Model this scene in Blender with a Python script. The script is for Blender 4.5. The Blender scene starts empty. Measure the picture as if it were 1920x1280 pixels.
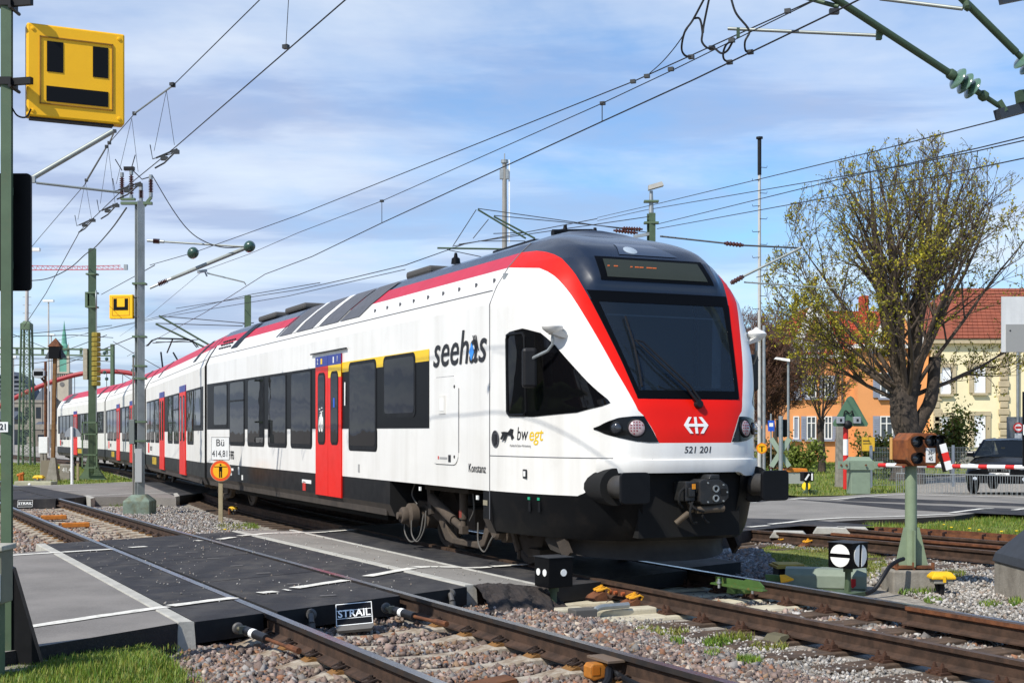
import bpy, bmesh, math, random
import numpy as np
from math import radians, sin, cos, pi, sqrt, atan2
from mathutils import Vector, Matrix
random.seed(5)
RNG = np.random.default_rng(7)
scn = bpy.context.scene
COL = scn.collection
# ------------------------------------------------------------------ camera, sky, sun, exposure
EYE = 1.64          # eye height above the train's rail level
F, HX, HY = 2500.0, 960.0, 808.0
cam_d = bpy.data.cameras.new('camera')
cam_d.sensor_width = 36.0
cam_d.lens = F / 1920 * 36
cam_d.shift_y = (HY - 640) / 1920
cam_d.clip_end = 5000
cam = bpy.data.objects.new('camera', cam_d)
cam.location = (0, 0, EYE)
cam.rotation_euler = (radians(90), 0, 0)
COL.objects.link(cam)
scn.camera = cam

SUN_EL = 48.0
SUN_AZ = Vector((-0.66, -0.75))          # horizontal direction towards the sun
SUN_AZ.normalize()
S_DIR = Vector((SUN_AZ.x * cos(radians(SUN_EL)), SUN_AZ.y * cos(radians(SUN_EL)), sin(radians(SUN_EL))))
sd = bpy.data.lights.new('sun', 'SUN')
sd.energy = 5.0
sd.angle = radians(0.53)
sd.color = (1.0, 0.955, 0.88)
so = bpy.data.objects.new('sun', sd)
so.rotation_euler = S_DIR.to_track_quat('Z', 'Y').to_euler()
so.location = (-20, -20, 40)
COL.objects.link(so)

w = bpy.data.worlds.new('World')
scn.world = w
w.use_nodes = True
nt = w.node_tree
nt.nodes.clear()
def N(nt, typ, **kw):
    n = nt.nodes.new(typ)
    for k, v in kw.items():
        setattr(n, k, v)
    return n
def L(nt, a, b):
    nt.links.new(a, b)
sky = N(nt, 'ShaderNodeTexSky', sky_type='NISHITA', sun_disc=False)
sky.sun_elevation = radians(SUN_EL)
sky.sun_rotation = atan2(S_DIR.x, S_DIR.y)
sky.altitude = 400
sky.air_density = 1.0
sky.dust_density = 0.6
sky.ozone_density = 1.6
tc = N(nt, 'ShaderNodeTexCoord')
sep = N(nt, 'ShaderNodeSeparateXYZ')
L(nt, tc.outputs['Generated'], sep.inputs[0])
def M(op, a, b=None, nt=nt, clamp=False):
    n = nt.nodes.new('ShaderNodeMath')
    n.operation = op
    n.use_clamp = clamp
    for i, v in enumerate((a, b)):
        if v is None: continue
        if isinstance(v, (int, float)): n.inputs[i].default_value = v
        else: nt.links.new(v, n.inputs[i])
    return n.outputs[0]
zc = M('MAXIMUM', M('ADD', sep.outputs[2], 0.10), 0.03)
cx = M('DIVIDE', sep.outputs[0], zc)
cy = M('DIVIDE', sep.outputs[1], zc)
comb = N(nt, 'ShaderNodeCombineXYZ')
L(nt, cx, comb.inputs[0]); L(nt, cy, comb.inputs[1])
def noise(vec, scale, detail, rough, loc=(0, 0, 0), sc=(1, 1, 1), dist=0.0, nt=nt):
    mp = N(nt, 'ShaderNodeMapping')
    mp.inputs['Location'].default_value = loc
    mp.inputs['Scale'].default_value = sc
    L(nt, vec, mp.inputs[0])
    t = N(nt, 'ShaderNodeTexNoise')
    t.inputs['Scale'].default_value = scale
    t.inputs['Detail'].default_value = detail
    t.inputs['Roughness'].default_value = rough
    t.inputs['Distortion'].default_value = dist
    L(nt, mp.outputs[0], t.inputs['Vector'])
    return t.outputs[0]
def ramp(fac, stops, nt=nt):
    r = N(nt, 'ShaderNodeValToRGB')
    els = r.color_ramp.elements
    while len(els) < len(stops): els.new(0.5)
    for e, (p, c) in zip(els, stops):
        e.position = p
        e.color = c if len(c) == 4 else (*c, 1)
    L(nt, fac, r.inputs[0])
    return r.outputs[0]
n1 = noise(comb.outputs[0], 0.62, 7, 0.56, (3.1, 1.7, 0), (1.0, 0.62, 1), 0.25)
n2 = noise(comb.outputs[0], 1.5, 6, 0.6, (7.3, 4.1, 2.0), (0.8, 1.15, 1), 0.4)
cov = M('ADD', M('MULTIPLY', n1, 0.75), M('MULTIPLY', n2, 0.25))
low = M('SUBTRACT', 1.0, M('MULTIPLY', sep.outputs[2], 2.3), clamp=True)      # more veil towards the horizon
cov = M('ADD', cov, M('MULTIPLY', low, 0.13))
cov = M('ADD', cov, M('MULTIPLY', sep.outputs[0], -0.10))
cf = ramp(cov, [(0.46, (0, 0, 0)), (0.54, (.42, .42, .42)), (0.64, (.78, .78, .78)), (0.76, (.9, .9, .9))])
thick = noise(comb.outputs[0], 1.15, 6, 0.55, (1.2, 9.4, 5.0), (0.7, 1.4, 1), 0.3)
ccol = ramp(thick, [(0.38, (8.2, 8.9, 9.9)), (0.50, (7.0, 7.7, 9.2)), (0.58, (4.9, 5.6, 7.6)), (0.70, (4.3, 5.0, 7.0))])
mixn = N(nt, 'ShaderNodeMix', data_type='RGBA')
tint = N(nt, 'ShaderNodeMix', data_type='RGBA', blend_type='MULTIPLY')
tint.inputs[0].default_value = 1.0
L(nt, sky.outputs[0], tint.inputs[6])
tint.inputs[7].default_value = (1.05, 1.42, 1.72, 1)
L(nt, cf, mixn.inputs[0]); L(nt, tint.outputs[2], mixn.inputs[6]); L(nt, ccol, mixn.inputs[7])
bg = N(nt, 'ShaderNodeBackground')
bg.inputs['Strength'].default_value = 0.10
L(nt, mixn.outputs[2], bg.inputs[0])
wo = N(nt, 'ShaderNodeOutputWorld')
L(nt, bg.outputs[0], wo.inputs[0])
scn.view_settings.view_transform = 'Standard'
scn.view_settings.look = 'None'
scn.view_settings.gamma = 1
scn.view_settings.use_curve_mapping = False
scn.view_settings.exposure = 0.06
scn.render.engine = 'CYCLES'
scn.cycles.max_bounces = 6
scn.cycles.transparent_max_bounces = 12
scn.cycles.use_denoising = True

# ------------------------------------------------------------------ helpers
def lin(h):
    h = h.lstrip('#')
    o = []
    for i in (0, 2, 4):
        c = int(h[i:i + 2], 16) / 255
        o.append(c / 12.92 if c <= .04045 else ((c + .055) / 1.055) ** 2.4)
    return tuple(o)
MATS = {}
def mat(name, col, rough=.6, metal=0., var=.0, vscale=3., col2=None, bump=0., bscale=40., coat=0., spec=.5, emis=None, streak=None, dirt=None, attr=False, translucent=0.):
    """procedural principled material: base colour broken up by noise, fine bump, optional second colour / streaks"""
    if name in MATS: return MATS[name]
    if isinstance(col, str): col = lin(col)
    m = bpy.data.materials.new(name)
    m.use_nodes = True
    t = m.node_tree
    b = t.nodes['Principled BSDF']
    b.inputs['Roughness'].default_value = rough
    b.inputs['Metallic'].default_value = metal
    b.inputs['Specular IOR Level'].default_value = spec
    if coat: 
        b.inputs['Coat Weight'].default_value = coat
        b.inputs['Coat Roughness'].default_value = .06
    b.inputs['Base Color'].default_value = (*col, 1)
    tcn = t.nodes.new('ShaderNodeTexCoord')
    vec = tcn.outputs['Object']
    out = None
    if var or col2:
        f = noise(vec, vscale, 6, .62, nt=t)
        c2 = lin(col2) if isinstance(col2, str) else col2
        if c2 is None:
            a = tuple(max(0, x * (1 - var)) for x in col); bb = tuple(min(1, x * (1 + var)) for x in col)
            out = ramp(f, [(.3, a), (.7, bb)], nt=t)
        else:
            k = tuple(x * (1 - var) for x in col)
            out = ramp(f, [(.34, k), (.46, col), (.60, c2)], nt=t)
    if attr:
        a = t.nodes.new('ShaderNodeAttribute'); a.attribute_name = 'tint'
        mx = t.nodes.new('ShaderNodeMix'); mx.data_type = 'RGBA'; mx.blend_type = 'MULTIPLY'; mx.inputs[0].default_value = 1
        if out is not None: t.links.new(out, mx.inputs[6])
        else: mx.inputs[6].default_value = (*col, 1)
        t.links.new(a.outputs['Color'], mx.inputs[7]); out = mx.outputs[2]
    if streak:
        sc_, amt, c3 = streak
        f = noise(vec, 1.0, 5, .6, sc=sc_, nt=t)
        fr = ramp(f, [(.45, (0, 0, 0)), (.72, (amt,) * 3)], nt=t)
        mx = t.nodes.new('ShaderNodeMix'); mx.data_type = 'RGBA'
        t.links.new(fr, mx.inputs[0])
        if out is not None: t.links.new(out, mx.inputs[6])
        else: mx.inputs[6].default_value = (*col, 1)
        mx.inputs[7].default_value = (*(lin(c3) if isinstance(c3, str) else c3), 1)
        out = mx.outputs[2]
    if dirt:
        sc_, lo, hi, amt, c3 = dirt
        f = noise(vec, sc_, 8, .7, loc=(4, 2, 7), nt=t)
        fr = ramp(f, [(lo, (0, 0, 0)), (hi, (amt,) * 3)], nt=t)
        mx = t.nodes.new('ShaderNodeMix'); mx.data_type = 'RGBA'
        t.links.new(fr, mx.inputs[0])
        if out is not None: t.links.new(out, mx.inputs[6])
        else: mx.inputs[6].default_value = (*col, 1)
        mx.inputs[7].default_value = (*(lin(c3) if isinstance(c3, str) else c3), 1)
        out = mx.outputs[2]
    if out is not None: t.links.new(out, b.inputs['Base Color'])
    if var:
        rr = t.nodes.new('ShaderNodeMapRange')
        f = noise(vec, vscale * 2.3, 5, .6, loc=(3, 8, 1), nt=t)
        t.links.new(f, rr.inputs[0])
        rr.inputs[3].default_value = max(.02, rough - .1); rr.inputs[4].default_value = min(1, rough + .12)
        t.links.new(rr.outputs[0], b.inputs['Roughness'])
    if bump:
        f = noise(vec, bscale, 5, .65, nt=t)
        bn = t.nodes.new('ShaderNodeBump'); bn.inputs['Strength'].default_value = bump; bn.inputs['Distance'].default_value = .01
        t.links.new(f, bn.inputs['Height']); t.links.new(bn.outputs[0], b.inputs['Normal'])
    if emis:
        b.inputs['Emission Color'].default_value = (*emis[0], 1); b.inputs['Emission Strength'].default_value = emis[1]
    if translucent:
        b.inputs['Subsurface Weight'].default_value = 0
        tr = t.nodes.new('ShaderNodeBsdfTranslucent'); ms = t.nodes.new('ShaderNodeMixShader'); ms.inputs[0].default_value = translucent
        if out is not None: t.links.new(out, tr.inputs[0])
        else: tr.inputs[0].default_value = (*col, 1)
        t.links.new(b.outputs[0], ms.inputs[1]); t.links.new(tr.outputs[0], ms.inputs[2])
        t.links.new(ms.outputs[0], t.nodes['Material Output'].inputs[0])
    MATS[name] = m
    return m

class MB:
    """collects geometry for ONE mesh object"""
    def __init__(s): s.v = []; s.f = []; s.m = []
    def add(s, vs, fs, mi=0):
        o = len(s.v)
        s.v += [tuple(map(float, p)) for p in vs]
        s.f += [tuple(i + o for i in f) for f in fs]
        s.m += [mi] * len(fs)
        return s
    def box(s, x0, x1, y0, y1, z0, z1, mi=0):
        vs = [(x, y, z) for z in (z0, z1) for y in (y0, y1) for x in (x0, x1)]
        return s.add(vs, [(0, 2, 3, 1), (4, 5, 7, 6), (0, 1, 5, 4), (1, 3, 7, 5), (3, 2, 6, 7), (2, 0, 4, 6)], mi)
    def cbox(s, c, size, mi=0, rz=0, R=None):
        hx, hy, hz = (q / 2 for q in size)
        R = R or Matrix.Rotation(rz, 3, 'Z')
        c = Vector(c)
        vs = [c + R @ Vector((x, y, z)) for z in (-hz, hz) for y in (-hy, hy) for x in (-hx, hx)]
        return s.add(vs, [(0, 2, 3, 1), (4, 5, 7, 6), (0, 1, 5, 4), (1, 3, 7, 5), (3, 2, 6, 7), (2, 0, 4, 6)], mi)
    def beam(s, p, q, a, b, mi=0, up=(0, 0, 1)):
        """rectangular bar from p to q, a wide, b tall"""
        p, q = Vector(p), Vector(q)
        t = (q - p).normalized(); u = Vector(up)
        x = t.cross(u)
        if x.length < 1e-4: x = t.cross(Vector((1, 0, 0)))
        x.normalize(); y = x.cross(t)
        vs = []
        for e in (p, q):
            for i, j in ((-1, -1), (1, -1), (1, 1), (-1, 1)): vs.append(e + x * (a / 2 * i) + y * (b / 2 * j))
        return s.add(vs, [(3, 2, 1, 0), (4, 5, 6, 7), (0, 1, 5, 4), (1, 2, 6, 5), (2, 3, 7, 6), (3, 0, 4, 7)], mi)
    def cyl(s, p, q, r, r2=None, n=10, mi=0, caps=True):
        return s.tube([p, q], [r, r if r2 is None else r2], n, mi, caps)
    def tube(s, pts, r, n=8, mi=0, caps=True):
        pts = [Vector(p) for p in pts]
        rs = r if isinstance(r, (list, tuple)) else [r] * len(pts)
        k = len(pts); vs = []; ref = None
        for i in range(k):
            t = (pts[min(i + 1, k - 1)] - pts[max(i - 1, 0)])
            t = t.normalized() if t.length > 1e-9 else Vector((0, 0, 1))
            if ref is None: ref = t.orthogonal().normalized()
            else:
                ref = ref - t * ref.dot(t)
                ref = ref.normalized() if ref.length > 1e-6 else t.orthogonal().normalized()
            b = t.cross(ref)
            for j in range(n):
                a = 2 * pi * j / n
                vs.append(pts[i] + (ref * cos(a) + b * sin(a)) * rs[i])
        fs = [(i * n + j, i * n + (j + 1) % n, (i + 1) * n + (j + 1) % n, (i + 1) * n + j) for i in range(k - 1) for j in range(n)]
        if caps: fs += [tuple(range(n - 1, -1, -1)), tuple((k - 1) * n + j for j in range(n))]
        return s.add(vs, fs, mi)
    def lathe(s, prof, n=16, o=(0, 0, 0), axis=(0, 0, 1), mi=0):
        """prof: (radius, distance along axis)"""
        a = Vector(axis).normalized(); x = a.orthogonal().normalized(); y = a.cross(x); o = Vector(o)
        vs = [o + a * z + (x * cos(2 * pi * j / n) + y * sin(2 * pi * j / n)) * r for r, z in prof for j in range(n)]
        k = len(prof)
        fs = [(i * n + j, i * n + (j + 1) % n, (i + 1) * n + (j + 1) % n, (i + 1) * n + j) for i in range(k - 1) for j in range(n)]
        fs += [tuple(range(n - 1, -1, -1)), tuple((k - 1) * n + j for j in range(n))]
        return s.add(vs, fs, mi)
    def prism(s, poly, fr, d0, d1, mi=0):
        """2-D outline poly placed by fr(a, b, depth), between depths d0 and d1"""
        n = len(poly)
        vs = [fr(a, b, d0) for a, b in poly] + [fr(a, b, d1) for a, b in poly]
        return s.add(vs, [tuple(range(n - 1, -1, -1)), tuple(range(n, 2 * n))] + [(i, (i + 1) % n, n + (i + 1) % n, n + i) for i in range(n)], mi)
    def sheet(s, rows, mi=0, flip=False):
        """grid of points rows[i][j]"""
        k, n = len(rows), len(rows[0])
        fs = [(i * n + j, i * n + j + 1, (i + 1) * n + j + 1, (i + 1) * n + j) for i in range(k - 1) for j in range(n - 1)]
        if flip: fs = [f[::-1] for f in fs]
        return s.add([p for r_ in rows for p in r_], fs, mi)
    def build(s, name, mats, parent=None, smooth=False, bevel=0., loc=None, rz=0, fix=True, kind=None):
        me = bpy.data.meshes.new(name)
        me.from_pydata(s.v, [], s.f)
        if not isinstance(mats, (list, tuple)): mats = [mats]
        for m_ in mats: me.materials.append(m_)
        if len(mats) > 1: me.polygons.foreach_set('material_index', s.m)
        if fix:
            bm = bmesh.new(); bm.from_mesh(me); bmesh.ops.recalc_face_normals(bm, faces=bm.faces); bm.to_mesh(me); bm.free()
        if smooth:
            me.polygons.foreach_set('use_smooth', [True] * len(me.polygons))
            if smooth != 'all':
                me.set_sharp_from_angle(angle=radians(38 if smooth is True else smooth))
        me.update()
        o = bpy.data.objects.new(name, me)
        COL.objects.link(o)
        if parent is not None: o.parent = parent
        if loc is not None: o.location = loc
        o.rotation_euler.z = rz
        if bevel:
            md = o.modifiers.new('bevel', 'BEVEL'); md.width = bevel; md.segments = 2; md.limit_method = 'ANGLE'; md.angle_limit = radians(40)
        if kind: o['kind'] = kind
        return o
def tag(o, label, cat, group=None):
    o['label'] = label; o['category'] = cat
    if group: o['group'] = group
    return o
def thing(name, label, cat, loc=(0, 0, 0), rz=0, group=None):
    o = bpy.data.objects.new(name, None)
    o.empty_display_size = .2
    COL.objects.link(o)
    o.location = loc; o.rotation_euler.z = rz
    return tag(o, label, cat, group)
def copy_tree(o, parent=None, loc=None, rz=None, label=None):
    c = o.copy(); COL.objects.link(c); c.parent = parent
    if loc is not None: c.location = loc
    if rz is not None: c.rotation_euler.z = rz
    if label: c['label'] = label
    for ch in list(o.children):
        copy_tree(ch, c)
    return c
def text(name, body, size, m, parent, origin, xdir, ydir, shear=0., bold=0., xs=1., align='CENTER', depth=.0015, mapf=None, fit=None):
    """lettering as a thin mesh: origin = anchor point, xdir/ydir = baseline and up directions"""
    cu = bpy.data.curves.new(name, 'FONT')
    cu.body = body; cu.size = size; cu.shear = shear; cu.offset = bold; cu.align_x = align; cu.align_y = 'CENTER'; cu.extrude = depth; cu.resolution_u = 3
    to = bpy.data.objects.new(name, cu); COL.objects.link(to)
    dg = bpy.context.evaluated_depsgraph_get()
    me = bpy.data.meshes.new_from_object(to.evaluated_get(dg))
    bpy.data.objects.remove(to)
    x = Vector(xdir).normalized(); y = Vector(ydir).normalized(); z = x.cross(y)
    o_ = Vector(origin)
    if fit:
        xx = [vt.co.x for vt in me.vertices]; xs = fit / (max(xx) - min(xx))
    for vt in me.vertices:
        c = vt.co
        vt.co = mapf(c.x * xs, c.y, c.z) if mapf else o_ + x * (c.x * xs) + y * c.y + z * c.z
    me.materials.clear(); me.materials.append(m)
    o = bpy.data.objects.new(name, me); COL.objects.link(o)
    if parent is not None: o.parent = parent
    return o
def spline(pts, n=5):
    P = [Vector(p) for p in pts]; P = [P[0] * 2 - P[1]] + P + [P[-1] * 2 - P[-2]]; out = []
    for i in range(1, len(P) - 2):
        for k in range(n):
            t = k / n; a, b, c, d = P[i - 1:i + 3]
            out.append(.5 * ((2 * b) + (c - a) * t + (2 * a - 5 * b + 4 * c - d) * t * t + (3 * b - a - 3 * c + d) * t ** 3))
    return out + [P[-2]]
# ------------------------------------------------------------------ lie of the land (rail level falls gently away from the camera)
def near_level(Y): return .24 - .008 * Y if Y < 35 else -.04 - .0035 * (Y - 35)
def train_level(Y): return -.0035 * max(0., Y - 25)
N_D = Vector((-.495, 1)).normalized(); N_V = Vector((N_D.y, -N_D.x)); N_O = Vector((4.27, 0))
def ntrack(tau, u): return N_O + N_D * tau + N_V * u
def ntu(X, Y):
    p = Vector((X, Y)) - N_O
    return p.dot(N_D), p.dot(N_V)
def zg(X, Y):
    u = (X - N_O.x) * N_V.x + Y * N_V.y
    t = min(1, max(0, (u - 1.7) / 1.25)); t = t * t * (3 - 2 * t)
    return near_level(Y) * (1 - t) + train_level(Y) * t
def gp(px, py, dz=0., off=0.):
    """point of the rail-level surface (or OFF metres above it) on the sight line through a photo pixel"""
    z = 0.
    for _ in range(12):
        Y = (EYE - z) * F / max(py - HY, 2.0)
        X = (px - HX) / F * Y
        z = zg(X, Y) + off
    return Vector((X, Y, z + dz))
def at(px, py, Y): return Vector(((px - HX) / F * Y, Y, EYE - (py - HY) / F * Y))
# ------------------------------------------------------------------ materials of the ground
m_gravel = mat('fine_gravel', '#8f887d', .95, var=.3, vscale=7, col2='#a49c90', bump=1., bscale=55, dirt=(30, .5, .62, .6, '#5f584f'))
m_asph = mat('asphalt', '#78736d', .9, var=.2, vscale=1.3, streak=((.9, .5, 1), .55, '#5c5853'), bump=.35, bscale=160, dirt=(90, .52, .66, .45, '#a7a29a'))
m_asph2 = mat('worn_asphalt', '#807b73', .9, var=.18, vscale=1.0, streak=((.8, .4, 1), .5, '#65615b'), bump=.3, bscale=160, dirt=(90, .52, .66, .4, '#aaa59d'))
m_tar = mat('dark_tar', '#322b27', .95, var=.3, vscale=9, bump=1.2, bscale=50, dirt=(60, .55, .7, .4, '#5d5048'))
m_rubber = mat('crossing_rubber', '#2d2c2e', .78, var=.25, vscale=2.2, bump=.3, bscale=90, dirt=(3.0, .5, .72, .55, '#5a554e'), streak=((3.2, .5, 1), .55, '#504d4a'), spec=.3)
m_rubber_side = mat('rubber_side', '#1b1a19', .85, var=.3, vscale=6)
m_kerb = mat('kerb_concrete', '#aaa79d', .85, var=.18, vscale=5, bump=.3, bscale=60, dirt=(14, .52, .7, .4, '#7d786e'))
m_paint = mat('road_paint', '#dcd8cc', .75, var=.14, vscale=9, dirt=(14, .5, .66, .6, '#8d8880'))
m_paintold = mat('faded_mark', '#77736e', .8, var=.2, vscale=9)
m_railtop = mat('polished_rail', '#9fa3ab', .28, 1., var=.12, vscale=4)
m_railside = mat('rail_steel', '#3f3c3b', .5, .5, var=.25, vscale=6, col2='#4a3f37')
m_railrust = mat('rail_rust', '#3d2c20', .85, .1, var=.35, vscale=7, col2='#4d382a', bump=.4, bscale=60)
m_rust = mat('rust', '#5e3820', .88, .05, var=.35, vscale=9, col2='#734628', bump=.5, bscale=50)
m_sleeper = mat('sleeper_concrete', '#a39886', .9, var=.22, vscale=5, bump=.5, bscale=45, col2='#aea493', dirt=(7, .44, .62, .8, '#6f5a44'))
m_sleeper2 = mat('pale_concrete', '#bdb49c', .85, var=.15, vscale=4, bump=.3, bscale=45, dirt=(9, .54, .72, .5, '#8d7b5c'))
m_wood = mat('tarred_wood', '#4c3d30', .85, var=.4, vscale=4, col2='#5c4938', bump=.8, bscale=25, streak=((.6, 14, 6), .5, '#2c231c'))
m_clip = mat('spring_steel', '#3a2e27', .6, .5, var=.3, vscale=20)
m_clipplate = mat('guide_plate', '#7b5628', .8, var=.35, vscale=14)
m_grassb = mat('grass_base', '#5c6b22', .95, var=.4, vscale=6, col2='#7c7c36', bump=1.2, bscale=35)
m_soil = mat('earth', '#574836', .95, var=.35, vscale=8, bump=1., bscale=40)
m_white = mat('white_paint', '#e8e8e4', .5, var=.05, vscale=6)
m_black = mat('black_paint', '#141416', .5, var=.2, vscale=8, spec=.3)
m_galv = mat('galvanised_steel', '#9ba0a0', .5, .55, var=.15, vscale=7)
m_green = mat('mast_green', '#56694f', .6, var=.14, vscale=5, dirt=(6, .58, .75, .4, '#6c6a4c'))

# ------------------------------------------------------------------ ground sheet
def axis(lo, hi, fine_lo, fine_hi, step):
    a = list(np.arange(fine_lo, fine_hi + 1e-6, step))
    x, g = fine_lo, step
    left = []
    while x > lo: g *= 1.5; x -= g; left.append(max(x, lo))
    x, g = fine_hi, step
    right = []
    while x < hi: g *= 1.5; x += g; right.append(min(x, hi))
    return left[::-1] + a + right
gx = axis(-1500, 1500, -26, 26, .5); gy = axis(-60, 3000, 2, 60, .5)
def ground_z(X, Y): return zg(X, Y) - .235 if Y < 300 else zg(X, 300) - .235
mb = MB(); mb.sheet([[(x, y, ground_z(x, y)) for x in gx] for y in gy])
ground = mb.build('ground', m_gravel, smooth='all', fix=False); ground['kind'] = 'structure'

def strip_tu(name, us, lo, hi, m, dz=0., thick=.25, n=14, parent=None, kind=None):
    """slab in near-track coordinates between tau = lo(u) and hi(u)"""
    mb = MB(); top = []
    for i in range(n + 1):
        row = []
        for u in us:
            a = lo(u) + (hi(u) - lo(u)) * i / n
            p = ntrack(a, u); row.append((p.x, p.y, zg(p.x, p.y) + dz))
        top.append(row)
    mb.sheet(top)
    k = len(us)
    rim = [top[0][j] for j in range(k)] + [top[i][-1] for i in range(1, n + 1)] + [top[n][j] for j in range(k - 2, -1, -1)] + [top[i][0] for i in range(n - 1, 0, -1)]
    o = len(rim); vs = rim + [(x, y, z - thick) for x, y, z in rim]
    mb.add(vs, [(i, (i + 1) % o, o + (i + 1) % o, o + i) for i in range(o)], 1)
    ms = m if isinstance(m, list) else [m, m]
    ob = mb.build(name, ms, parent, fix=True)
    if kind: ob['kind'] = kind
    return ob
lo_l = lambda u: 14.32 + .69 * u - .95
hi_l = lambda u: 20.4 + .74 * u + .75
strip_tu('road', np.linspace(-14, -1.57, 16), lo_l, hi_l, [m_asph, m_tar], kind='structure')
strip_tu('road', np.linspace(1.66, 2.64, 8), lambda u: 13.75 + .45 * (u - 1.6), lambda u: 22.6 + .5 * (u - 1.6), [m_asph2, m_tar], kind='structure')
ne = [(1250, 1020), (1330, 1004), (1400, 994), (1470, 984), (1540, 978), (1620, 973), (1700, 971), (1790, 966), (1850, 958), (1930, 957), (2150, 960)]
fe = [(1250, 948), (1330, 944), (1420, 938), (1500, 931), (1560, 930), (1620, 926), (1700, 922.5), (1800, 922), (1930, 922), (2050, 920), (2200, 918)]
A_ = [gp(*p) for p in ne]; B_ = [gp(*p) for p in fe]
mb = MB(); mb.sheet([[(q.x, q.y, train_level(q.y) - .006) for q in (a.lerp(b, k / 8) for a, b in zip(A_, B_))] for k in range(9)])
mb.add([(p.x, p.y, train_level(p.y) - .006) for p in A_] + [(p.x, p.y, -.26) for p in A_], [(i, i + 1, len(A_) + i + 1, len(A_) + i) for i in range(len(A_) - 1)], 1)
o = mb.build('road', [m_asph2, m_tar]); o['kind'] = 'structure'
def flat(name, pl, m, dz, kind='structure'):
    P = [gp(*p) for p in pl]; mb = MB(); mb.add([(p.x, p.y, train_level(p.y) + dz) for p in P], [tuple(range(len(P)))])
    o = mb.build(name, m); o['kind'] = kind; return o
flat('road_band', [(1577, 938), (1611, 931), (1760, 937), (1920, 943.5), (2150, 951), (2150, 958), (1920, 948.5), (1760, 943)], m_rubber, -.001)
flat('road_band', [(1484, 935), (1703, 945), (1920, 953.5), (2150, 962), (2150, 974), (1858, 962.5), (1703, 955), (1577, 943)], m_rubber, -.001)
flat('road_band', [(1250, 985), (1380, 970), (1510, 973.5), (1640, 984), (1600, 988), (1500, 985), (1410, 993), (1300, 1006)], m_rubber, -.001)
flat('road_band', [(1250, 949), (1380, 946), (1490, 932), (1440, 930), (1330, 936)], m_rubber, -.001)

# dark earth ramp below the middle road strip
mb = MB(); rows = []
for i in range(33):
    u = 1.62 + 1.1 * i / 32
    a = ntrack(13.78 + .45 * (u - 1.6), u)
    r = []
    for j in range(22):
        b = -.9 * j / 21; dz = float(np.interp(-b, [0, .12, .32, .55, .85], [0, -.01, -.09, -.17, -.27])) + (random.uniform(-.012, .016) if j else 0)
        p = a + N_D * (b * (1 + .12 * sin(i * .7 + j * .3))) + N_V * (.10 * b)
        r.append((p.x, p.y, zg(p.x, p.y) + dz))
    rows.append(r)
mb.sheet(rows)
er = mb.build('embankment', m_tar); er['kind'] = 'structure'

# ------------------------------------------------------------------ painted lines (ribbons a few mm above the road)
def stripe(pts, width, m=m_paint, dz=.007, name='road_marking'):
    P = [gp(x, y) for x, y in pts]
    Q = []
    for a, b in zip(P[:-1], P[1:]):
        for k in range(6): Q.append(a.lerp(b, k / 6))
    Q.append(P[-1])
    rows = []
    for i, p in enumerate(Q):
        t = (Q[min(i + 1, len(Q) - 1)] - Q[max(i - 1, 0)]); n = Vector((-t.y, t.x, 0)).normalized()
        e = 1 + .12 * sin(i * 2.1)
        a = p + n * (width / 2 * e); b = p - n * (width / 2 * (1 + .1 * sin(i * 1.3 + 1)))
        rows.append([(a.x, a.y, zg(a.x, a.y) + dz), (b.x, b.y, zg(b.x, b.y) + dz)])
    mb = MB(); mb.sheet(rows)
    o = mb.build(name, m); o['kind'] = 'structure'
    return o
for pl in ([(-60, 1196), (30, 1179), (170, 1158), (312, 1137.5)], [(319, 1136), (439, 1120.5)], [(486, 1111.8), (517, 1109)], [(534, 1106.5), (541, 1106)], [(551, 1102.5), (649, 1087.5)],
           [(688, 1080.5), (773, 1065)], [(779, 1064), (850, 1063), (919, 1063)], [(922, 1062), (987, 1058)],
           [(-40, 1044), (24, 1041), (117, 1035)], [(119, 1035), (208, 1029.5)], [(243, 1026.3), (274, 1024.5)], [(367, 1013.8), (377, 1013.2)], [(411, 1011), (437, 1007)],
           [(1330, 997), (1383, 991.5)], [(1403, 988), (1440, 985)], [(1443, 982.5), (1470, 980)], [(1472, 980), (1510, 975)], [(1512, 975), (1580, 970.5), (1680, 968), (1785, 963.5)], [(1783, 961), (1840, 953.5), (1862, 953)], [(1900, 956), (1925, 953)],
           [(1380, 944), (1420, 942)], [(1484, 936), (1512, 933.5)], [(1560, 936.5), (1602, 932.5)], [(1604, 932), (1661, 928), (1703, 926.8), (1796, 929.5), (1990, 933)],
           [(448, 1004.5), (480, 1002), (560, 998.5), (612, 997)], [(614, 996.5), (666, 992.5)]):
    stripe(pl, .13)
for pl in ([(315, 1024.5), (334, 1023.5)], [(349, 1035.8), (371, 1035)], [(389, 1047.3), (411, 1046.6)], [(432, 1061.5), (455, 1060.5)], [(481, 1075.3), (507, 1074.3)], [(538, 1095.5), (564, 1094)], [(600, 1117.5), (630, 1116)]):
    stripe(pl, .035, m_paintold, .009, 'worn_marking')

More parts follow.
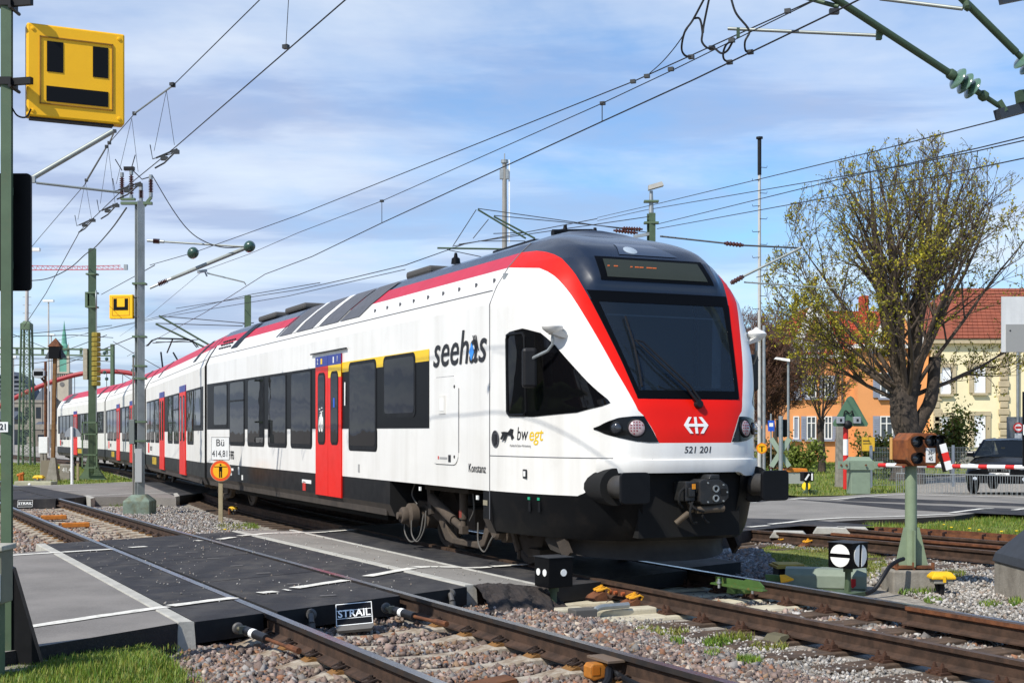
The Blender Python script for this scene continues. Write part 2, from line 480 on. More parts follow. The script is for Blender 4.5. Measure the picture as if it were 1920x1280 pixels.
# ------------------------------------------------------------------ rails, sleepers, crossing panels
RAILP = [(-.036, 0), (.036, 0), (.036, -.036), (.010, -.052), (.009, -.132), (.075, -.158), (.075, -.172), (-.075, -.172), (-.075, -.158), (-.009, -.132), (-.010, -.052), (-.036, -.036)]
RAILM = [0, 1, 1, 2, 2, 2, 2, 2, 2, 2, 1, 1]
def rail(name, pts, parent, mats=None):
    pts = [Vector(p) for p in pts]; k = len(pts); n = len(RAILP); vs = []
    for i, p in enumerate(pts):
        t = pts[min(i + 1, k - 1)] - pts[max(i - 1, 0)]; t.z = 0; t.normalize()
        x = Vector((t.y, -t.x, 0))
        vs += [p + x * a + Vector((0, 0, b)) for a, b in RAILP]
    mb = MB()
    for i in range(k - 1):
        for j in range(n):
            j2 = (j + 1) % n
            mb.add([vs[i * n + j], vs[i * n + j2], vs[(i + 1) * n + j2], vs[(i + 1) * n + j]], [(0, 1, 2, 3)], RAILM[j])
    for e in (0, k - 1): mb.add(vs[e * n:e * n + n], [tuple(range(n))], 2)
    return mb.build(name, mats or [m_railtop, m_railside, m_railrust], parent)
G = .7525
t_near = thing('railway_track', 'concrete sleeper track nearest the camera running through the dark level crossing panels', 'track')
for sg in (-1, 1):
    taus = [3] + list(np.arange(5, 60, 2.5)) + [80, 120]
    rail('rail', [(*ntrack(t, sg * G), near_level(ntrack(t, 0).y)) for t in taus], t_near)
SLP = [(-1.3, -.075, .26), (-1.02, -.03, .26), (-.93, -.002, .25), (-.58, 0, .25), (-.38, -.03, .22), (0, -.042, .20), (.38, -.03, .22), (.58, 0, .25), (.93, -.002, .25), (1.02, -.03, .26), (1.3, -.075, .26)]
def sleeper_mesh():
    mb = MB(); rows = []
    for u, z, wd in SLP:
        rows.append([(u, -wd / 2, -.22), (u, -wd / 2 + .03, z - .015), (u, -wd / 2 + .05, z), (u, wd / 2 - .05, z), (u, wd / 2 - .03, z - .015), (u, wd / 2, -.22)])
    mb.sheet(rows)
    mb.add(rows[0], [(0, 1, 2, 3, 4, 5)]); mb.add(rows[-1], [(5, 4, 3, 2, 1, 0)])
    return mb
def clip_mesh():
    mb = MB()
    mb.tube([(.045, -.05, .015), (.03, -.055, .04), (.06, -.06, .055), (.12, -.05, .035), (.13, -.02, .03), (.07, -.012, .05), (.05, 0, .055), (.07, .012, .05), (.13, .02, .03), (.12, .05, .035), (.06, .06, .055), (.03, .055, .04), (.045, .05, .015)], .0085, 6, 0)
    mb.cyl((.075, 0, 0), (.075, 0, .075), .013, n=7, mi=0); mb.cyl((.075, 0, .045), (.075, 0, .062), .024, n=6, mi=0)
    mb.prism([(.062, 0), (.062, .018), (.10, .022), (.17, -.01), (.19, -.035), (.19, -.05), (.062, -.05)], lambda a, b, d: (a, d, b), -.07, .07, 1)
    return mb
strip_tu('ballast_bed', np.linspace(-2.4, 2.3, 10), lambda u: 3.0, lambda u: 12.6 + .4 * u, mat('ballast_bed', '#5f5046', .95, var=.35, vscale=12, bump=1.2, bscale=40), dz=-.229, thick=.01, kind='structure')
ang_n = atan2(N_V.y, N_V.x)
sl0 = sleeper_mesh().build('sleeper', m_sleeper, t_near); cl0 = clip_mesh().build('rail_clip', [m_clip, m_clipplate], t_near, smooth=40)
first = True; firstc = True
for tau in list(np.arange(4.0, 12.55, .6)) + list(np.arange(22.9, 35.3, .6)):
    p = ntrack(tau, 0); z = near_level(p.y) - .176
    s_ = sl0 if first else sl0.copy()
    if not first: COL.objects.link(s_)
    first = False
    s_.location = (p.x, p.y, z); s_.rotation_euler.z = ang_n + random.uniform(-.012, .012)
    for sg in (-1, 1):
        for side in (-1, 1):
            c_ = cl0 if firstc else cl0.copy()
            if not firstc: COL.objects.link(c_)
            firstc = False
            q = ntrack(tau, sg * G)
            c_.location = (q.x, q.y, z + .002); c_.rotation_euler.z = ang_n + (0 if side > 0 else pi)

cross = thing('level_crossing', 'dark rubber panel level crossing over the near track with pale concrete edging', 'crossing')
sk = .46
a0, a1 = 12.97, 21.86
npan = 7
for k in range(npan):
    b0 = a0 + (a1 - a0) * k / npan + .004; b1 = a0 + (a1 - a0) * (k + 1) / npan - .004
    for (u0, u1) in ((-1.425, -.80), (-.665, .665), (.80, 1.515)):
        strip_tu('panel', np.linspace(u0, u1, 4), lambda u: b0 + sk * u, lambda u: b1 + sk * u, [m_rubber, m_rubber_side], dz=-.003 - random.uniform(0, .003), thick=.17, n=2, parent=cross)
for u0, u1, b0, b1 in ((-1.56, -1.44, 12.30, 21.2), (1.53, 1.65, 13.75, 22.65)):
    mb = MB(); k = 12; rows = []
    for i in range(k + 1):
        t = b0 + (b1 - b0) * i / k
        r = []
        for u, dz in ((u0 - .10, -.40), (u0 - .02, -.25), (u0, .004), (u1, .004), (u1 + .02, -.25), (u1 + .10, -.40)):
            p = ntrack(t, u); r.append((p.x, p.y, near_level(p.y) + dz))
        rows.append(r)
    mb.sheet(rows); mb.add(rows[0], [tuple(range(6))]); mb.add(rows[-1], [tuple(range(6))])
    mb.build('kerb', m_kerb, cross, bevel=.012)

cross2 = thing('level_crossing', 'dark crossing panels partly hidden under the train', 'crossing')
T_PATH = [(6.6, 5.4), (4.33, 9.86), (1.53, 15.39), (.806, 16.88), (-5.60, 30.81), (-11.15, 46.0), (-17.35, 61.8), (-25.7, 79.6), (-50, 125)]
def tpath(s):
    """point and direction on the train track, s metres from its first node"""
    for a, b in zip(T_PATH[:-1], T_PATH[1:]):
        a, b = Vector(a), Vector(b); l = (b - a).length
        if s <= l: return a + (b - a) * (s / l), (b - a).normalized()
        s -= l
    return b, (b - a).normalized()
for u0, u1, t0, t1 in ((2.76, 3.55, 14.35, 23.2), (3.72, 5.06, 14.75, 23.9), (5.2, 6.24, 15.4, 24.6)):
    for k in range(5):
        b0 = t0 + (t1 - t0) * k / 5 + .004; b1 = t0 + (t1 - t0) * (k + 1) / 5 - .004
        strip_tu('panel', np.linspace(u0, u1, 3), lambda u: b0 + .3 * (u - u0), lambda u: b1 + .3 * (u - u0), [m_rubber, m_rubber_side], dz=-.012, thick=.17, n=2, parent=cross2)
mb = MB(); rows = []
for i in range(13):
    t = 14.2 + (23.3 - 14.2) * i / 12; r = []
    for u, dz in ((2.56, -.42), (2.64, -.25), (2.66, .006), (2.745, .006), (2.77, -.25), (2.85, -.42)):
        p = ntrack(t, u); r.append((p.x, p.y, zg(p.x, p.y) + dz))
    rows.append(r)
mb.sheet(rows); mb.add(rows[0], [tuple(range(6))]); mb.add(rows[-1], [tuple(range(6))])
mb.build('kerb', m_kerb, cross2, bevel=.012)

t_train = thing('railway_track', 'rusty track under and in front of the train with dark timber sleepers', 'track')
for sg in (-1, 1):
    pts = []
    for s in [0, 2.5, 5, 7.5, 10, 11.2, 12, 13, 15, 20, 26] + list(range(30, 125, 6)):
        p, d_ = tpath(s); v_ = Vector((d_.y, -d_.x)); q = p + v_ * (sg * G)
        pts.append((q.x, q.y, train_level(q.y)))
    rail('rail', pts, t_train, [m_railtop if sg > 0 else mat('dull_rail', '#5a4636', .5, .4, var=.2, vscale=5), m_railside if sg > 0 else m_railrust, m_railrust])
def offrail(name, s0, s1, off, parent, dz=0.):
    pts = []
    for s in np.linspace(s0, s1, 8):
        p, d_ = tpath(s); v_ = Vector((d_.y, -d_.x)); q = p + v_ * off
        pts.append((q.x, q.y, train_level(q.y) + dz))
    return rail(name, pts, parent, [mat('dull_rail', '#5a4636', .5, .4), m_rust, m_railrust])
offrail('check_rail', .0, 7.6, G - .15, t_train, .012)
# sleepers of the points in front of the train
def timber(L_, wd, h): 
    mb = MB(); mb.box(-L_ / 2, L_ / 2, -wd / 2, wd / 2, -h, 0); return mb
tw = timber(3.0, .26, .2).build('sleeper', m_wood, t_train, bevel=.012)
tc_ = timber(3.3, .30, .2).build('sleeper', m_sleeper2, t_train, bevel=.03)
def chair_mesh():
    mb = MB()
    mb.box(-.17, .17, -.08, .08, 0, .018); mb.box(.08, .135, -.055, .055, .018, .05); mb.box(-.135, -.08, -.055, .055, .018, .05)
    for x in (-.165, -.115, .115, .165):
        for y in (-.04, .04):
            if abs(x) < .15: mb.cyl((x, y, .05), (x, y, .075), .018, n=6); mb.cyl((x, y, .075), (x, y, .09), .010, n=6)
            else: mb.cyl((x, y, .018), (x, y, .036), .016, n=6)
    return mb
ch0 = chair_mesh().build('rail_chair', mat('chair_rust', '#4a3021', .85, .1, var=.3, vscale=12), t_train)
u_tw = u_tc = u_ch = False
for i, s in enumerate(np.arange(2.0, 11.4, .62)):
    p, d_ = tpath(s); v_ = Vector((d_.y, -d_.x)); a = atan2(v_.y, v_.x)
    pale = s > 9.0
    if pale: o = tc_ if not u_tc else tc_.copy(); nw = u_tc; u_tc = True
    else: o = tw if not u_tw else tw.copy(); nw = u_tw; u_tw = True
    if nw: COL.objects.link(o)
    o.location = (p.x, p.y, -.20); o.rotation_euler.z = a + random.uniform(-.02, .02)
    for sg in (-1, 1):
        c_ = ch0 if not u_ch else ch0.copy()
        if u_ch: COL.objects.link(c_)
        u_ch = True
        q = p + v_ * (sg * G); c_.location = (q.x, q.y, -.198); c_.rotation_euler.z = a
# sleepers beyond the crossing, beside the standing train
for s in np.arange(22.5, 44, .62):
    p, d_ = tpath(s); v_ = Vector((d_.y, -d_.x)); o = tw.copy(); COL.objects.link(o)
    o.location = (p.x, p.y, train_level(p.y) - .2); o.rotation_euler.z = atan2(v_.y, v_.x); o.scale = (.86, 1, 1)

t3 = thing('railway_track', 'rust brown track with double rails behind the rusty signal at the right', 'track')
def pxrail(name, pl, parent, dz=0., mats=None):
    P = [gp(x, y) for x, y in pl]
    P = [P[0] + (P[0] - P[1]).normalized() * 14] + P + [P[-1] + (P[-1] - P[-2]).normalized() * 9]
    return rail(name, [(p.x, p.y, train_level(p.y) + dz) for p in P], parent, mats or [mat('dull_rail', '#5a4636', .5, .4), m_railrust, m_railrust])
pxrail('rail', [(1414, 993), (1536, 1003), (1680, 1016), (1867, 1033)], t3)
pxrail('rail', [(1500, 982.5), (1600, 991), (1680, 998.5), (1892, 1015)], t3)
P = [gp(1560, 1000.5), gp(1680, 1009.5), gp(1880, 1026)]
rail('check_rail', [(p.x, p.y, .02) for p in P], t3, [m_rust, m_rust, m_railrust])
P = [gp(1640, 988.5), gp(1720, 991.5), gp(1812, 997), gp(1912, 1004), gp(1990, 1009)]
mb = MB()
for a, b in zip(P[:-1], P[1:]): mb.beam(a - Vector((0, 0, .06)), b - Vector((0, 0, .06)), .02, .15)
P2 = [p + Vector((-.16, -.26, 0)) for p in P]
for a, b in zip(P2[:-1], P2[1:]): mb.beam(a - Vector((0, 0, .08)), b - Vector((0, 0, .08)), .02, .11)
mb.build('channel', m_rust, t3)
for f_ in (.05, .13, .33, .41, .62, .70, .9):
    a = P[0].lerp(P[-1], f_); b = P2[0].lerp(P2[-1], f_)
    mb = MB(); mb.beam(a + Vector((0, 0, -.05)), b + Vector((0, 0, -.05)), .015, .12); mb.build('web_plate', m_rust, t3)
P = [gp(1414, 993), gp(1867, 1033)]; dr = (P[1] - P[0]); n = int(dr.length / .62)
for i in range(-3, n + 8):
    c = P[0] + dr.normalized() * (i * .62); c += Vector((.55, .36, 0)) * 1.0
    o = tw.copy(); COL.objects.link(o); o.parent = t3
    o.location = (c.x, c.y, train_level(c.y) - .195); o.rotation_euler.z = atan2(-dr.x, dr.y)
for x, y in ((1480, 996), (1560, 989), (1598, 988.5)):
    p = gp(x, y); mb = MB(); mb.prism([(-.32, 0), (.32, 0), (.22, .11), (-.25, .11)], lambda a, b, d: (a, d, b), -.14, .14)
    mb.build('flangeway_block', m_kerb, t3, loc=(p.x, p.y, p.z - .10), rz=radians(-12), bevel=.01)
cj = clip_mesh().build('rail_clip', [mat('yellow_clip', '#d99a1c', .6, var=.1), m_rust], t3, smooth=40)
fc = False
for x, y in ((1478, 1015), (1525, 1020)):
    p = gp(x, y, off=-.16); c_ = cj if not fc else cj.copy()
    if fc: COL.objects.link(c_)
    fc = True
    c_.location = p; c_.rotation_euler.z = radians(200); c_.scale = (1.3, 1.3, 1.3)
# ------------------------------------------------------------------ scatter: ballast stones, grass blades
def inpoly(px, py, poly):
    c = np.zeros(len(px), bool); n = len(poly)
    for i in range(n):
        x0, y0 = poly[i][:2]; x1, y1 = poly[i - 1][:2]
        hit = ((y0 > py) != (y1 > py)) & (px < (x1 - x0) * (py - y0) / (y1 - y0 + 1e-12) + x0)
        c ^= hit
    return c
def scatter(poly, n):
    P = np.array([p[:2] for p in poly]); lo, hi = P.min(0), P.max(0)
    k = int(n * 3.5) + 50
    q = RNG.uniform(lo, hi, (k, 2)); q = q[inpoly(q[:, 0], q[:, 1], P)]
    return q[:n]
ICO_V = np.array([(x, y, z) for x in (-1, 1) for y in (-1, 1) for z in (-1, 1)]) * .72
ICO_F = np.array([(0, 1, 3), (0, 3, 2), (4, 6, 7), (4, 7, 5), (0, 4, 5), (0, 5, 1), (2, 3, 7), (2, 7, 6), (0, 2, 6), (0, 6, 4), (1, 5, 7), (1, 7, 3)])
def bulk_mesh(name, V, Fc, m, tint=None, smooth=False):
    """V (n,k,3) vertices, Fc (f,c) faces per piece, tint (n,3) per piece"""
    n, k, _ = V.shape; f, c = Fc.shape
    me = bpy.data.meshes.new(name)
    me.vertices.add(n * k); me.vertices.foreach_set('co', V.reshape(-1).astype(np.float32))
    idx = (Fc[None] + (np.arange(n) * k)[:, None, None]).reshape(-1)
    me.loops.add(len(idx)); me.loops.foreach_set('vertex_index', idx.astype(np.int32))
    me.polygons.add(n * f); me.polygons.foreach_set('loop_start', (np.arange(n * f) * c).astype(np.int32))
    if tint is not None:
        a = me.attributes.new('tint', 'FLOAT_COLOR', 'POINT')
        col = np.ones((n, k, 4), np.float32); col[..., :3] = tint[:, None, :]
        a.data.foreach_set('color', col.reshape(-1))
    me.update(); me.validate()
    me.materials.append(m)
    o = bpy.data.objects.new(name, me); COL.objects.link(o); o['kind'] = 'stuff'
    return o
m_stone = mat('ballast_stone', (1, 1, 1), .92, var=.12, vscale=25, bump=.5, bscale=90, attr=True)
PAL = [lin(c) for c in ('#826f65', '#937f75', '#77675e', '#8a776d', '#a08c80', '#6c5f57', '#7d7872', '#96908a', '#966b50', '#8a7159', '#b3a493', '#675950')]
PAL_DARK = [lin(c) for c in ('#807c7a', '#8c8785', '#77706e', '#918a86', '#8a7264', '#6d6a6a', '#a3a0a0')]
PAL_FINE = [lin(c) for c in ('#a39d94', '#b4aea5', '#8d877e', '#c3beb6', '#98897b', '#858078')]
def stones(name, label, poly, n, s0, s1, off, pal=PAL, hump=None, keep=None):
    q = scatter(poly, n)
    if keep is not None: q = q[keep(q)]
    n = len(q)
    V = ICO_V[None] * (1 + RNG.uniform(-.36, .30, (n, 8, 1)))
    V += RNG.uniform(-.28, .28, (n, 8, 3)); V *= RNG.uniform(.6, 1.3, (n, 1, 3)) * np.array([1, 1, .8])
    s = RNG.uniform(s0, s1, n) * (1 + .5 * (RNG.random(n) > .9)); V *= s[:, None, None]
    q4 = RNG.normal(size=(n, 4)); q4 /= np.linalg.norm(q4, axis=1)[:, None]
    a, b, c, d = q4.T
    R = np.stack([np.stack([1 - 2 * (c * c + d * d), 2 * (b * c - a * d), 2 * (b * d + a * c)], -1), np.stack([2 * (b * c + a * d), 1 - 2 * (b * b + d * d), 2 * (c * d - a * b)], -1), np.stack([2 * (b * d - a * c), 2 * (c * d + a * b), 1 - 2 * (b * b + c * c)], -1)], 1)
    V = np.einsum('nij,nkj->nki', R, V)
    z = np.array([zg(x, y) for x, y in q]) + off + RNG.uniform(-.012, .03, n)
    if hump is not None: z += np.array([hump(x, y) for x, y in q])
    V[..., 0] += q[:, None, 0]; V[..., 1] += q[:, None, 1]; V[..., 2] += z[:, None]
    P = np.array(pal); t = P[RNG.integers(0, len(P), n)] * RNG.uniform(.72, 1.18, (n, 1))
    if keep is not None:      # brake dust and rust beside the rails
        f = np.array([max(0., 1 - abs(abs(ntu(x, y)[1]) - G) / .38) for x, y in q])[:, None] * RNG.uniform(.3, .9, (n, 1)); t = t * (1 - f) + np.array(lin('#5d4331')) * f
    o = bulk_mesh(name, V, ICO_F, m_stone, t)
    return tag(o, label, 'ballast')
def npoly(pts): return [tuple(ntrack(t, u)) for t, u in pts]
stones('road_grit', 'tiny pale grit specks scattered over the dark crossing panels', npoly([(13, -1.4), (21, -1.4), (22.5, 2.6), (14.2, 2.6)]), 420, .004, .009, .008, PAL_FINE)
offsleeper = lambda q: np.array([not (abs(((ntu(x, y)[0] - 4.0 + .3) % .6) - .3) < .11 and abs(ntu(x, y)[1]) < 1.15) and min(abs(abs(ntu(x, y)[1]) - G), 9) > .085 for x, y in q])
stones('ballast', 'pinkish grey ballast stones between the near rails at the bottom of the picture', npoly([(3.0, -.70), (12.9, -.70), (13.3, .70), (3.0, .70)]), 20000, .011, .027, -.232, keep=offsleeper)
hump_l = lambda x, y: -.10 * max(0, -ntu(x, y)[1] - 1.5)
stones('ballast', 'pinkish grey ballast stones heaped left of the near track below the road edge', npoly([(3.0, -.8), (12.75, -.8), (12.3, -1.45), (11.6, -2.2), (10.5, -2.9), (3.0, -3.6)]), 30000, .011, .028, -.235, keep=offsleeper, hump=hump_l)
stones('ballast', 'pinkish ballast strip right of the near track beside the small black signal box', npoly([(3.0, .8), (13.3, .8), (13.9, 1.7), (13.3, 2.7), (10.5, 2.55), (3.0, 2.3)]), 30000, .011, .026, -.23, keep=offsleeper)
stones('ballast', 'loose mixed stones around the timber sleepers in front of the train', [(.9, 14.5), (2.6, 13.3), (4.3, 10.0), (6.0, 6.5), (7.4, 7.2), (5.6, 10.7), (3.6, 14.2), (2.5, 15.4)], 17000, .012, .034, -.262, PAL_FINE + PAL)
stones('ballast', 'small pale grit on the walking path between the tracks', npoly([(3.0, 2.1), (11.5, 2.4), (13.6, 2.75), (13.0, 3.3), (9, 3.5), (3.0, 3.4)]), 12000, .008, .018, -.232, PAL_FINE)
stones('ballast', 'dark grey ballast stones in the shade right of the train front', [gp(x, y)[:2] for x, y in ((1290, 1050), (1330, 1015), (1420, 1005), (1470, 1040), (1480, 1062), (1450, 1085), (1400, 1078))], 5200, .018, .038, -.21, PAL_DARK)
stones('ballast', 'brownish ballast stones of the near track beyond the crossing', npoly([(22.6, -2.6), (35.5, -2.6), (36, 1.6), (22.9, 1.6)]), 16000, .016, .034, -.25, keep=offsleeper)
stones('ballast', 'grey grit between the two tracks around the grey mast', npoly([(22.8, 1.55), (35.5, 1.4), (36, 3.6), (23.4, 2.9)]), 8000, .012, .026, -.23, PAL_FINE + PAL_DARK)
stones('ballast', 'pale grit below the rusty signal at the right edge', [gp(x, y, off=-.23)[:2] for x, y in ((1560, 1075), (1690, 1045), (1880, 1055), (1990, 1120), (1990, 1200), (1780, 1140))], 9000, .010, .024, -.232, PAL_FINE)
stones('ballast', 'pale grit strip beside the rust brown rails', [gp(x, y, off=-.2)[:2] for x, y in ((1330, 1008), (1420, 1000), (1560, 1012), (1690, 1025), (1690, 1040), (1500, 1030), (1420, 1018))], 3500, .012, .026, -.22, PAL_FINE + PAL_DARK)

m_blade = mat('grass_blade', (1, 1, 1), .6, attr=True, translucent=.25)
GR = [lin(c) for c in ('#5d7a1d', '#6d8a26', '#4c6a19', '#86922f', '#7c8a33', '#5a7d22')]
GR_DRY = [lin(c) for c in ('#7f8433', '#8e8a3c', '#6d7a26', '#99924a', '#6a7d22')]
def grass(name, label, poly, n, h0, h1, off, pal=GR, base=True, clump=0., bw=.006):
    q = scatter(poly, n)
    if clump:
        f = np.sin(q[:, 0] * 5.1 + np.sin(q[:, 1] * 3.3) * 2) + np.sin(q[:, 1] * 4.3 + q[:, 0] * 2.1)
        q = q[(f + RNG.uniform(-1.5, 1.5, len(q))) > clump]
    n = len(q)
    h = RNG.uniform(h0, h1, n); a = RNG.uniform(0, 2 * pi, n); lean = RNG.uniform(.1, .75, n) * h
    hf = 1 + .45 * np.sin(q[:, 0] * 3.3 + 1) * np.sin(q[:, 1] * 2.7); h = h * hf
    z = np.array([zg(x, y) for x, y in q]) + off
    wx, wy = -np.sin(a) * bw * (1 + h * 3), np.cos(a) * bw * (1 + h * 3)
    V = np.zeros((n, 5, 3))
    V[:, 0] = np.stack([q[:, 0] - wx, q[:, 1] - wy, z], 1); V[:, 1] = np.stack([q[:, 0] + wx, q[:, 1] + wy, z], 1)
    mx, my = q[:, 0] + np.cos(a) * lean * .35, q[:, 1] + np.sin(a) * lean * .35
    V[:, 2] = np.stack([mx + wx * .7, my + wy * .7, z + h * .62], 1); V[:, 3] = np.stack([mx - wx * .7, my - wy * .7, z + h * .62], 1)
    V[:, 4] = np.stack([q[:, 0] + np.cos(a) * lean, q[:, 1] + np.sin(a) * lean, z + h], 1)
    Fc = np.array([(0, 1, 2), (0, 2, 3), (3, 2, 4)])
    P = np.array(pal); t = P[RNG.integers(0, len(P), n)] * RNG.uniform(.75, 1.25, (n, 1))
    o = tag(bulk_mesh(name, V, Fc, m_blade, t), label, 'grass')
    if base:
        c = np.mean([p[:2] for p in poly], 0)
        mb = MB(); k = len(poly)
        rim = [(p[0], p[1], zg(p[0], p[1]) + off + .004) for p in poly]
        inn = [(c[0] + (p[0] - c[0]) * .55, c[1] + (p[1] - c[1]) * .55, 0) for p in poly]
        inn = [(x, y, zg(x, y) + off + .02) for x, y, _ in inn]
        mb.add(rim + inn + [(c[0], c[1], zg(c[0], c[1]) + off + .03)], [(i, (i + 1) % k, k + (i + 1) % k, k + i) for i in range(k)] + [(k + i, k + (i + 1) % k, 2 * k) for i in range(k)])
        b = mb.build('grass_ground', m_grassb, smooth='all'); b['kind'] = 'structure'
    return o
def gpoly(pl, off=-.2): return [tuple(gp(x, y, off=off)[:2]) for x, y in pl]
grass('grass', 'bright green lawn at the bottom left corner below the road edge', gpoly([(-200, 1212), (60, 1192), (150, 1184), (215, 1180), (255, 1192), (300, 1225), (350, 1268), (340, 1400), (-300, 1400)], -.13), 34000, .03, .075, -.13, GR + GR_DRY[:3], bw=.003)
grass('grass', 'sparse grass blades fringing the lawn at the bottom left', gpoly([(-200, 1206), (60, 1186), (150, 1178), (250, 1174), (330, 1200), (370, 1250), (400, 1300), (-300, 1400)], -.15), 9000, .02, .06, -.17, GR + GR_DRY, base=False, clump=.3, bw=.003)
grass('grass', 'green verge with dandelions behind the rust brown rails', gpoly([(1600, 985), (1640, 976), (1780, 972), (1850, 966), (1990, 962), (2050, 1010), (1900, 1004), (1800, 995), (1690, 990)], -.12), 15000, .03, .10, -.14, GR + GR_DRY[:2], bw=.004)
grass('grass', 'low mossy grass in the shade beside the point machine', gpoly([(1400, 1040), (1440, 1025), (1560, 1028), (1660, 1045), (1665, 1075), (1600, 1075), (1500, 1062), (1430, 1055)], -.21), 9000, .02, .055, -.215, GR_DRY, bw=.004)
grass('grass', 'short grass around the masts at the far left', gpoly([(-20, 868), (60, 867), (140, 872), (200, 885), (262, 902), (160, 908), (80, 911), (-20, 911)], -.15), 15000, .04, .09, -.17, GR + GR_DRY[:2], bw=.010)
grass('grass', 'grass and weeds behind the road near the barrier', gpoly([(1420, 872), (1560, 862), (1640, 866), (1700, 884), (1705, 922), (1600, 924), (1500, 926), (1430, 920)], -.1), 15000, .04, .13, -.16, GR + GR_DRY, bw=.010)
grass('grass', 'far lawn under the tree and the bushes in front of the houses', gpoly([(1380, 845), (1990, 845), (1990, 878), (1700, 890), (1420, 872)], -.1), 9000, .06, .18, -.16, GR + GR_DRY, bw=.02)
tuft = []
for i, (x, y, rx, ry, n_, pal) in enumerate(((580, 985, 0, 0, 0, GR),
    (440, 988, 42, 5, 420, GR_DRY), (470, 986, 18, 5, 320, GR), (255, 944, 55, 9, 700, GR), (1215, 1178, 30, 6, 260, GR_DRY), (1260, 1184, 34, 5, 260, GR_DRY), (1345, 1204, 30, 6, 320, GR), (1270, 1202, 14, 7, 160, GR), (1405, 1240, 26, 7, 420, GR), (1335, 1225, 16, 5, 130, GR),
    (1720, 1105, 42, 7, 520, GR), (1752, 1123, 20, 4, 200, GR), (1690, 1070, 30, 12, 420, GR_DRY), (1855, 1130, 24, 6, 300, GR), (1905, 1128, 14, 6, 200, GR), (1790, 1075, 22, 6, 220, GR_DRY), (1545, 1085, 30, 6, 260, GR_DRY), (1620, 1075, 30, 8, 500, GR_DRY), (1600, 980, 26, 4, 300, GR), (1375, 1195, 40, 4, 220, GR_DRY), (1440, 1210, 40, 5, 240, GR_DRY))):
    if not n_: continue
    c = gp(x, y, off=-.2)
    poly = gpoly([(x + rx * cos(a), y + ry * sin(a)) for a in np.linspace(0, 2 * pi, 9)[:-1]], -.2)
    tuft.append((poly, n_, pal))
LBL = ['beside the sign post', 'under the round yellow warning sign', 'at the foot of the grey mast', 'in the pinkish ballast, far left one', 'in the ballast below the black signal box', 'in the grit path', 'in front of the brown rail', 'at the lower path edge', 'near the bottom rail', 'below the rusty signal base', 'in front of the yellow lid', 'left of the concrete base', 'below the dark concrete block', 'at the right picture edge', 'behind the yellow lid', 'before the green machine', 'behind the green machine', 'at the road edge', 'along the gravel path', 'along the brown rail']
for (poly, n_, pal), lb in zip(tuft, LBL):
    grass('weed_tuft', 'small green weed tuft ' + lb, poly, n_, .025, .08, -.225, pal, base=False, bw=.005)
# dandelions
dm = [mat('dandelion', '#e8c414', .7), m_blade]
for i, (x, y) in enumerate(((1770, 984), (1784, 989), (1818, 991), (1836, 994), (1878, 997), (1906, 996), (422, 993))):
    p = gp(x, y, off=-.06)
    mb = MB(); mb.lathe([(.004, 0), (.022, .004), (.03, .012), (.02, .02), (.003, .022)], 8, p); o = mb.build('dandelion_flower', dm[0])
    tag(o, ('leftmost', 'second', 'third', 'fourth', 'fifth', 'rightmost')[i] + ' yellow dandelion from the left in the grass verge behind the rust brown rails' if i < 6 else 'single yellow dandelion beside the round warning sign post', 'flower', 'dandelions in the verge' if i < 6 else None)
# ------------------------------------------------------------------ the train (local axes: x across, y backwards from the buffer faces, z up)
C0 = Vector((2.06, 14.15)); T_ANG = math.atan(.46)
m_tw = mat('train_white', '#e6e4de', .35, var=.03, vscale=1.5, coat=.25, dirt=(2.2, .52, .8, .22, '#b9b4a8'), streak=((3.0, 3.0, .22), .24, '#aba496'))
m_tw_old = mat('train_white_dusty', '#dddbd4', .45, var=.05, vscale=1.5, streak=((2.0, 2.0, .22), .25, '#b1a99a'))
m_tred = mat('train_red', '#dc1704', .4, var=.04, vscale=2, spec=.3, dirt=(2.5, .55, .85, .2, '#8f2a1a'))
m_tpink = mat('train_red_faded', '#b52a3f', .5, var=.08, vscale=2)
m_tdark = mat('train_dark_blue', '#1d2431', .28, var=.06, vscale=2, coat=.4)
m_tblack = mat('train_black', '#0e0f11', .4, var=.15, vscale=2, spec=.15, dirt=(3, .5, .8, .25, '#3c352e'))
m_tband = mat('train_band', '#0a0b0d', .4, spec=.08)
m_sill = mat('train_dusty_sill', '#3b342d', .8, var=.35, vscale=3, bump=.2)
m_under = mat('underframe_dust', '#393129', .85, var=.3, vscale=6, bump=.3)
m_under2 = mat('bogie_dust', '#4c4238', .9, var=.25, vscale=7, bump=.3)
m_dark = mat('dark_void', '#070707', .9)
m_yel = mat('yellow_stripe', '#efc400', .4, var=.04)
m_blue = mat('blue_band', '#1c2f86', .4)
m_frame = mat('window_rubber', '#151618', .5, var=.1, spec=.15)
m_seam = mat('panel_seam', '#55565a', .6)
m_txt = mat('lettering_black', '#1b1b1d', .5)
m_txtw = mat('lettering_white', '#ebebe6', .5)
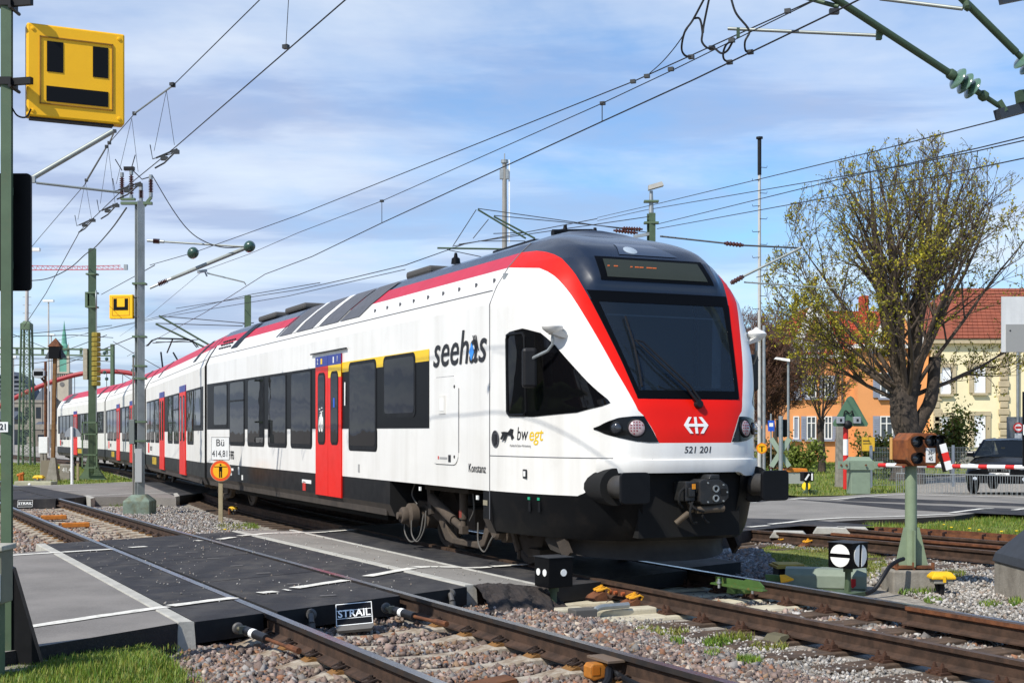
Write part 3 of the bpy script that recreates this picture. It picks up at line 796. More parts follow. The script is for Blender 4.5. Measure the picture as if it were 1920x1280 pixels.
def glass(name, col, tr, rough=.02, tint=(.35, .4, .45), ior=1.36):
    m = bpy.data.materials.new(name); m.use_nodes = True; t = m.node_tree; t.nodes.clear()
    o = N(t, 'ShaderNodeOutputMaterial'); g = N(t, 'ShaderNodeBsdfGlossy'); g.inputs['Roughness'].default_value = rough
    p = N(t, 'ShaderNodeBsdfTransparent'); p.inputs[0].default_value = (*tint, 1)
    d_ = N(t, 'ShaderNodeBsdfDiffuse'); d_.inputs[0].default_value = (*col, 1)
    fr = N(t, 'ShaderNodeFresnel'); fr.inputs[0].default_value = ior
    tcn = N(t, 'ShaderNodeTexCoord'); f = noise(tcn.outputs['Object'], .8, 3, .5, nt=t)
    bn = N(t, 'ShaderNodeBump'); bn.inputs['Strength'].default_value = .16; bn.inputs['Distance'].default_value = .05; L(t, f, bn.inputs['Height'])
    L(t, bn.outputs[0], g.inputs['Normal'])
    a = N(t, 'ShaderNodeMixShader'); a.inputs[0].default_value = tr
    L(t, d_.outputs[0], a.inputs[1]); L(t, p.outputs[0], a.inputs[2])
    b = N(t, 'ShaderNodeMixShader'); L(t, fr.outputs[0], b.inputs[0]); L(t, a.outputs[0], b.inputs[1]); L(t, g.outputs[0], b.inputs[2])
    L(t, b.outputs[0], o.inputs[0])
    return m
g_side = glass('side_glass', (.007, .007, .009), .0, ior=1.24)
g_front = glass('front_glass', (.03, .042, .055), .72, tint=(.62, .68, .72), ior=1.65)
g_cab = glass('cab_side_glass', (.004, .004, .005), .1, tint=(.08, .08, .08))

train = thing('train', 'white and red electric commuter train with a dark sloping windscreen on the second track', 'train', (C0.x, C0.y, 0), T_ANG)
# --- nose surface
WT = [(.3, 1.30), (.55, 1.40), (.9, 1.44), (3.14, 1.44), (3.35, 1.35), (3.58, 1.20), (3.77, 1.03), (3.89, .90), (4.0, .62), (4.06, .4), (4.1, .02)]
ST = [(.3, .5), (.6, .3), (.95, .22), (1.2, .19), (1.4, .18), (1.65, .2), (1.9, .26), (2.03, .32), (2.4, .52), (3.11, .914), (3.4, 1.09), (3.58, 1.24), (3.75, 1.46), (3.85, 1.68), (3.93, 1.93), (3.98, 2.15), (4.05, 2.35), (4.1, 2.42)]
AT = [(.3, 3.6), (1.6, 3.8), (2.0, 4.5), (2.5, 6.6), (3.0, 7.5), (4.1, 7.5)]
BT = [(.3, 1.6), (1.8, 1.6), (2.6, 1.85), (4.1, 1.9)]
def ip(t, x): return float(np.interp(x, [a for a, _ in t], [b for _, b in t]))
JOINT = 2.42
def sm(t): t = min(1, max(0, t)); return t * t * (3 - 2 * t)
def hood(h, w):
    """raised housing round the destination display"""
    a = abs(w)
    wl = .80 - (h - 3.2) * .0
    return .075 * sm((wl + .10 - a) / .10) * sm((h - 3.16) / .17) * sm((4.0 - h) / .35)
def s_w(h, w):
    x = min(1, abs(w) / ip(WT, h)); D = JOINT - ip(ST, h)
    return ip(ST, h) + D * (1 - max(0, 1 - x ** ip(AT, h)) ** (1 / ip(BT, h))) - hood(h, w)
def w_s(h, s):
    """half width at height h, distance s (inverse of s_w, without hood)"""
    D = JOINT - ip(ST, h); r = 1 - (s - ip(ST, h)) / D
    r = min(1, max(0, r)); return ip(WT, h) * max(0, 1 - r ** ip(BT, h)) ** (1 / ip(AT, h))
def surf(h, w, off=0.):
    s = s_w(h, w)
    if off:
        e = .01
        ds_w = (s_w(h, w + e) - s_w(h, w - e)) / (2 * e); ds_h = (s_w(min(h + e, 4.09), w) - s_w(h - e, w)) / (2 * e)
        n = Vector((ds_w, -1, ds_h)).normalized()
        return Vector((w, s, h)) + n * off
    return Vector((w, s, h))
def surf_side(h, s, off=0., side=-1):
    w_ = w_s(h, s); return Vector((side * (w_ + off), s - off * .25, h))
R_OUT = [(1.515, .455), (1.65, .515), (1.80, .60), (1.81, .64), (2.0, .705), (2.305, .82), (2.771, .965), (3.143, 1.085), (3.355, 1.141), (3.46, 1.165), (3.522, 1.18), (3.56, 1.20), (3.58, 1.21)]
R_IN = [(2.0, .645), (2.381, .725), (2.829, .835), (3.212, .935), (3.467, .985), (3.648, 1.008), (3.745, 1.027), (3.77, 1.04)]
hs = sorted(set([.94] + list(np.arange(1.0, 1.5, .08)) + [1.2, 1.345, 1.515] + list(np.arange(1.56, 1.99, .06)) + [1.985] + list(np.arange(2.05, 3.55, .06)) + [3.58, 3.6, 3.65, 3.7, 3.74, 3.77, 3.8, 3.84, 3.88, 3.91, 3.94, 3.965, 3.985, 4.0, 4.02, 4.04, 4.06, 4.08, 4.095]))
n1_, n2_, n3_ = 16, 3, 26
def nose_row(h):
    Wm = ip(WT, h) * .99999
    w2 = ip(R_OUT, h) if h < 3.58 else Wm
    w2 = min(w2, Wm)
    if h < 1.99: w1 = w2 * .9
    else: w1 = min(ip(R_IN, h) if h < 3.77 else Wm, w2)
    ws = [w1 * i / n1_ for i in range(n1_)] + [w1 + (w2 - w1) * i / n2_ for i in range(n2_)]
    if Wm - w2 < 1e-3: return [Vector((x, s_w(h, x), h)) for x in ws] + [Vector((w2 + (Wm - w2) * i / n3_, s_w(h, Wm) if w2 >= Wm - 1e-4 else s_w(h, w2 + (Wm - w2) * i / n3_), h)) for i in range(n3_ + 1)]
    s2 = s_w(h, w2)
    out = [Vector((x, s_w(h, x), h)) for x in ws]
    for i in range(n3_ + 1):       # even steps in a mix of s and w towards the joint
        t = i / n3_; s = s2 + (JOINT - s2) * (t ** 1.5)
        wv = w_s(h, s) if i else w2
        if i == n3_: wv = Wm
        out.append(Vector((max(wv, w2), s, h)))
    return out
mbn = MB(); rowsR = [nose_row(h) for h in hs]
ncol = n1_ + n2_ + n3_ + 1
def gl_half(h): return ip([(2.03, .63), (2.43, .715), (2.73, .775), (3.10, .845)], h)
for side in (1, -1):
    for i in range(len(hs) - 1):
        hm = (hs[i] + hs[i + 1]) / 2
        for j in range(ncol - 1):
            q = [rowsR[i][j], rowsR[i][j + 1], rowsR[i + 1][j + 1], rowsR[i + 1][j]]
            wm = sum(p.x for p in q) / 4
            if 2.08 < hm < 3.06 and wm < gl_half(hm) - .05: continue        # windscreen opening
            if hm < 1.19 and wm < .62: continue                             # coupler opening
            if j < n1_ + n2_:
                if hm < 1.515: mi = 0
                elif hm < 1.985: mi = 1
                elif j < n1_: mi = 2
                else: mi = 1 if hm < 3.58 or j >= n1_ else 2
                if hm > 3.77: mi = 2
            else:
                mi = 0
                if hm > 3.58: mi = 1 if hm < 3.77 else 2
            if hm < 1.19:
                sm_ = sum(p.y for p in q) / 4
                lim = .945 + .25 * sm((1.12 - wm) / .22)
                if hm < lim - .07: mi = 3
            vs = [(side * p.x, p.y, p.z) for p in q]
            mbn.add(vs, [(0, 1, 2, 3) if side > 0 else (3, 2, 1, 0)], mi)
# black lower front fairing
low_h = [.94, .85, .75, .65, .55, .46]
for side in (1, -1):
    for i in range(len(low_h) - 1):
        r0, r1 = [], []
        for k in range(31):
            t = k / 30
            for r, h in ((r0, low_h[i]), (r1, low_h[i + 1])):
                s = ip(ST, h) + (JOINT - ip(ST, h)) * t ** 1.6
                r.append(Vector((w_s(h, s), s, h)))
        for k in range(30):
            q = [r0[k], r1[k], r1[k + 1], r0[k + 1]]
            wm = sum(p.x for p in q) / 4
            if wm < .60 and low_h[i] > .56: continue
            mbn.add([(side * p.x, p.y, p.z) for p in q], [(0, 1, 2, 3)], 3)
bm_nose = mbn.build('cab_body', [m_tw, m_tred, m_tdark, m_tblack], train, smooth=30, fix=False)
bm_ = bmesh.new(); bm_.from_mesh(bm_nose.data); bmesh.ops.remove_doubles(bm_, verts=bm_.verts, dist=.0004); bmesh.ops.recalc_face_normals(bm_, faces=bm_.faces); bm_.to_mesh(bm_nose.data); bm_.free()
cab = bm_nose
edge_w = lambda h: 1.125 - .225 * float(np.interp((h - .945) / .25, [sm(k / 20) for k in range(21)], [k / 20 for k in range(21)]))
def patch(name, hs_, wl, wr, m, off, parent=cab, nw=14, depth=0., smooth='all'):
    """piece lying on the nose between w = wl(h) and wr(h)"""
    mb = MB(); rows = [[surf(h, wl(h) + (wr(h) - wl(h)) * j / nw, off) for j in range(nw + 1)] for h in hs_]
    mb.sheet(rows)
    if depth:
        rim = rows[0] + [r[-1] for r in rows[1:]] + rows[-1][-2::-1] + [r[0] for r in rows[-2:0:-1]]
        n = len(rim); mb.add(list(rim) + [p + Vector((0, depth, 0)) for p in rim], [(i, (i + 1) % n, n + (i + 1) % n, n + i) for i in range(n)])
    return mb.build(name, m, parent, smooth=smooth)
for sg_ in (-1, 1): patch('buffer_fairing', list(np.linspace(.93, 1.193, 14)), lambda h: sg_ * .6, lambda h: sg_ * edge_w(h), m_tblack, .004, nw=12)
H2 = list(np.linspace(2.055, 3.085, 16))
ws_ = patch('windscreen', H2, lambda h: -gl_half(h), lambda h: gl_half(h), g_front, .004, smooth='all')
# black ceramic border of the windscreen
for nm, hh, a, b in (('windscreen_border', list(np.linspace(1.99, 2.075, 4)), lambda h: -ip(R_IN, h) + .004, lambda h: ip(R_IN, h) - .004), ('windscreen_border', list(np.linspace(3.06, 3.19, 5)), lambda h: -ip(R_IN, h) + .02, lambda h: ip(R_IN, h) - .02),
                     ('windscreen_border', H2, lambda h: -ip(R_IN, h) + .004, lambda h: -gl_half(h) + .03), ('windscreen_border', H2, lambda h: gl_half(h) - .03, lambda h: ip(R_IN, h) - .004)):
    patch(nm, hh, a, b, m_tband, .009 if nm else 0, nw=10, depth=.03)
# inside of the cab: floor, desk, rear wall, seat
mb = MB(); mb.box(-1.30, 1.30, 2.3, 2.36, .6, 3.5); mb.build('cab_rear_wall', mat('cab_grey', '#8b9194', .8), cab)
mb = MB(); mb.prism([(.56, 1.98), (.70, 2.08), (1.15, 2.16), (1.2, 1.5), (.6, 1.5)], lambda a, b, d: (d, a, b), -.72, .72); mb.build('driver_desk', mat('desk_grey', '#8a8780', .8, var=.05), cab, bevel=.02)
mb = MB(); mb.box(-.05, .28, .66, .9, 2.12, 2.28); mb.build('desk_screen', m_dark, cab, bevel=.02)
mb = MB(); mb.cbox((.0, 1.75, 2.15), (.5, .14, .9)); mb.cbox((0, 1.78, 2.72), (.3, .1, .24)); mb.build('driver_seat', mat('seat_fabric', '#2b2f3a', .9), cab, bevel=.04)
mb = MB(); mb.beam((.62, .75, 2.1), (.80, 1.0, 3.0), .10, .03); mb.build('sun_blind_rail', m_galv, cab)
mb = MB(); mb.beam((-.78, .93, 2.93), (.80, .93, 2.92), .012, .014); mb.build('blind_edge', mat('blind', '#9aa5aa', .6), cab)
# destination display and its frame, top headlight
patch('display_frame', list(np.linspace(3.31, 3.60, 8)), lambda h: -.735 + (h - 3.31) * .12, lambda h: .735 - (h - 3.31) * .12, m_tband, .006, depth=.02)
dsp = patch('display_screen', list(np.linspace(3.345, 3.565, 6)), lambda h: -.66 + (h - 3.31) * .15, lambda h: .66 - (h - 3.31) * .15, mat('display_glass', '#33362c', .12, var=.05, vscale=1.5), .012)
m_amber = mat('amber_led', '#c2562a', .5, emis=((.9, .3, .08), .25))
for k, (w0, n_) in enumerate(((-.60, 1), (-.52, 2), (-.31, 1), (-.25, 2), (-.19, 2), (-.10, 3), (-.02, 2))):
    pp = surf(3.475, w0, .016)
    mb = MB(); mb.beam(pp, surf(3.475, w0 + .022 * n_, .016), .012, .012); mb.build('led_segment', m_amber, dsp)
patch('headlight_cover', list(np.linspace(3.64, 3.80, 6)), lambda h: -.36 + (h - 3.64) * .5, lambda h: .42 - (h - 3.64) * 1.3, mat('smoked_cover', '#3a4454', .12, coat=.5), .008)
p = surf(3.70, -.17, .0); mb = MB(); mb.lathe([(.085, -.02), (.085, .012), (.075, .018), (.003, .026)], 20, p, surf(3.70, -.17, .1) - p); mb.build('headlight', mat('lamp_glass', '#9fabb5', .12, spec=.8), cab, smooth=True)
# headlamp pods
def pod(side):
    top = [(.47, 1.775), (.60, 1.80), (.70, 1.80), (.84, 1.785), (.94, 1.74), (1.02, 1.675)]
    bot = [(.44, 1.525), (.55, 1.520), (.70, 1.535), (.84, 1.57), (.94, 1.605), (1.02, 1.66)]
    inn = lambda h: .455 + (h - 1.515) * .51
    mb = MB(); rows = []
    for i in range(17):
        t = i / 16; a = .455 + (1.03 - .455) * t
        hb = ip(bot, a); ht = max(ip(top, a), hb + .005)
        r = []
        for j in range(9):
            h = hb + (ht - hb) * j / 8; aw = max(a, inn(h)) if t < .35 else a
            r.append(surf(h, side * aw, .007))
        rows.append(r)
    mb.sheet(rows)
    pd = mb.build('headlight_pod', mat('pod_black', '#060607', .15, spec=.35), cab, smooth='all')
    for w_, r_, m_ in ((.685, .092, mat('lamp_lens', '#a08f90', .1, spec=.9, var=.25, vscale=30)), (.865, .062, mat('lamp_dark', '#2d2f33', .12, spec=.8))):
        c = surf(1.672, side * w_, .006); n_ = (surf(1.672, side * w_, .05) - surf(1.672, side * w_, .0)).normalized()
        mb = MB(); mb.lathe([(r_ * 1.12, -.01), (r_ * 1.12, .008), (r_, .012), (r_ * .98, .006)], 24, c, n_); mb.build('lamp_ring', m_frame, pd, smooth=True)
        mb = MB(); mb.lathe([(r_, .0), (r_ * .9, .012), (r_ * .55, .022), (.002, .026)], 20, c, n_); ln = mb.build('lamp', m_, pd, smooth='all')
        if r_ > .08:
            mr = mat('red_led', '#7b1420', .2, spec=.8); x_ = n_.cross(Vector((0, 0, 1))).normalized(); y_ = x_.cross(n_)
            mb = MB()
            for a_ in range(5):
                for b_ in range(5):
                    if (a_ - 2) ** 2 + (b_ - 2) ** 2 <= 5 and a_ + b_ > 2: mb.lathe([(.010, .0), (.008, .006), (.001, .007)], 6, c + x_ * ((a_ - 2) * .03) + y_ * ((b_ - 2) * .03) + n_ * (.024 - .0022 * ((a_ - 2) ** 2 + (b_ - 2) ** 2)), n_)
            mb.build('red_tail_lamp', mr, pd)
pod(-1); pod(1)
# side windows of the cab, wrapped round the corner
TOPE = [(2.0, 2.75), (1.9, 2.78), (1.62, 2.80), (1.28, 2.725), (1.05, 2.576), (.82, 2.351), (.605, 2.114), (.466, 1.969), (.452, 1.945)]
BOTE = [(2.0, 1.84), (1.94, 1.812), (1.445, 1.801), (.78, 1.841), (.52, 1.905), (.466, 1.929), (.452, 1.94)]
def cabwin(side):
    T_ = TOPE[::-1]; B_ = BOTE[::-1]
    mb = MB(); ss = [.452 + (2.0 - .452) * (i / 22) ** 1.35 for i in range(23)]
    rows = [[surf_side(ip(B_, s) + (ip(T_, s) - ip(B_, s)) * j / 10, s, .006, side) for j in range(11)] for s in ss]
    mb.sheet(rows)
    o = mb.build('cab_side_window', g_cab, cab, smooth='all')
    # raised frame of the rear pane
    fr = [(1.97, 1.86), (1.97, 2.70), (1.93, 2.745), (1.62, 2.745), (1.58, 2.70), (1.58, 1.86), (1.62, 1.825), (1.93, 1.825)]
    mb = MB(); mb.tube([surf_side(h, s, .010, side) for s, h in fr + fr[:1]], .016, 6); mb.build('pane_frame', m_frame, o, smooth=True)
    return o
cabwin(-1); cabwin(1)
# emblem, number, lettering on the front
def emblem():
    mb = MB()
    def fr(a, b, d_): return surf(1.703 + b, .008 + a, .006 + d_)
    for sx in (-1, 1):
        mb.prism([(sx * .155, 0), (sx * .085, .088), (sx * .045, .088), (sx * .098, .016), (sx * .098, -.016), (sx * .045, -.088), (sx * .085, -.088)], fr, 0, .002)
    mb.prism([(-.10, -.0155), (.10, -.0155), (.10, .0155), (-.10, .0155)], fr, .0005, .0025)
    mb.prism([(-.0165, -.088), (.0165, -.088), (.0165, .088), (-.0165, .088)], fr, .001, .003)
    return mb.build('emblem', m_txtw, cab)
emblem()
text('number', '521 201', .10, m_txt, cab, (0, 0, 0), (1, 0, 0), (0, 0, 1), shear=.18, bold=.001, depth=.0008, fit=.34, mapf=lambda a, b, c: surf(1.437 + b, .015 + a, .002 + c))
# bumper lip, coupler opening, buffers
mb = MB()
for side in (1, -1):
    rows = []
    for k in range(25):
        a = 1.0 * k / 24
        hb = 1.20 if a < .55 else 1.20 - .045 * sm((a - .55) / .1) if side > 0 else 1.20
        rows.append([surf(1.345, side * a, .0), surf(1.335, side * a, .035), surf(1.27, side * a, .045), surf(hb, side * a, .03), surf(hb - .004, side * a, -.05)])
    mb.sheet(rows, flip=side < 0)
mb.build('bumper_lip', m_tw, cab, smooth=30)
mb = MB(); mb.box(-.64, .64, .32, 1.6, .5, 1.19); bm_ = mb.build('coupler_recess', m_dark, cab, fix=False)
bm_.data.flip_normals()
def buffer(sx):
    mb = MB(); mb.lathe([(.125, .62), (.125, .40), (.12, .18), (.112, .12), (.10, .115), (.10, .03), (.09, .025)], 24, (sx * .875, 0, 1.05), (0, 1, 0), 0)
    mb.lathe([(.17, .70), (.17, .45), (.15, .43), (.12, .43)], 24, (sx * .875, 0, 1.05), (0, 1, 0), 0)
    o = mb.build('buffer', mat('buffer_grey', '#3d3b39', .5, var=.2, vscale=6), cab, smooth=True)
    pl = []
    for i in range(24):
        a = 2 * pi * i / 24; c_, s_ = cos(a), sin(a); e = .24
        pl.append((.175 * math.copysign(abs(c_) ** e, c_), .165 * math.copysign(abs(s_) ** e, s_)))
    mb = MB(); mb.prism(pl, lambda a, b, d_: (sx * .875 + a, d_, 1.05 + b), -.03, .015); mb.build('buffer_plate', mat('buffer_plate', '#101114', .5, var=.2, vscale=4, spec=.2), o, bevel=.01)
    mb = MB(); mb.lathe([(.20, .0), (.20, .5), (.19, .5), (.02, .52)], 20, (sx * .885, .36 + .0, 1.05), (0, 1, 0)); mb.build('buffer_pocket', m_dark, o, smooth=True)
buffer(-1); buffer(1)
m_iron = mat('coupler_iron', '#2e2f30', .45, .4, var=.25, vscale=8, dirt=(8, .5, .7, .5, '#51463a'))
mb = MB()
mb.prism([(-.20, .86), (-.20, 1.13), (-.14, 1.16), (.12, 1.16), (.25, 1.08), (.27, 1.02), (.27, .90), (.20, .84), (.08, .82), (-.16, .82)], lambda a, b, d_: (a + .02, d_, b), .0, .34)
mb.cyl((.02, .3, .98), (.02, 1.3, .98), .10, n=14)
mb.prism([(-.02, 1.16), (.02, 1.22), (.16, 1.22), (.16, 1.16)], lambda a, b, d_: (a, d_, b), .02, .3)
cp = mb.build('coupler', m_iron, cab, bevel=.012)
for z_ in (1.03, .90):
    mb = MB(); mb.lathe([(.048, 0), (.048, .018), (.032, .018), (.030, .004)], 18, (.075, -.001, z_), (0, -1, 0)); mb.build('air_port', m_galv, cp, smooth=True)
    mb = MB(); mb.lathe([(.030, 0), (.028, .004)], 14, (.075, -.004, z_), (0, -1, 0)); mb.build('port_hole', m_dark, cp)
mb = MB(); mb.box(.16, .25, -.006, .05, .93, 1.03); mb.build('coupler_hook', m_dark, cp)
for x_, z_ in ((.20, 1.08), (.26, .98), (.20, .86), (-.05, 1.11), (-.05, .85)):
    mb = MB(); mb.cyl((x_, -.012, z_), (x_, .004, z_), .012, n=8); mb.build('bolt', m_galv, cp)
mb = MB(); mb.box(-.36, -.20, .06, .32, .86, 1.13); mb.box(-.33, -.23, .02, .06, .92, 1.05); mb.build('electric_head', m_iron, cp, bevel=.015)
mb = MB(); mb.box(-.285, -.235, .012, .022, 1.03, 1.10); mb.build('warning_label', mat('label_orange', '#d98a17', .5), cp)
mb = MB(); mb.cyl((-.16, .1, .74), (.24, .06, .76), .055, n=14); mb.cyl((-.2, .2, .70), (-.34, .3, .55), .04, n=10); mb.cyl((-.2, .15, .72), (-.16, .3, .9), .035, n=10); mb.build('draft_gear', mat('draft_gear', '#54493c', .7, var=.3, vscale=9), cp, smooth=True)
for k, pl in enumerate(([(-.34, .1, 1.05), (-.46, .05, .98), (-.47, .05, .85), (-.38, .1, .78)], [(-.25, .06, .86), (-.32, .02, .72), (-.26, .05, .58), (-.12, .15, .56)], [(-.10, .1, .72), (-.06, .04, .6), (.04, .1, .56)], [(-.3, .1, .86), (-.24, .0, .76), (-.1, .02, .72)])):
    mb = MB(); mb.tube(spline(pl), .017, 7); mb.build('hose', m_dark, cp, smooth=True)
cp.scale = (.78, .9, .78); cp.location = (.06, 0, .225)
# skirt / snow plough below the fairing
mb = MB(); rows = []
for i, (h, sc, ds) in enumerate(((.52, .93, .22), (.42, .92, .34), (.31, .88, .30), (.22, .84, .22))):
    rows.append([Vector((x * sc, .30 + ds + .85 * (abs(x) / 1.3) ** 2.6, h + (.06 * (abs(x) / 1.3) ** 2 if i == 3 else 0))) for x in np.linspace(-1.28, 1.28, 33)])
mb.sheet(rows); mb.sheet([[p + Vector((0, .03, 0)) for p in r] for r in rows], flip=True)
mb.build('snow_plough', mat('plough_grey', '#37332f', .75, var=.25, vscale=4), cab, smooth='all')
for sx in (-1, 1):
    mb = MB(); mb.beam((sx * 1.12, 1.35, .62), (sx * 1.10, 1.05, .26), .04, .16); mb.build('plough_bracket', m_under, cab)
# wiper
mb = MB(); wp = [surf(1.93, .05, .03), surf(1.985, .0, .07), surf(2.5, -.47, .07), surf(2.56, -.51, .06)]
mb.tube([surf(1.92, .055, .045), surf(2.06, -.06, .075), surf(2.34, -.32, .08), surf(2.60, -.53, .06)], [.022, .016, .012, .010], 8)
mb.tube([surf(1.955, .085, .045), surf(2.10, -.02, .075), surf(2.40, -.30, .08), surf(2.58, -.44, .06), surf(2.60, -.53, .06)], [.016, .012, .010, .009, .008], 8)
wpr = mb.build('wiper_arm', m_black, cab, smooth=True)
mb = MB(); mb.tube([surf(h, -.545 - .035 * t, .035) for h, t in ((2.10, 1.0), (2.35, .3), (2.6, -.1), (2.88, .2))], .013, 6); mb.build('wiper_blade', m_black, wpr)
mb = MB(); mb.lathe([(.045, -.02), (.05, .04), (.04, .06), (.002, .065)], 14, surf(1.925, .065, .0), (0, -1, .25)); mb.build('wiper_pivot', m_black, wpr, smooth=True)
# rear view camera pod and mirror each side
for sx in (-1, 1):
    c = Vector((sx * 1.33, .98, 2.755))
    mb = MB(); mb.lathe([(.002, -.065), (.06, -.05), (.11, -.01), (.12, .02), (.095, .05), (.04, .07), (.02, .09), (.004, .10)], 20, c); mb.add(*([[(c.x - sx * .02, c.y - .09, c.z), (c.x - sx * .02, c.y + .09, c.z), (c.x - sx * .28, c.y + .07, c.z - .15), (c.x - sx * .28, c.y - .05, c.z - .15), (c.x + sx * .03, c.y - .05, c.z - .06), (c.x + sx * .03, c.y + .05, c.z - .06)], [(0, 1, 2, 3), (4, 5, 2, 3), (0, 4, 3), (1, 5, 2)]]))
    o = mb.build('camera_pod', m_tw, cab, smooth=True)
    mb = MB(); mb.tube([c + Vector((sx * .0, .0, -.05)), c + Vector((sx * .0, 0, -.17)), c + Vector((sx * .03, .06, -.24)), c + Vector((sx * .12, .24, -.31)), c + Vector((sx * .14, .28, -.36)), c + Vector((sx * .14, .28, -.46))], .018, 8); mb.build('mirror_arm', m_galv, o, smooth=True)
    mb = MB(); mb.box(-.085, .085, -.05, .05, -.22, .22); mb.build('mirror', m_black, o, bevel=.035, loc=c + Vector((sx * .14, .29, -.42)), rz=sx * .35)
# seams
for h_ in (1.352,):
    mb = MB(); mb.tube([surf_side(h_, s, .001) for s in np.linspace(.42, 2.42, 20)], .005, 5); mb.build('panel_seam', m_seam, cab)
mb = MB(); mb.tube([(-.53, s_w(h, .53) - .003, h) for h in (1.21, 1.27, 1.345)], .006, 5); mb.build('panel_seam', m_seam, cab)
# ------------------------------------------------------------------ coach bodies
SEC = [(1.36, .43), (1.44, .60), (1.44, .935), (1.44, 3.14), (1.35, 3.35), (1.20, 3.58), (1.03, 3.77), (.90, 3.89), (.62, 4.0), (.3, 4.06), (0, 4.08)]
SECM = [4, 3, 0, 0, 0, 1, 2, 2, 2, 2]
def coach(name, y0, y1, parent, mats, loc=(0, 0, 0), rz=0, cut=None):
    mb = MB(); full = [(-x, z) for x, z in SEC] + [(x, z) for x, z in SEC[-2::-1]]
    fm = SECM + SECM[::-1]
    ys = [y0] + ([cut[0], cut[1]] if cut else []) + [y1]
    for a, b in zip(ys[:-1], ys[1:]):
        for i in range(len(full) - 1):
            p, q = full[i], full[i + 1]
            if cut and a == cut[0] and min(p[1], q[1]) < .9: continue
            mb.add([(p[0], a, p[1]), (q[0], a, q[1]), (q[0], b, q[1]), (p[0], b, p[1])], [(0, 1, 2, 3)], fm[i])
    for y in (y0, y1): mb.add([(x, y, z) for x, z in full], [tuple(range(len(full)))], 5)
    if cut: 
        for y in cut: mb.add([(-1.44, y, .935), (1.44, y, .935), (1.44, y, .6), (1.36, y, .43), (-1.36, y, .43), (-1.44, y, .6)], [tuple(range(6))], 5)
        mb.add([(-1.44, cut[0], .93), (1.44, cut[0], .93), (1.44, cut[1], .93), (-1.44, cut[1], .93)], [(0, 1, 2, 3)], 5)
    o = mb.build(name, mats, parent, smooth=24, fix=False, loc=loc, rz=rz)
    return o
X = -1.44
def plate(name, y0, y1, z0, z1, m, parent, off=.006, r=0., x=X):
    mb = MB()
    if r:
        pl = []
        for cy_, cz_, a0_ in ((y1 - r, z1 - r, 0), (y0 + r, z1 - r, 90), (y0 + r, z0 + r, 180), (y1 - r, z0 + r, 270)):
            for k in range(5):
                a = radians(a0_ + 22.5 * k); pl.append((cy_ + r * cos(a), cz_ + r * sin(a)))
    else: pl = [(y0, z0), (y1, z0), (y1, z1), (y0, z1)]
    mb.prism(pl, lambda a, b, d_: (x - d_, a, b), -.012, off)
    return mb.build(name, m, parent)
def window(y0, y1, z0, z1, parent, split=None):
    fr = plate('window', y0, y1, z0, z1, m_frame, parent, .010, .10)
    plate('pane', y0 + .055, y1 - .055, z0 + .06, z1 - .05, g_side, fr, .0125, .07)
    if split: plate('glazing_bar', y0 + .05, y1 - .05, split, split + .035, m_frame, fr, .016)
    return fr
def door(y0, y1, z0, z1, parent, sign=True, yellow=False):
    ym = (y0 + y1) / 2
    for k, (a, b) in enumerate(((y0, ym - .008), (ym + .008, y1))):
        d_ = plate('door_leaf', a, b, z0, z1, m_tred, parent, .022)
        wf = plate('door_window', a + .14, b - .14, 1.42, 2.60, m_frame, d_, .026, .10)
        plate('pane', a + .17, b - .17, 1.46, 2.56, g_side, d_, .029, .08)
        if sign: plate('class_sign', a, b, z1 - .165, z1, m_blue, d_, .026)
    return d_
M_car = [m_tw, m_tpink, m_tdark, m_tblack, m_sill, m_dark]
car1 = coach('car_body', JOINT, 18.34, train, M_car, cut=(2.62, 5.95))
# black window band and its white tongues, yellow first class stripe
plate('window_band', 4.40, 18.30, 1.68, 2.70, m_tband, car1, .005)
plate('first_class_stripe', 4.40, 9.0, 2.565, 2.72, m_yel, car1, .008)
window(4.90, 6.22, 1.83, 2.71, car1); window(6.52, 7.84, 1.36, 2.70, car1)
plate('sill_panel', 6.50, 7.86, 1.34, 1.70, m_tband, car1, .005, .08)
for a in (9.89, 11.50, 13.12, 14.71):
    plate('sill_panel', a - .02, a + 1.34, 1.34, 1.75, m_tband, car1, .0055, .09)
    window(a, a + 1.32, 1.36, 2.70, car1, split=2.25 if a == 14.71 else None)
window(16.24, 17.6, 1.72, 2.68, car1)
dl = door(8.187, 9.60, .59, 2.866, car1)
plate('first_class_stripe', 8.187, 8.875, 2.50, 2.70, m_yel, car1, .0245)
mb = MB(); mb.beam((X - .03, 7.9, 2.93), (X - .03, 9.85, 2.93), .03, .02); mb.build('rain_gutter', m_tblack, car1)
def stext(name, body, size, m, y, z, parent, off=.012, **kw): return text(name, body, size, m, parent, (X - off, y, z), (0, -1, 0), (0, 0, 1), **kw)
m_txtb = m_txt
stext('class_number', '1', .52, m_txtw, 8.02, 2.20, car1, .014, bold=.004, xs=.85)
stext('class_number', '2', .13, m_txtw, 9.45, 2.785, dl, .032); stext('class_number', '1', .13, m_txtw, 8.36, 2.785, dl, .032)
plate('sign_mark', 9.20, 9.28, 2.74, 2.83, m_yel, dl, .031); plate('sign_mark', 8.55, 8.60, 2.73, 2.83, m_txtw, dl, .031)
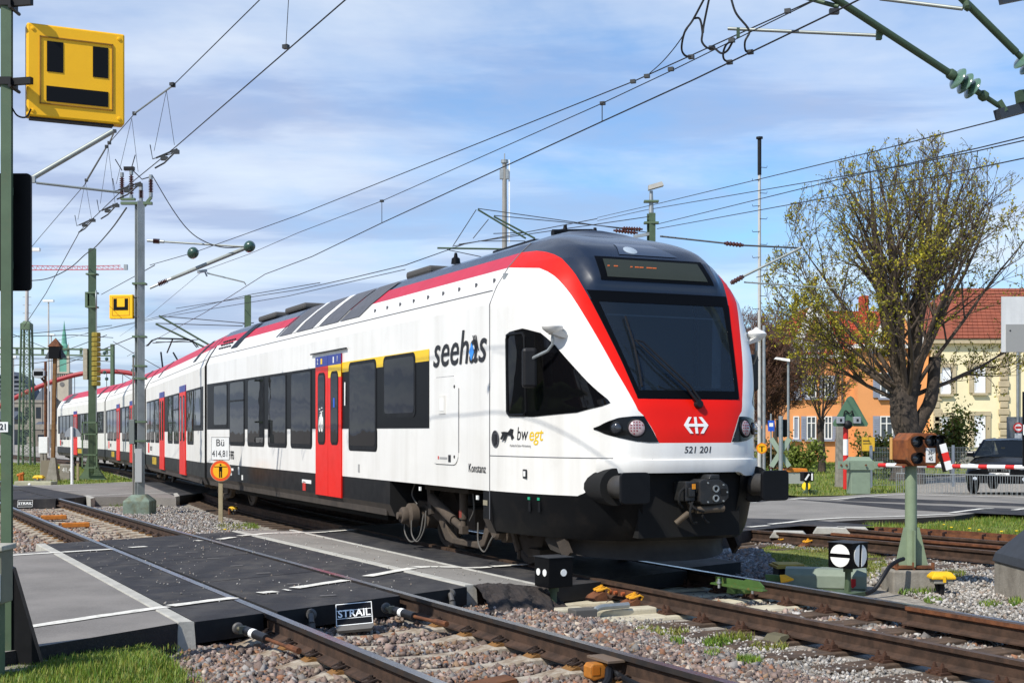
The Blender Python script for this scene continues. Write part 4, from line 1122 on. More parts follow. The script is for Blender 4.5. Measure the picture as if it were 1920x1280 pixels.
# bicycle mark on the door glass
bk = MB()
def fbk(a, b, d_): return (X - .034 - d_, 9.245 - a, 1.83 + b)
for cx_ in (-.07, .07):
    pts = [(cx_ + .045 * cos(t), -.08 + .12 * sin(t)) for t in np.linspace(0, 2 * pi, 13)]
    bk.tube([fbk(a, b, 0) for a, b in pts], .009, 5)
for pl in ([(-.07, -.08), (-.02, .09), (.05, .09), (.0, -.06), (-.02, .09)], [(.07, -.08), (.05, .13), (.09, .14)], [(-.03, .12), (.0, .13)], [(-.09, .17), (-.05, .17)], [(.03, .19), (.07, .19)], [(-.02, .09), (0.0, -.06), (.05, .09)]):
    bk.tube([fbk(a, b, 0) for a, b in pl], .011, 5)
bk.build('bicycle_mark', m_txtw, dl)
plate('info_label', 8.50, 8.58, 2.02, 2.17, mat('label_blue', '#2a56b8', .5), dl, .033)
# big lettering
stext('lettering', 'seehas', .60, m_txt, 3.40, 2.655, car1, .008, shear=.22, fit=1.74, bold=.003)
mb = MB(); mb.prism([(-.10, 0), (.0, .20), (.085, .0), (-.015, -.20)], lambda a, b, d_: (X - .008 - d_, 2.955 - a * .85, 2.605 + b * .55), 0, .003); mb.build('lettering', mat('logo_blue', '#2d8fe6', .4), car1)
mb = MB()
for k in range(3): mb.beam((X - .012, 2.88 - .045 * k - .05, 2.61), (X - .012, 2.88 - .045 * k + .03, 2.80), .012, .004)
mb.build('lettering', m_txt, car1)
stext('lettering', 'Konstanz', .15, m_txt, 2.80, 1.19, car1, .006, fit=.52, depth=.0006)
# service flap, marks
fl = plate('service_flap', 3.38, 4.30, 1.22, 2.33, m_tw, car1, .012, .16)
plate('flap_vent', 3.80, 4.02, 1.86, 2.10, m_tw_old, fl, .02); plate('flap_vent', 3.85, 3.98, 1.90, 2.06, m_white, fl, .024)
mb = MB(); 
for a in range(40):
    pass
pl = [(4.30 - .16, 2.33), (3.38 + .16, 2.33), (3.38, 2.33 - .16), (3.38, 1.22 + .16), (3.38 + .16, 1.22), (4.30 - .16, 1.22), (4.30, 1.22 + .16), (4.30, 2.33 - .16), (4.30 - .16, 2.33)]
mb.tube([(X - .002, a, b) for a, b in pl], .007, 5); mb.build('flap_seal', m_seam, fl)
for y_, z_ in ((3.5, 2.20), (3.5, 1.32)): 
    mb = MB(); mb.cyl((X - .01, y_, z_), (X - .018, y_, z_), .02, n=10); mb.build('flap_lock', m_txt, fl)
plate('flap_label', 3.62, 3.70, 1.25, 1.34, m_txt, fl, .0165); plate('flap_label', 3.74, 4.0, 1.285, 1.31, mat('label_grey', '#9b9a98', .6), fl, .0165); plate('flap_label', 4.03, 4.06, 1.28, 1.32, mat('label_red', '#c02a1e', .5), fl, .0165)
for y_, z_, wd, hh, m_ in ((7.35, 1.08, .07, .12, mat('label_grey', '#9b9a98', .6)), (10.2, .78, .55, .06, m_txtw), (10.35, .70, .18, .16, mat('label_red', '#c02a1e', .5)), (4.75, .87, .05, .05, m_txtw), (2.80, .84, .05, .05, m_txtw), (2.55, .79, .12, .06, mat('label_beige', '#8c8570', .6)), (15.9, .84, .4, .05, m_txtw), (16.0, .74, .3, .05, m_txtw), (15.2, .83, .12, .16, m_txtw), (14.9, .70, .10, .10, m_txtw), (16.6, .80, .06, .2, m_yel)):
    plate('side_mark', y_ - wd / 2, y_ + wd / 2, z_ - hh / 2, z_ + hh / 2, m_, car1, .007)
stext('owner_mark', 'SBB CFF FFS', .24, m_txt, 16.2, 1.13, car1, .008, xs=.9, bold=.003)
plate('owner_mark', 17.2, 17.62, 1.0, 1.28, m_tred, car1, .007)
# lettering at the cab
b0 = surf_side(1.60, 1.78, .008); b1 = surf_side(1.60, 1.36, .008); xd = (b1 - b0).normalized()
smap = lambda s0, h0: (lambda a, b, c: surf_side(h0 + b, s0 - a, .003 + c))
text('lettering', 'bw', .215, m_txt, cab, (0, 0, 0), xd, (0, 0, 1), shear=.2, depth=.0008, fit=.22, mapf=smap(1.68, 1.605))
text('lettering', 'egt', .215, mat('logo_yellow', '#e6bd12', .4), cab, (0, 0, 0), xd, (0, 0, 1), shear=.2, depth=.0008, fit=.25, bold=.001, mapf=smap(1.425, 1.60))
mb = MB(); lion = [(-.16, -.05), (-.12, .0), (-.14, .03), (-.08, .035), (.0, .03), (.05, .07), (.11, .06), (.09, .01), (.12, -.03), (.07, -.06), (.05, -.01), (-.02, .0), (-.07, -.07), (-.10, -.07), (-.08, -.01), (-.12, -.06)]
c_ = surf_side(1.60, 1.955, .012); mb.prism(lion, lambda a, b, d_: c_ + xd * a + Vector((0, 0, b)) + Vector((-d_, 0, 0)), 0, .002); mb.build('lion_mark', m_txt, cab)
text('lettering', 'Mobilit\u00e4t f\u00fcr Baden-W\u00fcrttemberg', .042, mat('label_grey', '#9b9a98', .6), cab, (0, 0, 0), xd, (0, 0, 1), depth=.0006, fit=.42, mapf=smap(1.72, 1.475))
mb = MB(); mb.lathe([(.10, 0), (.10, .006), (.092, .006), (.092, 0)], 20, surf_side(1.55, 2.27, .004), (-1, 0, 0)); mb.build('socket_flap', m_seam, cab)
mb = MB(); mb.cbox(surf_side(1.55, 2.27, .01), (.012, .07, .11)); mb.build('socket_flap', m_txt, cab)
mb = MB(); mb.cbox(surf_side(1.16, 1.62, .006), (.008, .09, .10)); mb.build('side_mark', m_txt, cab); mb = MB(); mb.cbox(surf_side(1.16, 1.62, .010), (.008, .05, .06)); mb.build('side_mark', m_txtw, cab)
for s_ in (1.55, 1.38):
    mb = MB(); mb.cbox(surf_side(.80, s_, .006), (.01, .05, .12)); mb.build('side_mark', m_frame, cab); mb = MB(); mb.cbox(surf_side(.885, s_, .006), (.01, .05, .03)); mb.build('side_mark', mat('mark_green', '#1d9b70', .5), cab)
# seams along the coach
for y_, z0, z1 in ((2.425, .6, 3.14),):
    mb = MB(); mb.tube([(X - .001, y_, z0), (X - .001, y_, z1), (-1.352, y_, 3.35), (-1.202, y_, 3.58), (-1.032, y_, 3.77), (-.902, y_, 3.89)], .008, 5); mb.build('panel_seam', m_seam, car1)
mb = MB(); mb.tube([(-1.372, y_, 3.31) for y_ in (2.5, 8, 14, 18.3)], .006, 5); mb.build('panel_seam', m_seam, car1)
for k in range(9):
    y_ = 2.6 + .55 * k; mb = MB(); mb.cbox((-1.305, y_, 3.44), (.02, .03, .05)); mb.build('roof_fastener', m_seam, car1)
# slanted roof panels: dark grilles cutting the red stripe
def roofpanel(name, ya, yb, slant, m, parent, z0=3.40, z1=3.90, off=.012):
    P_ = [(-1.317, 3.40), (-1.20, 3.58), (-1.03, 3.77), (-.89, 3.90)]
    mb = MB(); rows = []
    for x_, z_ in P_:
        k = (z_ - 3.40) / .5; rows.append([(x_ - off * .8, ya - slant * k, z_ + off * .6), (x_ - off * .8, yb - slant * k, z_ + off * .6)])
    mb.sheet(rows); return mb.build(name, m, parent)
m_gril = mat('roof_grille', '#55565b', .6, var=.15, vscale=6)
for a, b in ((7.7, 8.7), (8.8, 9.85), (10.25, 11.3), (11.6, 12.5)): roofpanel('roof_grille', a, b, .75, m_gril, car1)
for a, b in ((9.9, 10.2), (11.35, 11.55)): roofpanel('roof_gap', a, b, .75, m_tw, car1, off=.013)
for a, b in ((12.62, 12.7),): roofpanel('roof_gap', a, b, .75, m_tblack, car1, off=.013)
roofpanel('roof_grille', 15.9, 16.5, .6, m_tblack, car1)
for k in range(5):
    for j in range(3): 
        x_, z_ = [(-1.27, 3.48), (-1.22, 3.555), (-1.165, 3.63)][j]
        mb = MB(); mb.cbox((x_ - .008, 16.75 + .25 * k, z_), (.02, .17, .03)); mb.build('roof_louvre', m_tblack, car1)
# roof equipment
mb = MB(); mb.box(-.45, .45, 3.3, 4.6, 4.02, 4.09); mb.build('roof_box', m_tblack, car1, bevel=.02)
mb = MB(); mb.box(-.6, .6, 6.6, 7.6, 4.0, 4.12); mb.build('roof_box', mat('roof_box_grey', '#4d4b48', .7), car1, bevel=.04)
for x_, y_ in ((-.2, 2.9), (.25, 2.95), (-.45, 5.9)):
    mb = MB(); mb.lathe([(.07, 0), (.06, .08), (.03, .10), (.02, .16), (.002, .165)], 12, (x_, y_, 4.06)); mb.build('roof_antenna', m_tblack, car1, smooth=True)
mb = MB(); mb.cyl((-.45, 2.75, 4.08), (.1, 2.75, 4.12), .05, n=10); mb.build('roof_horn', m_tblack, car1)
for y_ in (13.0, 15.2):
    mb = MB(); mb.box(-.7, .7, y_, y_ + 1.4, 4.0, 4.12); mb.build('roof_box', mat('roof_box_grey', '#4d4b48', .7), car1, bevel=.04)
# dusty lower sill panels below the black side
plate('lower_sill', 6.2, 18.2, .43, .60, m_sill, car1, .004, x=-1.40)
# --- bogie
m_hose = mat('brake_hose', '#5d5a55', .6, var=.1)
def bogie(yc, parent, det=True, lb=None):
    mb = MB()
    for sx in (-1, 1):
        pl = [(-1.9, .62), (-1.2, .60), (-.75, .44), (-.62, .22), (-.45, .17), (.35, .17), (.52, .24), (.70, .46), (1.2, .60), (1.9, .62), (1.9, .50), (1.25, .46), (.86, .34), (.62, .12), (.42, .09), (-.5, .09), (-.70, .14), (-.88, .36), (-1.25, .46), (-1.9, .50)]
        mb.prism([(a, b + .04) for a, b in pl], lambda a, b, d_: (sx * 1.12 + d_, yc + a, b), -.06, .06)
    mb.box(-1.1, 1.1, yc - .25, yc + .25, .35, .62)
    b = mb.build('bogie', m_under2, parent, bevel=.015); b.scale.x = .86
    for dy in (-1.35, 1.35):
        for sx in (-1, 1):
            mb = MB(); mb.lathe([(.08, .09), (.36, .09), (.36, .03), (.43, .03), (.455, .0), (.43, -.045), (.36, -.05), (.34, -.03), (.12, -.02), (.1, -.06), (.02, -.06)][::-1], 28, (sx * .76, yc + dy, .43), (-sx, 0, 0)); mb.build('wheel', mat('wheel_steel', '#4a4038', .6, .3, var=.2), b, smooth=True)
            mb = MB(); mb.lathe([(.02, .14), (.10, .14), (.13, .11), (.13, .0), (.17, -.02), (.17, -.2)], 16, (sx * 1.22, yc + dy, .44), (sx, 0, 0)); mb.build('axle_box', m_under2, b, smooth=True)
        mb = MB(); mb.cyl((-.75, yc + dy, .43), (.75, yc + dy, .43), .09, n=12); mb.build('axle', m_under, b)
    if det:
        sx = -1
        mb = MB(); mb.lathe([(.20, .0), (.24, .05), (.24, .16), (.20, .22)], 18, (-.95, yc - .1, .66), (0, 0, 1)); mb.build('air_spring', m_frame, b, smooth=True)
        mb = MB(); mb.cyl((-1.30, yc + .85, .72), (-1.30, yc + .05, .46), .075, n=12); mb.cyl((-1.30, yc + .05, .46), (-1.30, yc - .25, .38), .05, n=10); mb.build('yaw_damper', m_under2, b, smooth=True)
        mb = MB(); mb.cyl((-1.30, yc - .28, .90), (-1.30, yc - .28, .50), .065, n=12); mb.cyl((-1.30, yc - .28, .5), (-1.30, yc - .28, .36), .045, n=10); mb.cbox((-1.3, yc - .28, .36), (.1, .12, .1)); mb.build('vertical_damper', m_under2, b, smooth=True)
        mb = MB(); mb.box(-1.36, -1.345, yc - .31, yc - .25, .52, .62); mb.build('damper_label', m_tred, b)
        mb = MB(); mb.box(-1.38, -1.0, yc - .6, yc + .95, .84, .94); mb.build('bogie_bracket', m_under, b)
        mb = MB(); mb.beam((-1.3, yc + .92, .9), (-1.3, yc + .86, .5), .07, .12); mb.build('bogie_bracket', m_under, b)
        mb = MB(); mb.lathe([(.02, -.06), (.05, -.06), (.05, .0), (.10, .0), (.12, .03), (.12, .10), (.17, .14), (.17, .26)][::-1], 16, (-1.62, yc + 1.35, .46), (1, 0, 0)); mb.build('axle_cover', m_under2, b, smooth=True)
        for a0_, pts in ((0, [(-1.5, yc + 1.45, .42), (-1.52, yc + 1.42, .22), (-1.5, yc + 1.22, .10), (-1.45, yc + 1.0, .2), (-1.4, yc + .95, .5)]), (1, [(-1.5, yc + 1.2, .40), (-1.5, yc + 1.18, .2), (-1.48, yc + 1.0, .12), (-1.42, yc + .88, .3), (-1.4, yc + .86, .55)]), (2, [(-1.4, yc - .95, .5), (-1.42, yc - 1.0, .25), (-1.4, yc - 1.15, .15), (-1.38, yc - 1.3, .3), (-1.3, yc - 1.35, .45)]), (3, [(-1.4, yc + 1.3, .9), (-1.42, yc + 1.36, .75), (-1.4, yc + 1.2, .62)]), (4, [(-1.38, yc - .75, .85), (-1.38, yc - .78, .65), (-1.36, yc - .6, .5)])):
            mb = MB(); mb.tube(spline(pts), .011, 6); mb.build('brake_hose', m_hose, b, smooth=True)
        mb = MB(); mb.box(-1.05, -.70, yc - 2.1, yc - 1.75, .12, .24); mb.build('rail_guard', m_under2, b, bevel=.015)
        mb = MB(); mb.box(-.98, -.78, yc + .35, yc + .75, .05, .13); mb.build('magnetic_brake', m_under, b, bevel=.01)
        mb = MB(); mb.cyl((-1.2, yc - 1.6, .5), (-1.15, yc - 1.7, .2), .05, n=8); mb.cyl((-1.15, yc - 1.7, .2), (-1.15, yc - 1.7, .1), .025, n=8); mb.build('sand_pipe', m_under2, b, smooth=True)
    return b
bogie(4.28, car1)
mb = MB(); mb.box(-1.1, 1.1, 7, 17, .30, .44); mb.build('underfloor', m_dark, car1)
bogie(18.55, car1, det=False)
# gangway bellows and the following coaches
NODES = [Vector((-5.60, 30.81)), Vector((-11.15, 46.0)), Vector((-17.35, 61.8)), Vector((-25.7, 79.6))]
ca, sa = cos(-T_ANG), sin(-T_ANG)
def tolocal(p): 
    q = p - C0; return Vector((q.x * ca - q.y * sa, q.x * sa + q.y * ca))
M_car2 = [m_tw_old, m_tpink, m_tpink, m_tblack, m_sill, m_dark]
for i in range(3):
    a, b = tolocal(NODES[i]), tolocal(NODES[i + 1]); dr = b - a; ln = dr.length; ang = atan2(-dr.x, dr.y)
    za, zb = -.0035 * max(0, NODES[i].y - 25), -.0035 * max(0, NODES[i + 1].y - 25)
    c = coach('car_body', .28, ln - (.12 if i < 2 else .6), train, M_car2, loc=(a.x, a.y, za), rz=ang)
    c.rotation_euler.x = atan2(zb - za, ln)
    mb = MB(); mb.box(-1.18, 1.18, -.25, .35, .6, 3.52); mb.build('gangway_bellows', m_dark, c)
    plate('window_band', .5, ln - .4 if i < 2 else ln - 1.0, 1.68, 2.70, m_tband, c, .005)
    for d0 in ((4.0, 9.6) if i < 2 else (10.0,)):
        door(d0, d0 + 1.4, .55, 2.86, c)
        plate('door_roof_mark', d0 + .1, d0 + .35, 2.9, 3.14, m_tw, c, .004)
    wl = [.9, 2.4, 5.7, 7.3, 11.3, 12.9, 14.4] if i < 2 else [.9, 2.5, 4.1, 5.7, 7.3, 11.7, 13.3, 14.9, 16.4]
    for k, y_ in enumerate(wl):
        if y_ + 1.3 > ln - .4: continue
        tall = k not in (0,)
        if tall: plate('sill_panel', y_ - .02, y_ + 1.32, 1.34, 1.75, m_tband, c, .0055, .09)
        window(y_, y_ + 1.3, 1.36 if tall else 1.75, 2.70, c, split=2.25 if k == 2 else None)
    plate('owner_mark', 14.7 if i < 2 else 17.2, 15.2 if i < 2 else 17.7, 1.0, 1.32, m_tred, c, .007)
    stext('owner_mark', 'SBB CFF', .2, m_txt, 14.0 if i < 2 else 16.5, 1.14, c, .008)
    plate('warning_panel', 12.2 if i < 2 else 8.2, 13.6 if i < 2 else 9.8, .65, .88, mat('dusty_yellow', '#b0921c', .7, var=.3), c, .006)
    roofpanel('roof_grille', 3.0, 3.6, .6, m_tblack, c); roofpanel('roof_grille', ln - 3.6, ln - 3.2, .6, m_tblack, c)
    if i == 2: roofpanel('roof_grille', 14.5, 15.6, .7, m_gril, c); roofpanel('roof_grille', 15.8, 16.8, .7, m_gril, c)
    plate('lower_sill', 1.0, ln - 1, .43, .60, m_sill, c, .004, x=-1.40)
    bogie(ln + .02 if i < 2 else ln - 3.4, c, det=False)
    mb = MB(); mb.tube([(-1.372, y_, 3.31) for y_ in (.5, 8, ln - 1)], .006, 5); mb.build('panel_seam', m_seam, c)
    if i == 2:   # rounded tail cab
        mb = MB(); rows = []
        for t in np.linspace(0, 1, 7):
            k = sqrt(max(0, 1 - (t * .93) ** 2)); rows.append([(x * (1 - .35 * (t ** 2)), ln - .6 + 1.5 * t, .5 + (z - .5) * (k if z > 2.2 else 1 if z < 1 else (1 + k) / 2)) for x, z in [(-a_, b_) for a_, b_ in SEC] + [(a_, b_) for a_, b_ in SEC[-2::-1]]])
        mb.sheet(rows); mb.add(rows[-1], [tuple(range(len(rows[-1])))]); mb.build('tail_cab', m_tw_old, c, smooth='all')
# raised pantograph on the third coach
pa = tolocal(Vector((-13.6, 53.5)))
def PT(x, y, z): return (pa.x + x, pa.y + y, z - .09)
pg = thing('pantograph', 'x', 'x'); del pg['label']; del pg['category']; pg.parent = train
mb = MB(); mb.cyl(PT(-.4, 0, 4.2), PT(-.25, 1.3, 4.95), .035, n=8); mb.cyl(PT(.4, 0, 4.2), PT(.25, 1.3, 4.95), .035, n=8); mb.cyl(PT(0, 1.3, 4.95), PT(0, .1, 5.42), .03, n=8); mb.beam(PT(-.5, 0, 4.2), PT(.5, 0, 4.2), .1, .1); mb.build('frame', m_tblack, pg)
mb = MB()
for dy in (-.15, .15):
    mb.tube([PT(-1.0, .1 + dy, 5.12), PT(-.8, .1 + dy, 5.36), PT(-.6, .1 + dy, 5.44), PT(.6, .1 + dy, 5.44), PT(.8, .1 + dy, 5.36), PT(1.0, .1 + dy, 5.12)], .022, 6)
mb.build('collector_head', m_tblack, pg)
# ------------------------------------------------------------------ left side: masts, signs, station
def hbeam(mb, x, y, z0, z1, w, d, t=.012, mi=0, rz=0):
    R = Matrix.Rotation(rz, 3, 'Z'); 
    for (cx_, cy_, sx, sy) in ((0, -d / 2, w, t), (0, d / 2, w, t), (0, 0, t, d - t)):
        c = R @ Vector((cx_, cy_, 0)); mb.cbox((x + c.x, y + c.y, (z0 + z1) / 2), (sx, sy, z1 - z0), mi, rz)
    return mb
def insul(mb, p, q, r, n=5, mi=0, core=.45):
    """ribbed insulator between two points"""
    p, q = Vector(p), Vector(q); l = (q - p).length; pr = [(r * core, 0)]
    for k in range(n):
        a = l * (.08 + .84 * k / n); b = l * .84 / n
        pr += [(r * core, a), (r, a + b * .35), (r, a + b * .55), (r * core, a + b * .9)]
    pr.append((r * core, l)); mb.lathe(pr, 12, p, q - p, mi)
    return mb
m_brown = mat('insulator_brown', '#4a2721', .25, var=.1, coat=.4)
m_sigyel = mat('signal_yellow', '#fcbc00', .5, var=.05, vscale=5, dirt=(5, .64, .78, .6, '#7e5012'))
m_conc = mat('old_concrete', '#8b857a', .92, var=.2, vscale=5, bump=.6, bscale=40, dirt=(5, .5, .7, .5, '#5d574d'), streak=((9, 9, .7), .5, '#6a6358'))
m_signblack = mat('sign_black', '#08080a', .5, spec=.2)
m_steel = mat('wire_steel', '#3d3f40', .5, .6)
m_tubeg = mat('cantilever_tube', '#8f948f', .5, .4, var=.15)
m_greyp = mat('grey_mast', '#999e9d', .55, .3, var=.18, vscale=3, streak=((8, 8, .6), .4, '#6d7a6c'))
m_sgrey = mat('sign_back_grey', '#8a8f93', .55, var=.08)

# near mast with the yellow lamp box
Yp = 9.0; xm = (13 - HX) / F * Yp
sp = thing('signal_mast', 'dark green steel mast at the left picture edge carrying a yellow box sign', 'mast', (xm, Yp, near_level(9) - .2))
mb = MB(); hbeam(mb, 0, 0, 0, 6.2, .066, .10, .012, rz=.25); mb.build('post', m_green, sp)
mb = MB(); mb.prism([(-.05, 0), (.27, 0), (.05, .75), (-.05, .8)], lambda a, b, d: (a, d, b), -.03, .03); mb.build('gusset', m_black, sp)
mb = MB(); mb.prism([(-.35, -.25), (.26, -.25), (.26, .02), (.22, .10), (-.35, .12)], lambda a, b, d: (a, d, b), -.25, .2); mb.build('footing', m_conc, sp, bevel=.02)
for z in (4.55, 4.02): 
    mb = MB(); mb.cbox((0, 0, z), (.10, .14, .05)); mb.beam((.02, -.02, z), (.19, -.06, z), .035, .045); mb.cyl((.05, -.09, z - .04), (.05, .09, z - .04), .012, n=6); mb.build('clamp', m_black, sp)
mb = MB(); mb.tube(spline([(.03, 0, 3.86), (.07, 0, 3.80), (.13, 0, 3.79), (.17, -.02, 3.84)]), .006, 6); mb.build('cable', m_black, sp)
pl = []
for cx_, cz_, a0_ in ((.14, .37, 0), (-.14, .37, 90), (-.14, -.37, 180), (.14, -.37, 270)):
    for k in range(5): pl.append((cx_ + .03 * cos(radians(a0_ + 22.5 * k)), cz_ + .03 * sin(radians(a0_ + 22.5 * k))))
mb = MB(); mb.prism(pl, lambda a, b, d: (a - .045, .10 + d, b + 3.03), 0, .025); mb.build('screen_board', m_signblack, sp)
mb = MB(); mb.beam((0, .05, 3.3), (-.05, .11, 3.3), .05, .05); mb.beam((0, .05, 2.8), (-.05, .11, 2.8), .05, .05); mb.build('clamp', m_green, sp)
mb = MB(); mb.cbox((0, -.062, 1.70), (.062, .004, .068)); mb.build('number_plate', m_white, sp)
text('number', '21', .058, m_txt, sp, (0, -.066, 1.70), (1, 0, 0), (0, 0, 1), xs=.85, bold=.0008)
cb = thing('cable_cabinet', 'grey beige cable cabinet with a red arrow label at the lower left edge', 'cabinet', (-3.32, 8.55, .16))
mb = MB(); mb.box(-.20, .085, -.10, .10, .38, .72); mb.build('case', mat('cabinet_beige', '#7d7b68', .7, var=.15, vscale=6), cb, bevel=.012)
mb = MB(); mb.box(-.22, .10, -.13, .12, .72, .755); mb.build('lid', mat('cabinet_lid', '#a7a394', .7, var=.25, vscale=8), cb, bevel=.008)
mb = MB(); mb.box(-.22, .082, -.115, -.10, .40, .58); mb.build('cover', mat('cabinet_cover', '#c9c7bd', .6), cb, bevel=.008)
mb = MB(); mb.box(-.10, .05, -.118, -.115, .50, .57); lp = mb.build('label', m_white, cb)
for k in range(3):
    mb = MB(); c = (-.075 + .045 * k, -.120, .535); mb.beam((c[0] - .012, c[1], c[2] + .02), (c[0] + .012, c[1], c[2] - .02), .003, .007); mb.add([(c[0] + .012, c[1], c[2] - .028), (c[0] + .022, c[1], c[2] - .008), (c[0] - .002, c[1], c[2] - .014)], [(0, 1, 2)]); mb.build('arrow', mat('arrow_red', '#c4382c', .6), lp)
mb = MB(); mb.cyl((.05, -.13, .44), (.05, -.10, .44), .016, n=10); mb.build('lock', m_black, cb)
mb = MB(); mb.box(-.16, .05, -.05, .05, -.2, .38); mb.build('stand', m_green, cb)

bx = thing('lamp_box', 'large yellow box sign with three black bars like a face at the top left', 'sign', (-2.985, 9.14, 3.77), atan2(.28, .581))
W2, H2_ = .322, .63
mb = MB(); mb.box(-W2, W2, 0, .11, 0, H2_); mb.build('housing', m_sigyel, bx, bevel=.012)
def rel(a, b): return (-W2 + 2 * W2 * a, H2_ * (1 - b))
mb = MB(); x0, z1 = rel(.127, .13); x1, z0 = rel(.876, .86)
for a, b, c, d in ((x0, x1, z1 - .008, z1), (x0, x1, z0, z0 + .008), (x0, x0 + .008, z0, z1), (x1 - .008, x1, z0, z1)): mb.box(a, b, -.008, .001, c, d)
mb.build('frame', mat('dirty_yellow', '#8f6410', .7, var=.3, vscale=9), bx)
for a0_, b0_, a1_, b1_ in ((.2, .177, .365, .505), (.667, .177, .826, .51), (.195, .66, .826, .825)):
    x0, z1 = rel(a0_, b0_); x1, z0 = rel(a1_, b1_); mb = MB(); mb.box(x0, x1, -.004, .001, z0, z1); mb.build('light_field', m_signblack, bx)
for a in (.06, .94):
    for b in (.06, .94):
        x, z = rel(a, b); mb = MB(); mb.lathe([(.014, 0), (.012, .006), (.002, .008)], 10, (x, .0, z), (0, -1, 0)); mb.build('screw', m_sigyel, bx, smooth=True)
mb = MB(); mb.box(-.30, .25, .02, .10, -.012, .0); mb.build('drip_edge', m_black, bx)

# grey mast between the tracks
def mast_base(parent, w0, w1, h, m):
    mb = MB(); mb.add([(-w0, -w0, -.3), (w0, -w0, -.3), (w0, w0, -.3), (-w0, w0, -.3), (-w0, -w0, h * .55), (w0, -w0, h * .55), (w0, w0, h * .55), (-w0, w0, h * .55), (-w1, -w1, h), (w1, -w1, h), (w1, w1, h), (-w1, w1, h)],
                      [(0, 1, 5, 4), (1, 2, 6, 5), (2, 3, 7, 6), (3, 0, 4, 7), (4, 5, 9, 8), (5, 6, 10, 9), (6, 7, 11, 10), (7, 4, 8, 11), (8, 9, 10, 11)])
    return mb.build('footing', m, parent, bevel=.02)
Yg = 30.0
gm = thing('catenary_mast', 'tall grey steel mast between the tracks with insulators on top and a yellow sign', 'mast', ((262 - HX) / F * Yg, Yg, -.1))
mast_base(gm, .30, .15, .32, mat('mossy_concrete', '#6f7d70', .9, var=.3, vscale=6, bump=.5, dirt=(5, .5, .66, .6, '#5c5536')))
mb = MB(); hbeam(mb, 0, 0, .3, 6.9, .165, .165, .02, rz=.62); mb.build('post', m_greyp, gm)
for z in (5.05, 3.86, 3.20, 2.92, 1.95, 1.52):
    mb = MB(); mb.cbox((0, 0, z), (.30, .24, .04), rz=.1); mb.build('clamp', m_green, gm)
mb = MB(); mb.cyl((-.11, -.12, .3), (-.11, -.12, 3.4), .022, n=8); mb.build('cable_pipe', mat('pipe_grey', '#77736b', .7), gm)
mb = MB(); mb.box(-.07, .08, -.13, -.11, .6, 1.35); mb.build('plate', mat('plate_grey', '#a3a5a4', .6), gm)
mb = MB(); mb.box(-.20, -.08, -.15, .05, 1.45, 2.0); mb.build('junction_box', mat('jbox', '#6d7370', .6), gm, bevel=.01)
mb = MB(); mb.beam((-.42, 0, 6.86), (.28, 0, 6.86), .10, .06); mb.beam((-.42, .0, 6.95), (-.1, 0, 6.95), .1, .05); mb.beam((.1, 0, 6.8), (.26, 0, 7.0), .06, .06); mb.build('crossarm', m_green, gm)
for x, z0, z1 in ((-.40, 6.95, 7.55), (-.19, 6.95, 7.6), (.03, 6.88, 7.25), (.25, 7.0, 7.5)):
    mb = MB(); insul(mb, (x, 0, z0 + .08), (x, 0, z1 - .08), .055, 8); mb.build('insulator', m_brown, gm, smooth=30)
    for q0, q1 in ((z0, z0 + .1), (z1 - .1, z1)): mb = MB(); mb.cyl((x, 0, q0), (x, 0, q1), .043, n=10); mb.build('insulator_cap', m_galv, gm)
mb = MB(); mb.box(-.35, -.12, -.05, .05, 7.6, 7.68); mb.tube([(-.2, 0, 7.64), (-.05, 0, 7.5), (.05, 0, 7.4), (.25, 0, 7.46)], .012, 6); mb.tube([(-.4, 0, 7.6), (-.55, 0, 7.85)], .012, 6); mb.tube([(-.2, 0, 7.6), (-.1, 0, 7.95)], .012, 6); mb.build('switch_gear', m_black, gm)
ub = thing('lamp_box', 'small square yellow box sign with a black U mark on the grey mast', 'sign', ((229 - HX) / F * Yg, Yg - .1, 4.16), radians(-8))
mb = MB(); mb.box(-.275, .275, 0, .12, 0, .54); mb.build('housing', m_sigyel, ub, bevel=.015)
mb = MB(); mb.box(-.175, -.095, -.006, .001, .19, .45); mb.box(.09, .17, -.006, .001, .19, .45); mb.box(-.095, .09, -.006, .001, .19, .265); mb.build('u_mark', m_signblack, ub)
mb = MB()
for a, b, c, d in ((-.205, .205, .475, .482), (-.205, .205, .07, .077), (-.205, -.198, .07, .482), (.198, .205, .07, .482)): mb.box(a, b, -.005, .001, c, d)
mb.build('frame', mat('dirty_yellow', '#8f6410', .7), ub)
mb = MB(); mb.cyl((.27, .06, .48), (.40, .06, .48), .02, n=8); mb.cyl((.27, .06, .04), (.40, .06, .04), .02, n=8); mb.build('bracket', m_black, ub)
# cantilever of the grey mast
ct = thing('catenary_cantilever', 'pale grey tube cantilever with brown insulators on the grey mast', 'cantilever', (0, 0, 0))
Q = lambda x, y, Y=29.7: at(x, y, Y)
mb = MB(); mb.cyl(Q(305, 453), Q(462, 463), .022, n=8); mb.build('top_tube', m_tubeg, ct)
mb = MB(); mb.cyl(Q(322, 522), Q(468, 462), .045, n=10); mb.build('strut_tube', m_tubeg, ct)
for a, b in (((276, 451), (305, 453)), ((281, 540), (322, 522))):
    a, b = Q(*a), Q(*b); mb = MB(); insul(mb, a.lerp(b, .35), a.lerp(b, .85), .06, 6); mb.build('insulator', m_brown, ct, smooth=30)
    mb = MB(); mb.cyl(a, a.lerp(b, .4), .03, n=8); mb.cyl(a.lerp(b, .8), b.lerp(a, -.1), .035, n=8); mb.build('fitting', m_galv, ct)
mb = MB(); mb.cyl(Q(388, 512), Q(458, 529), .016, n=7); mb.cyl(Q(458, 529), Q(461, 534), .014, n=6); mb.build('steady_arm', m_tubeg, ct)
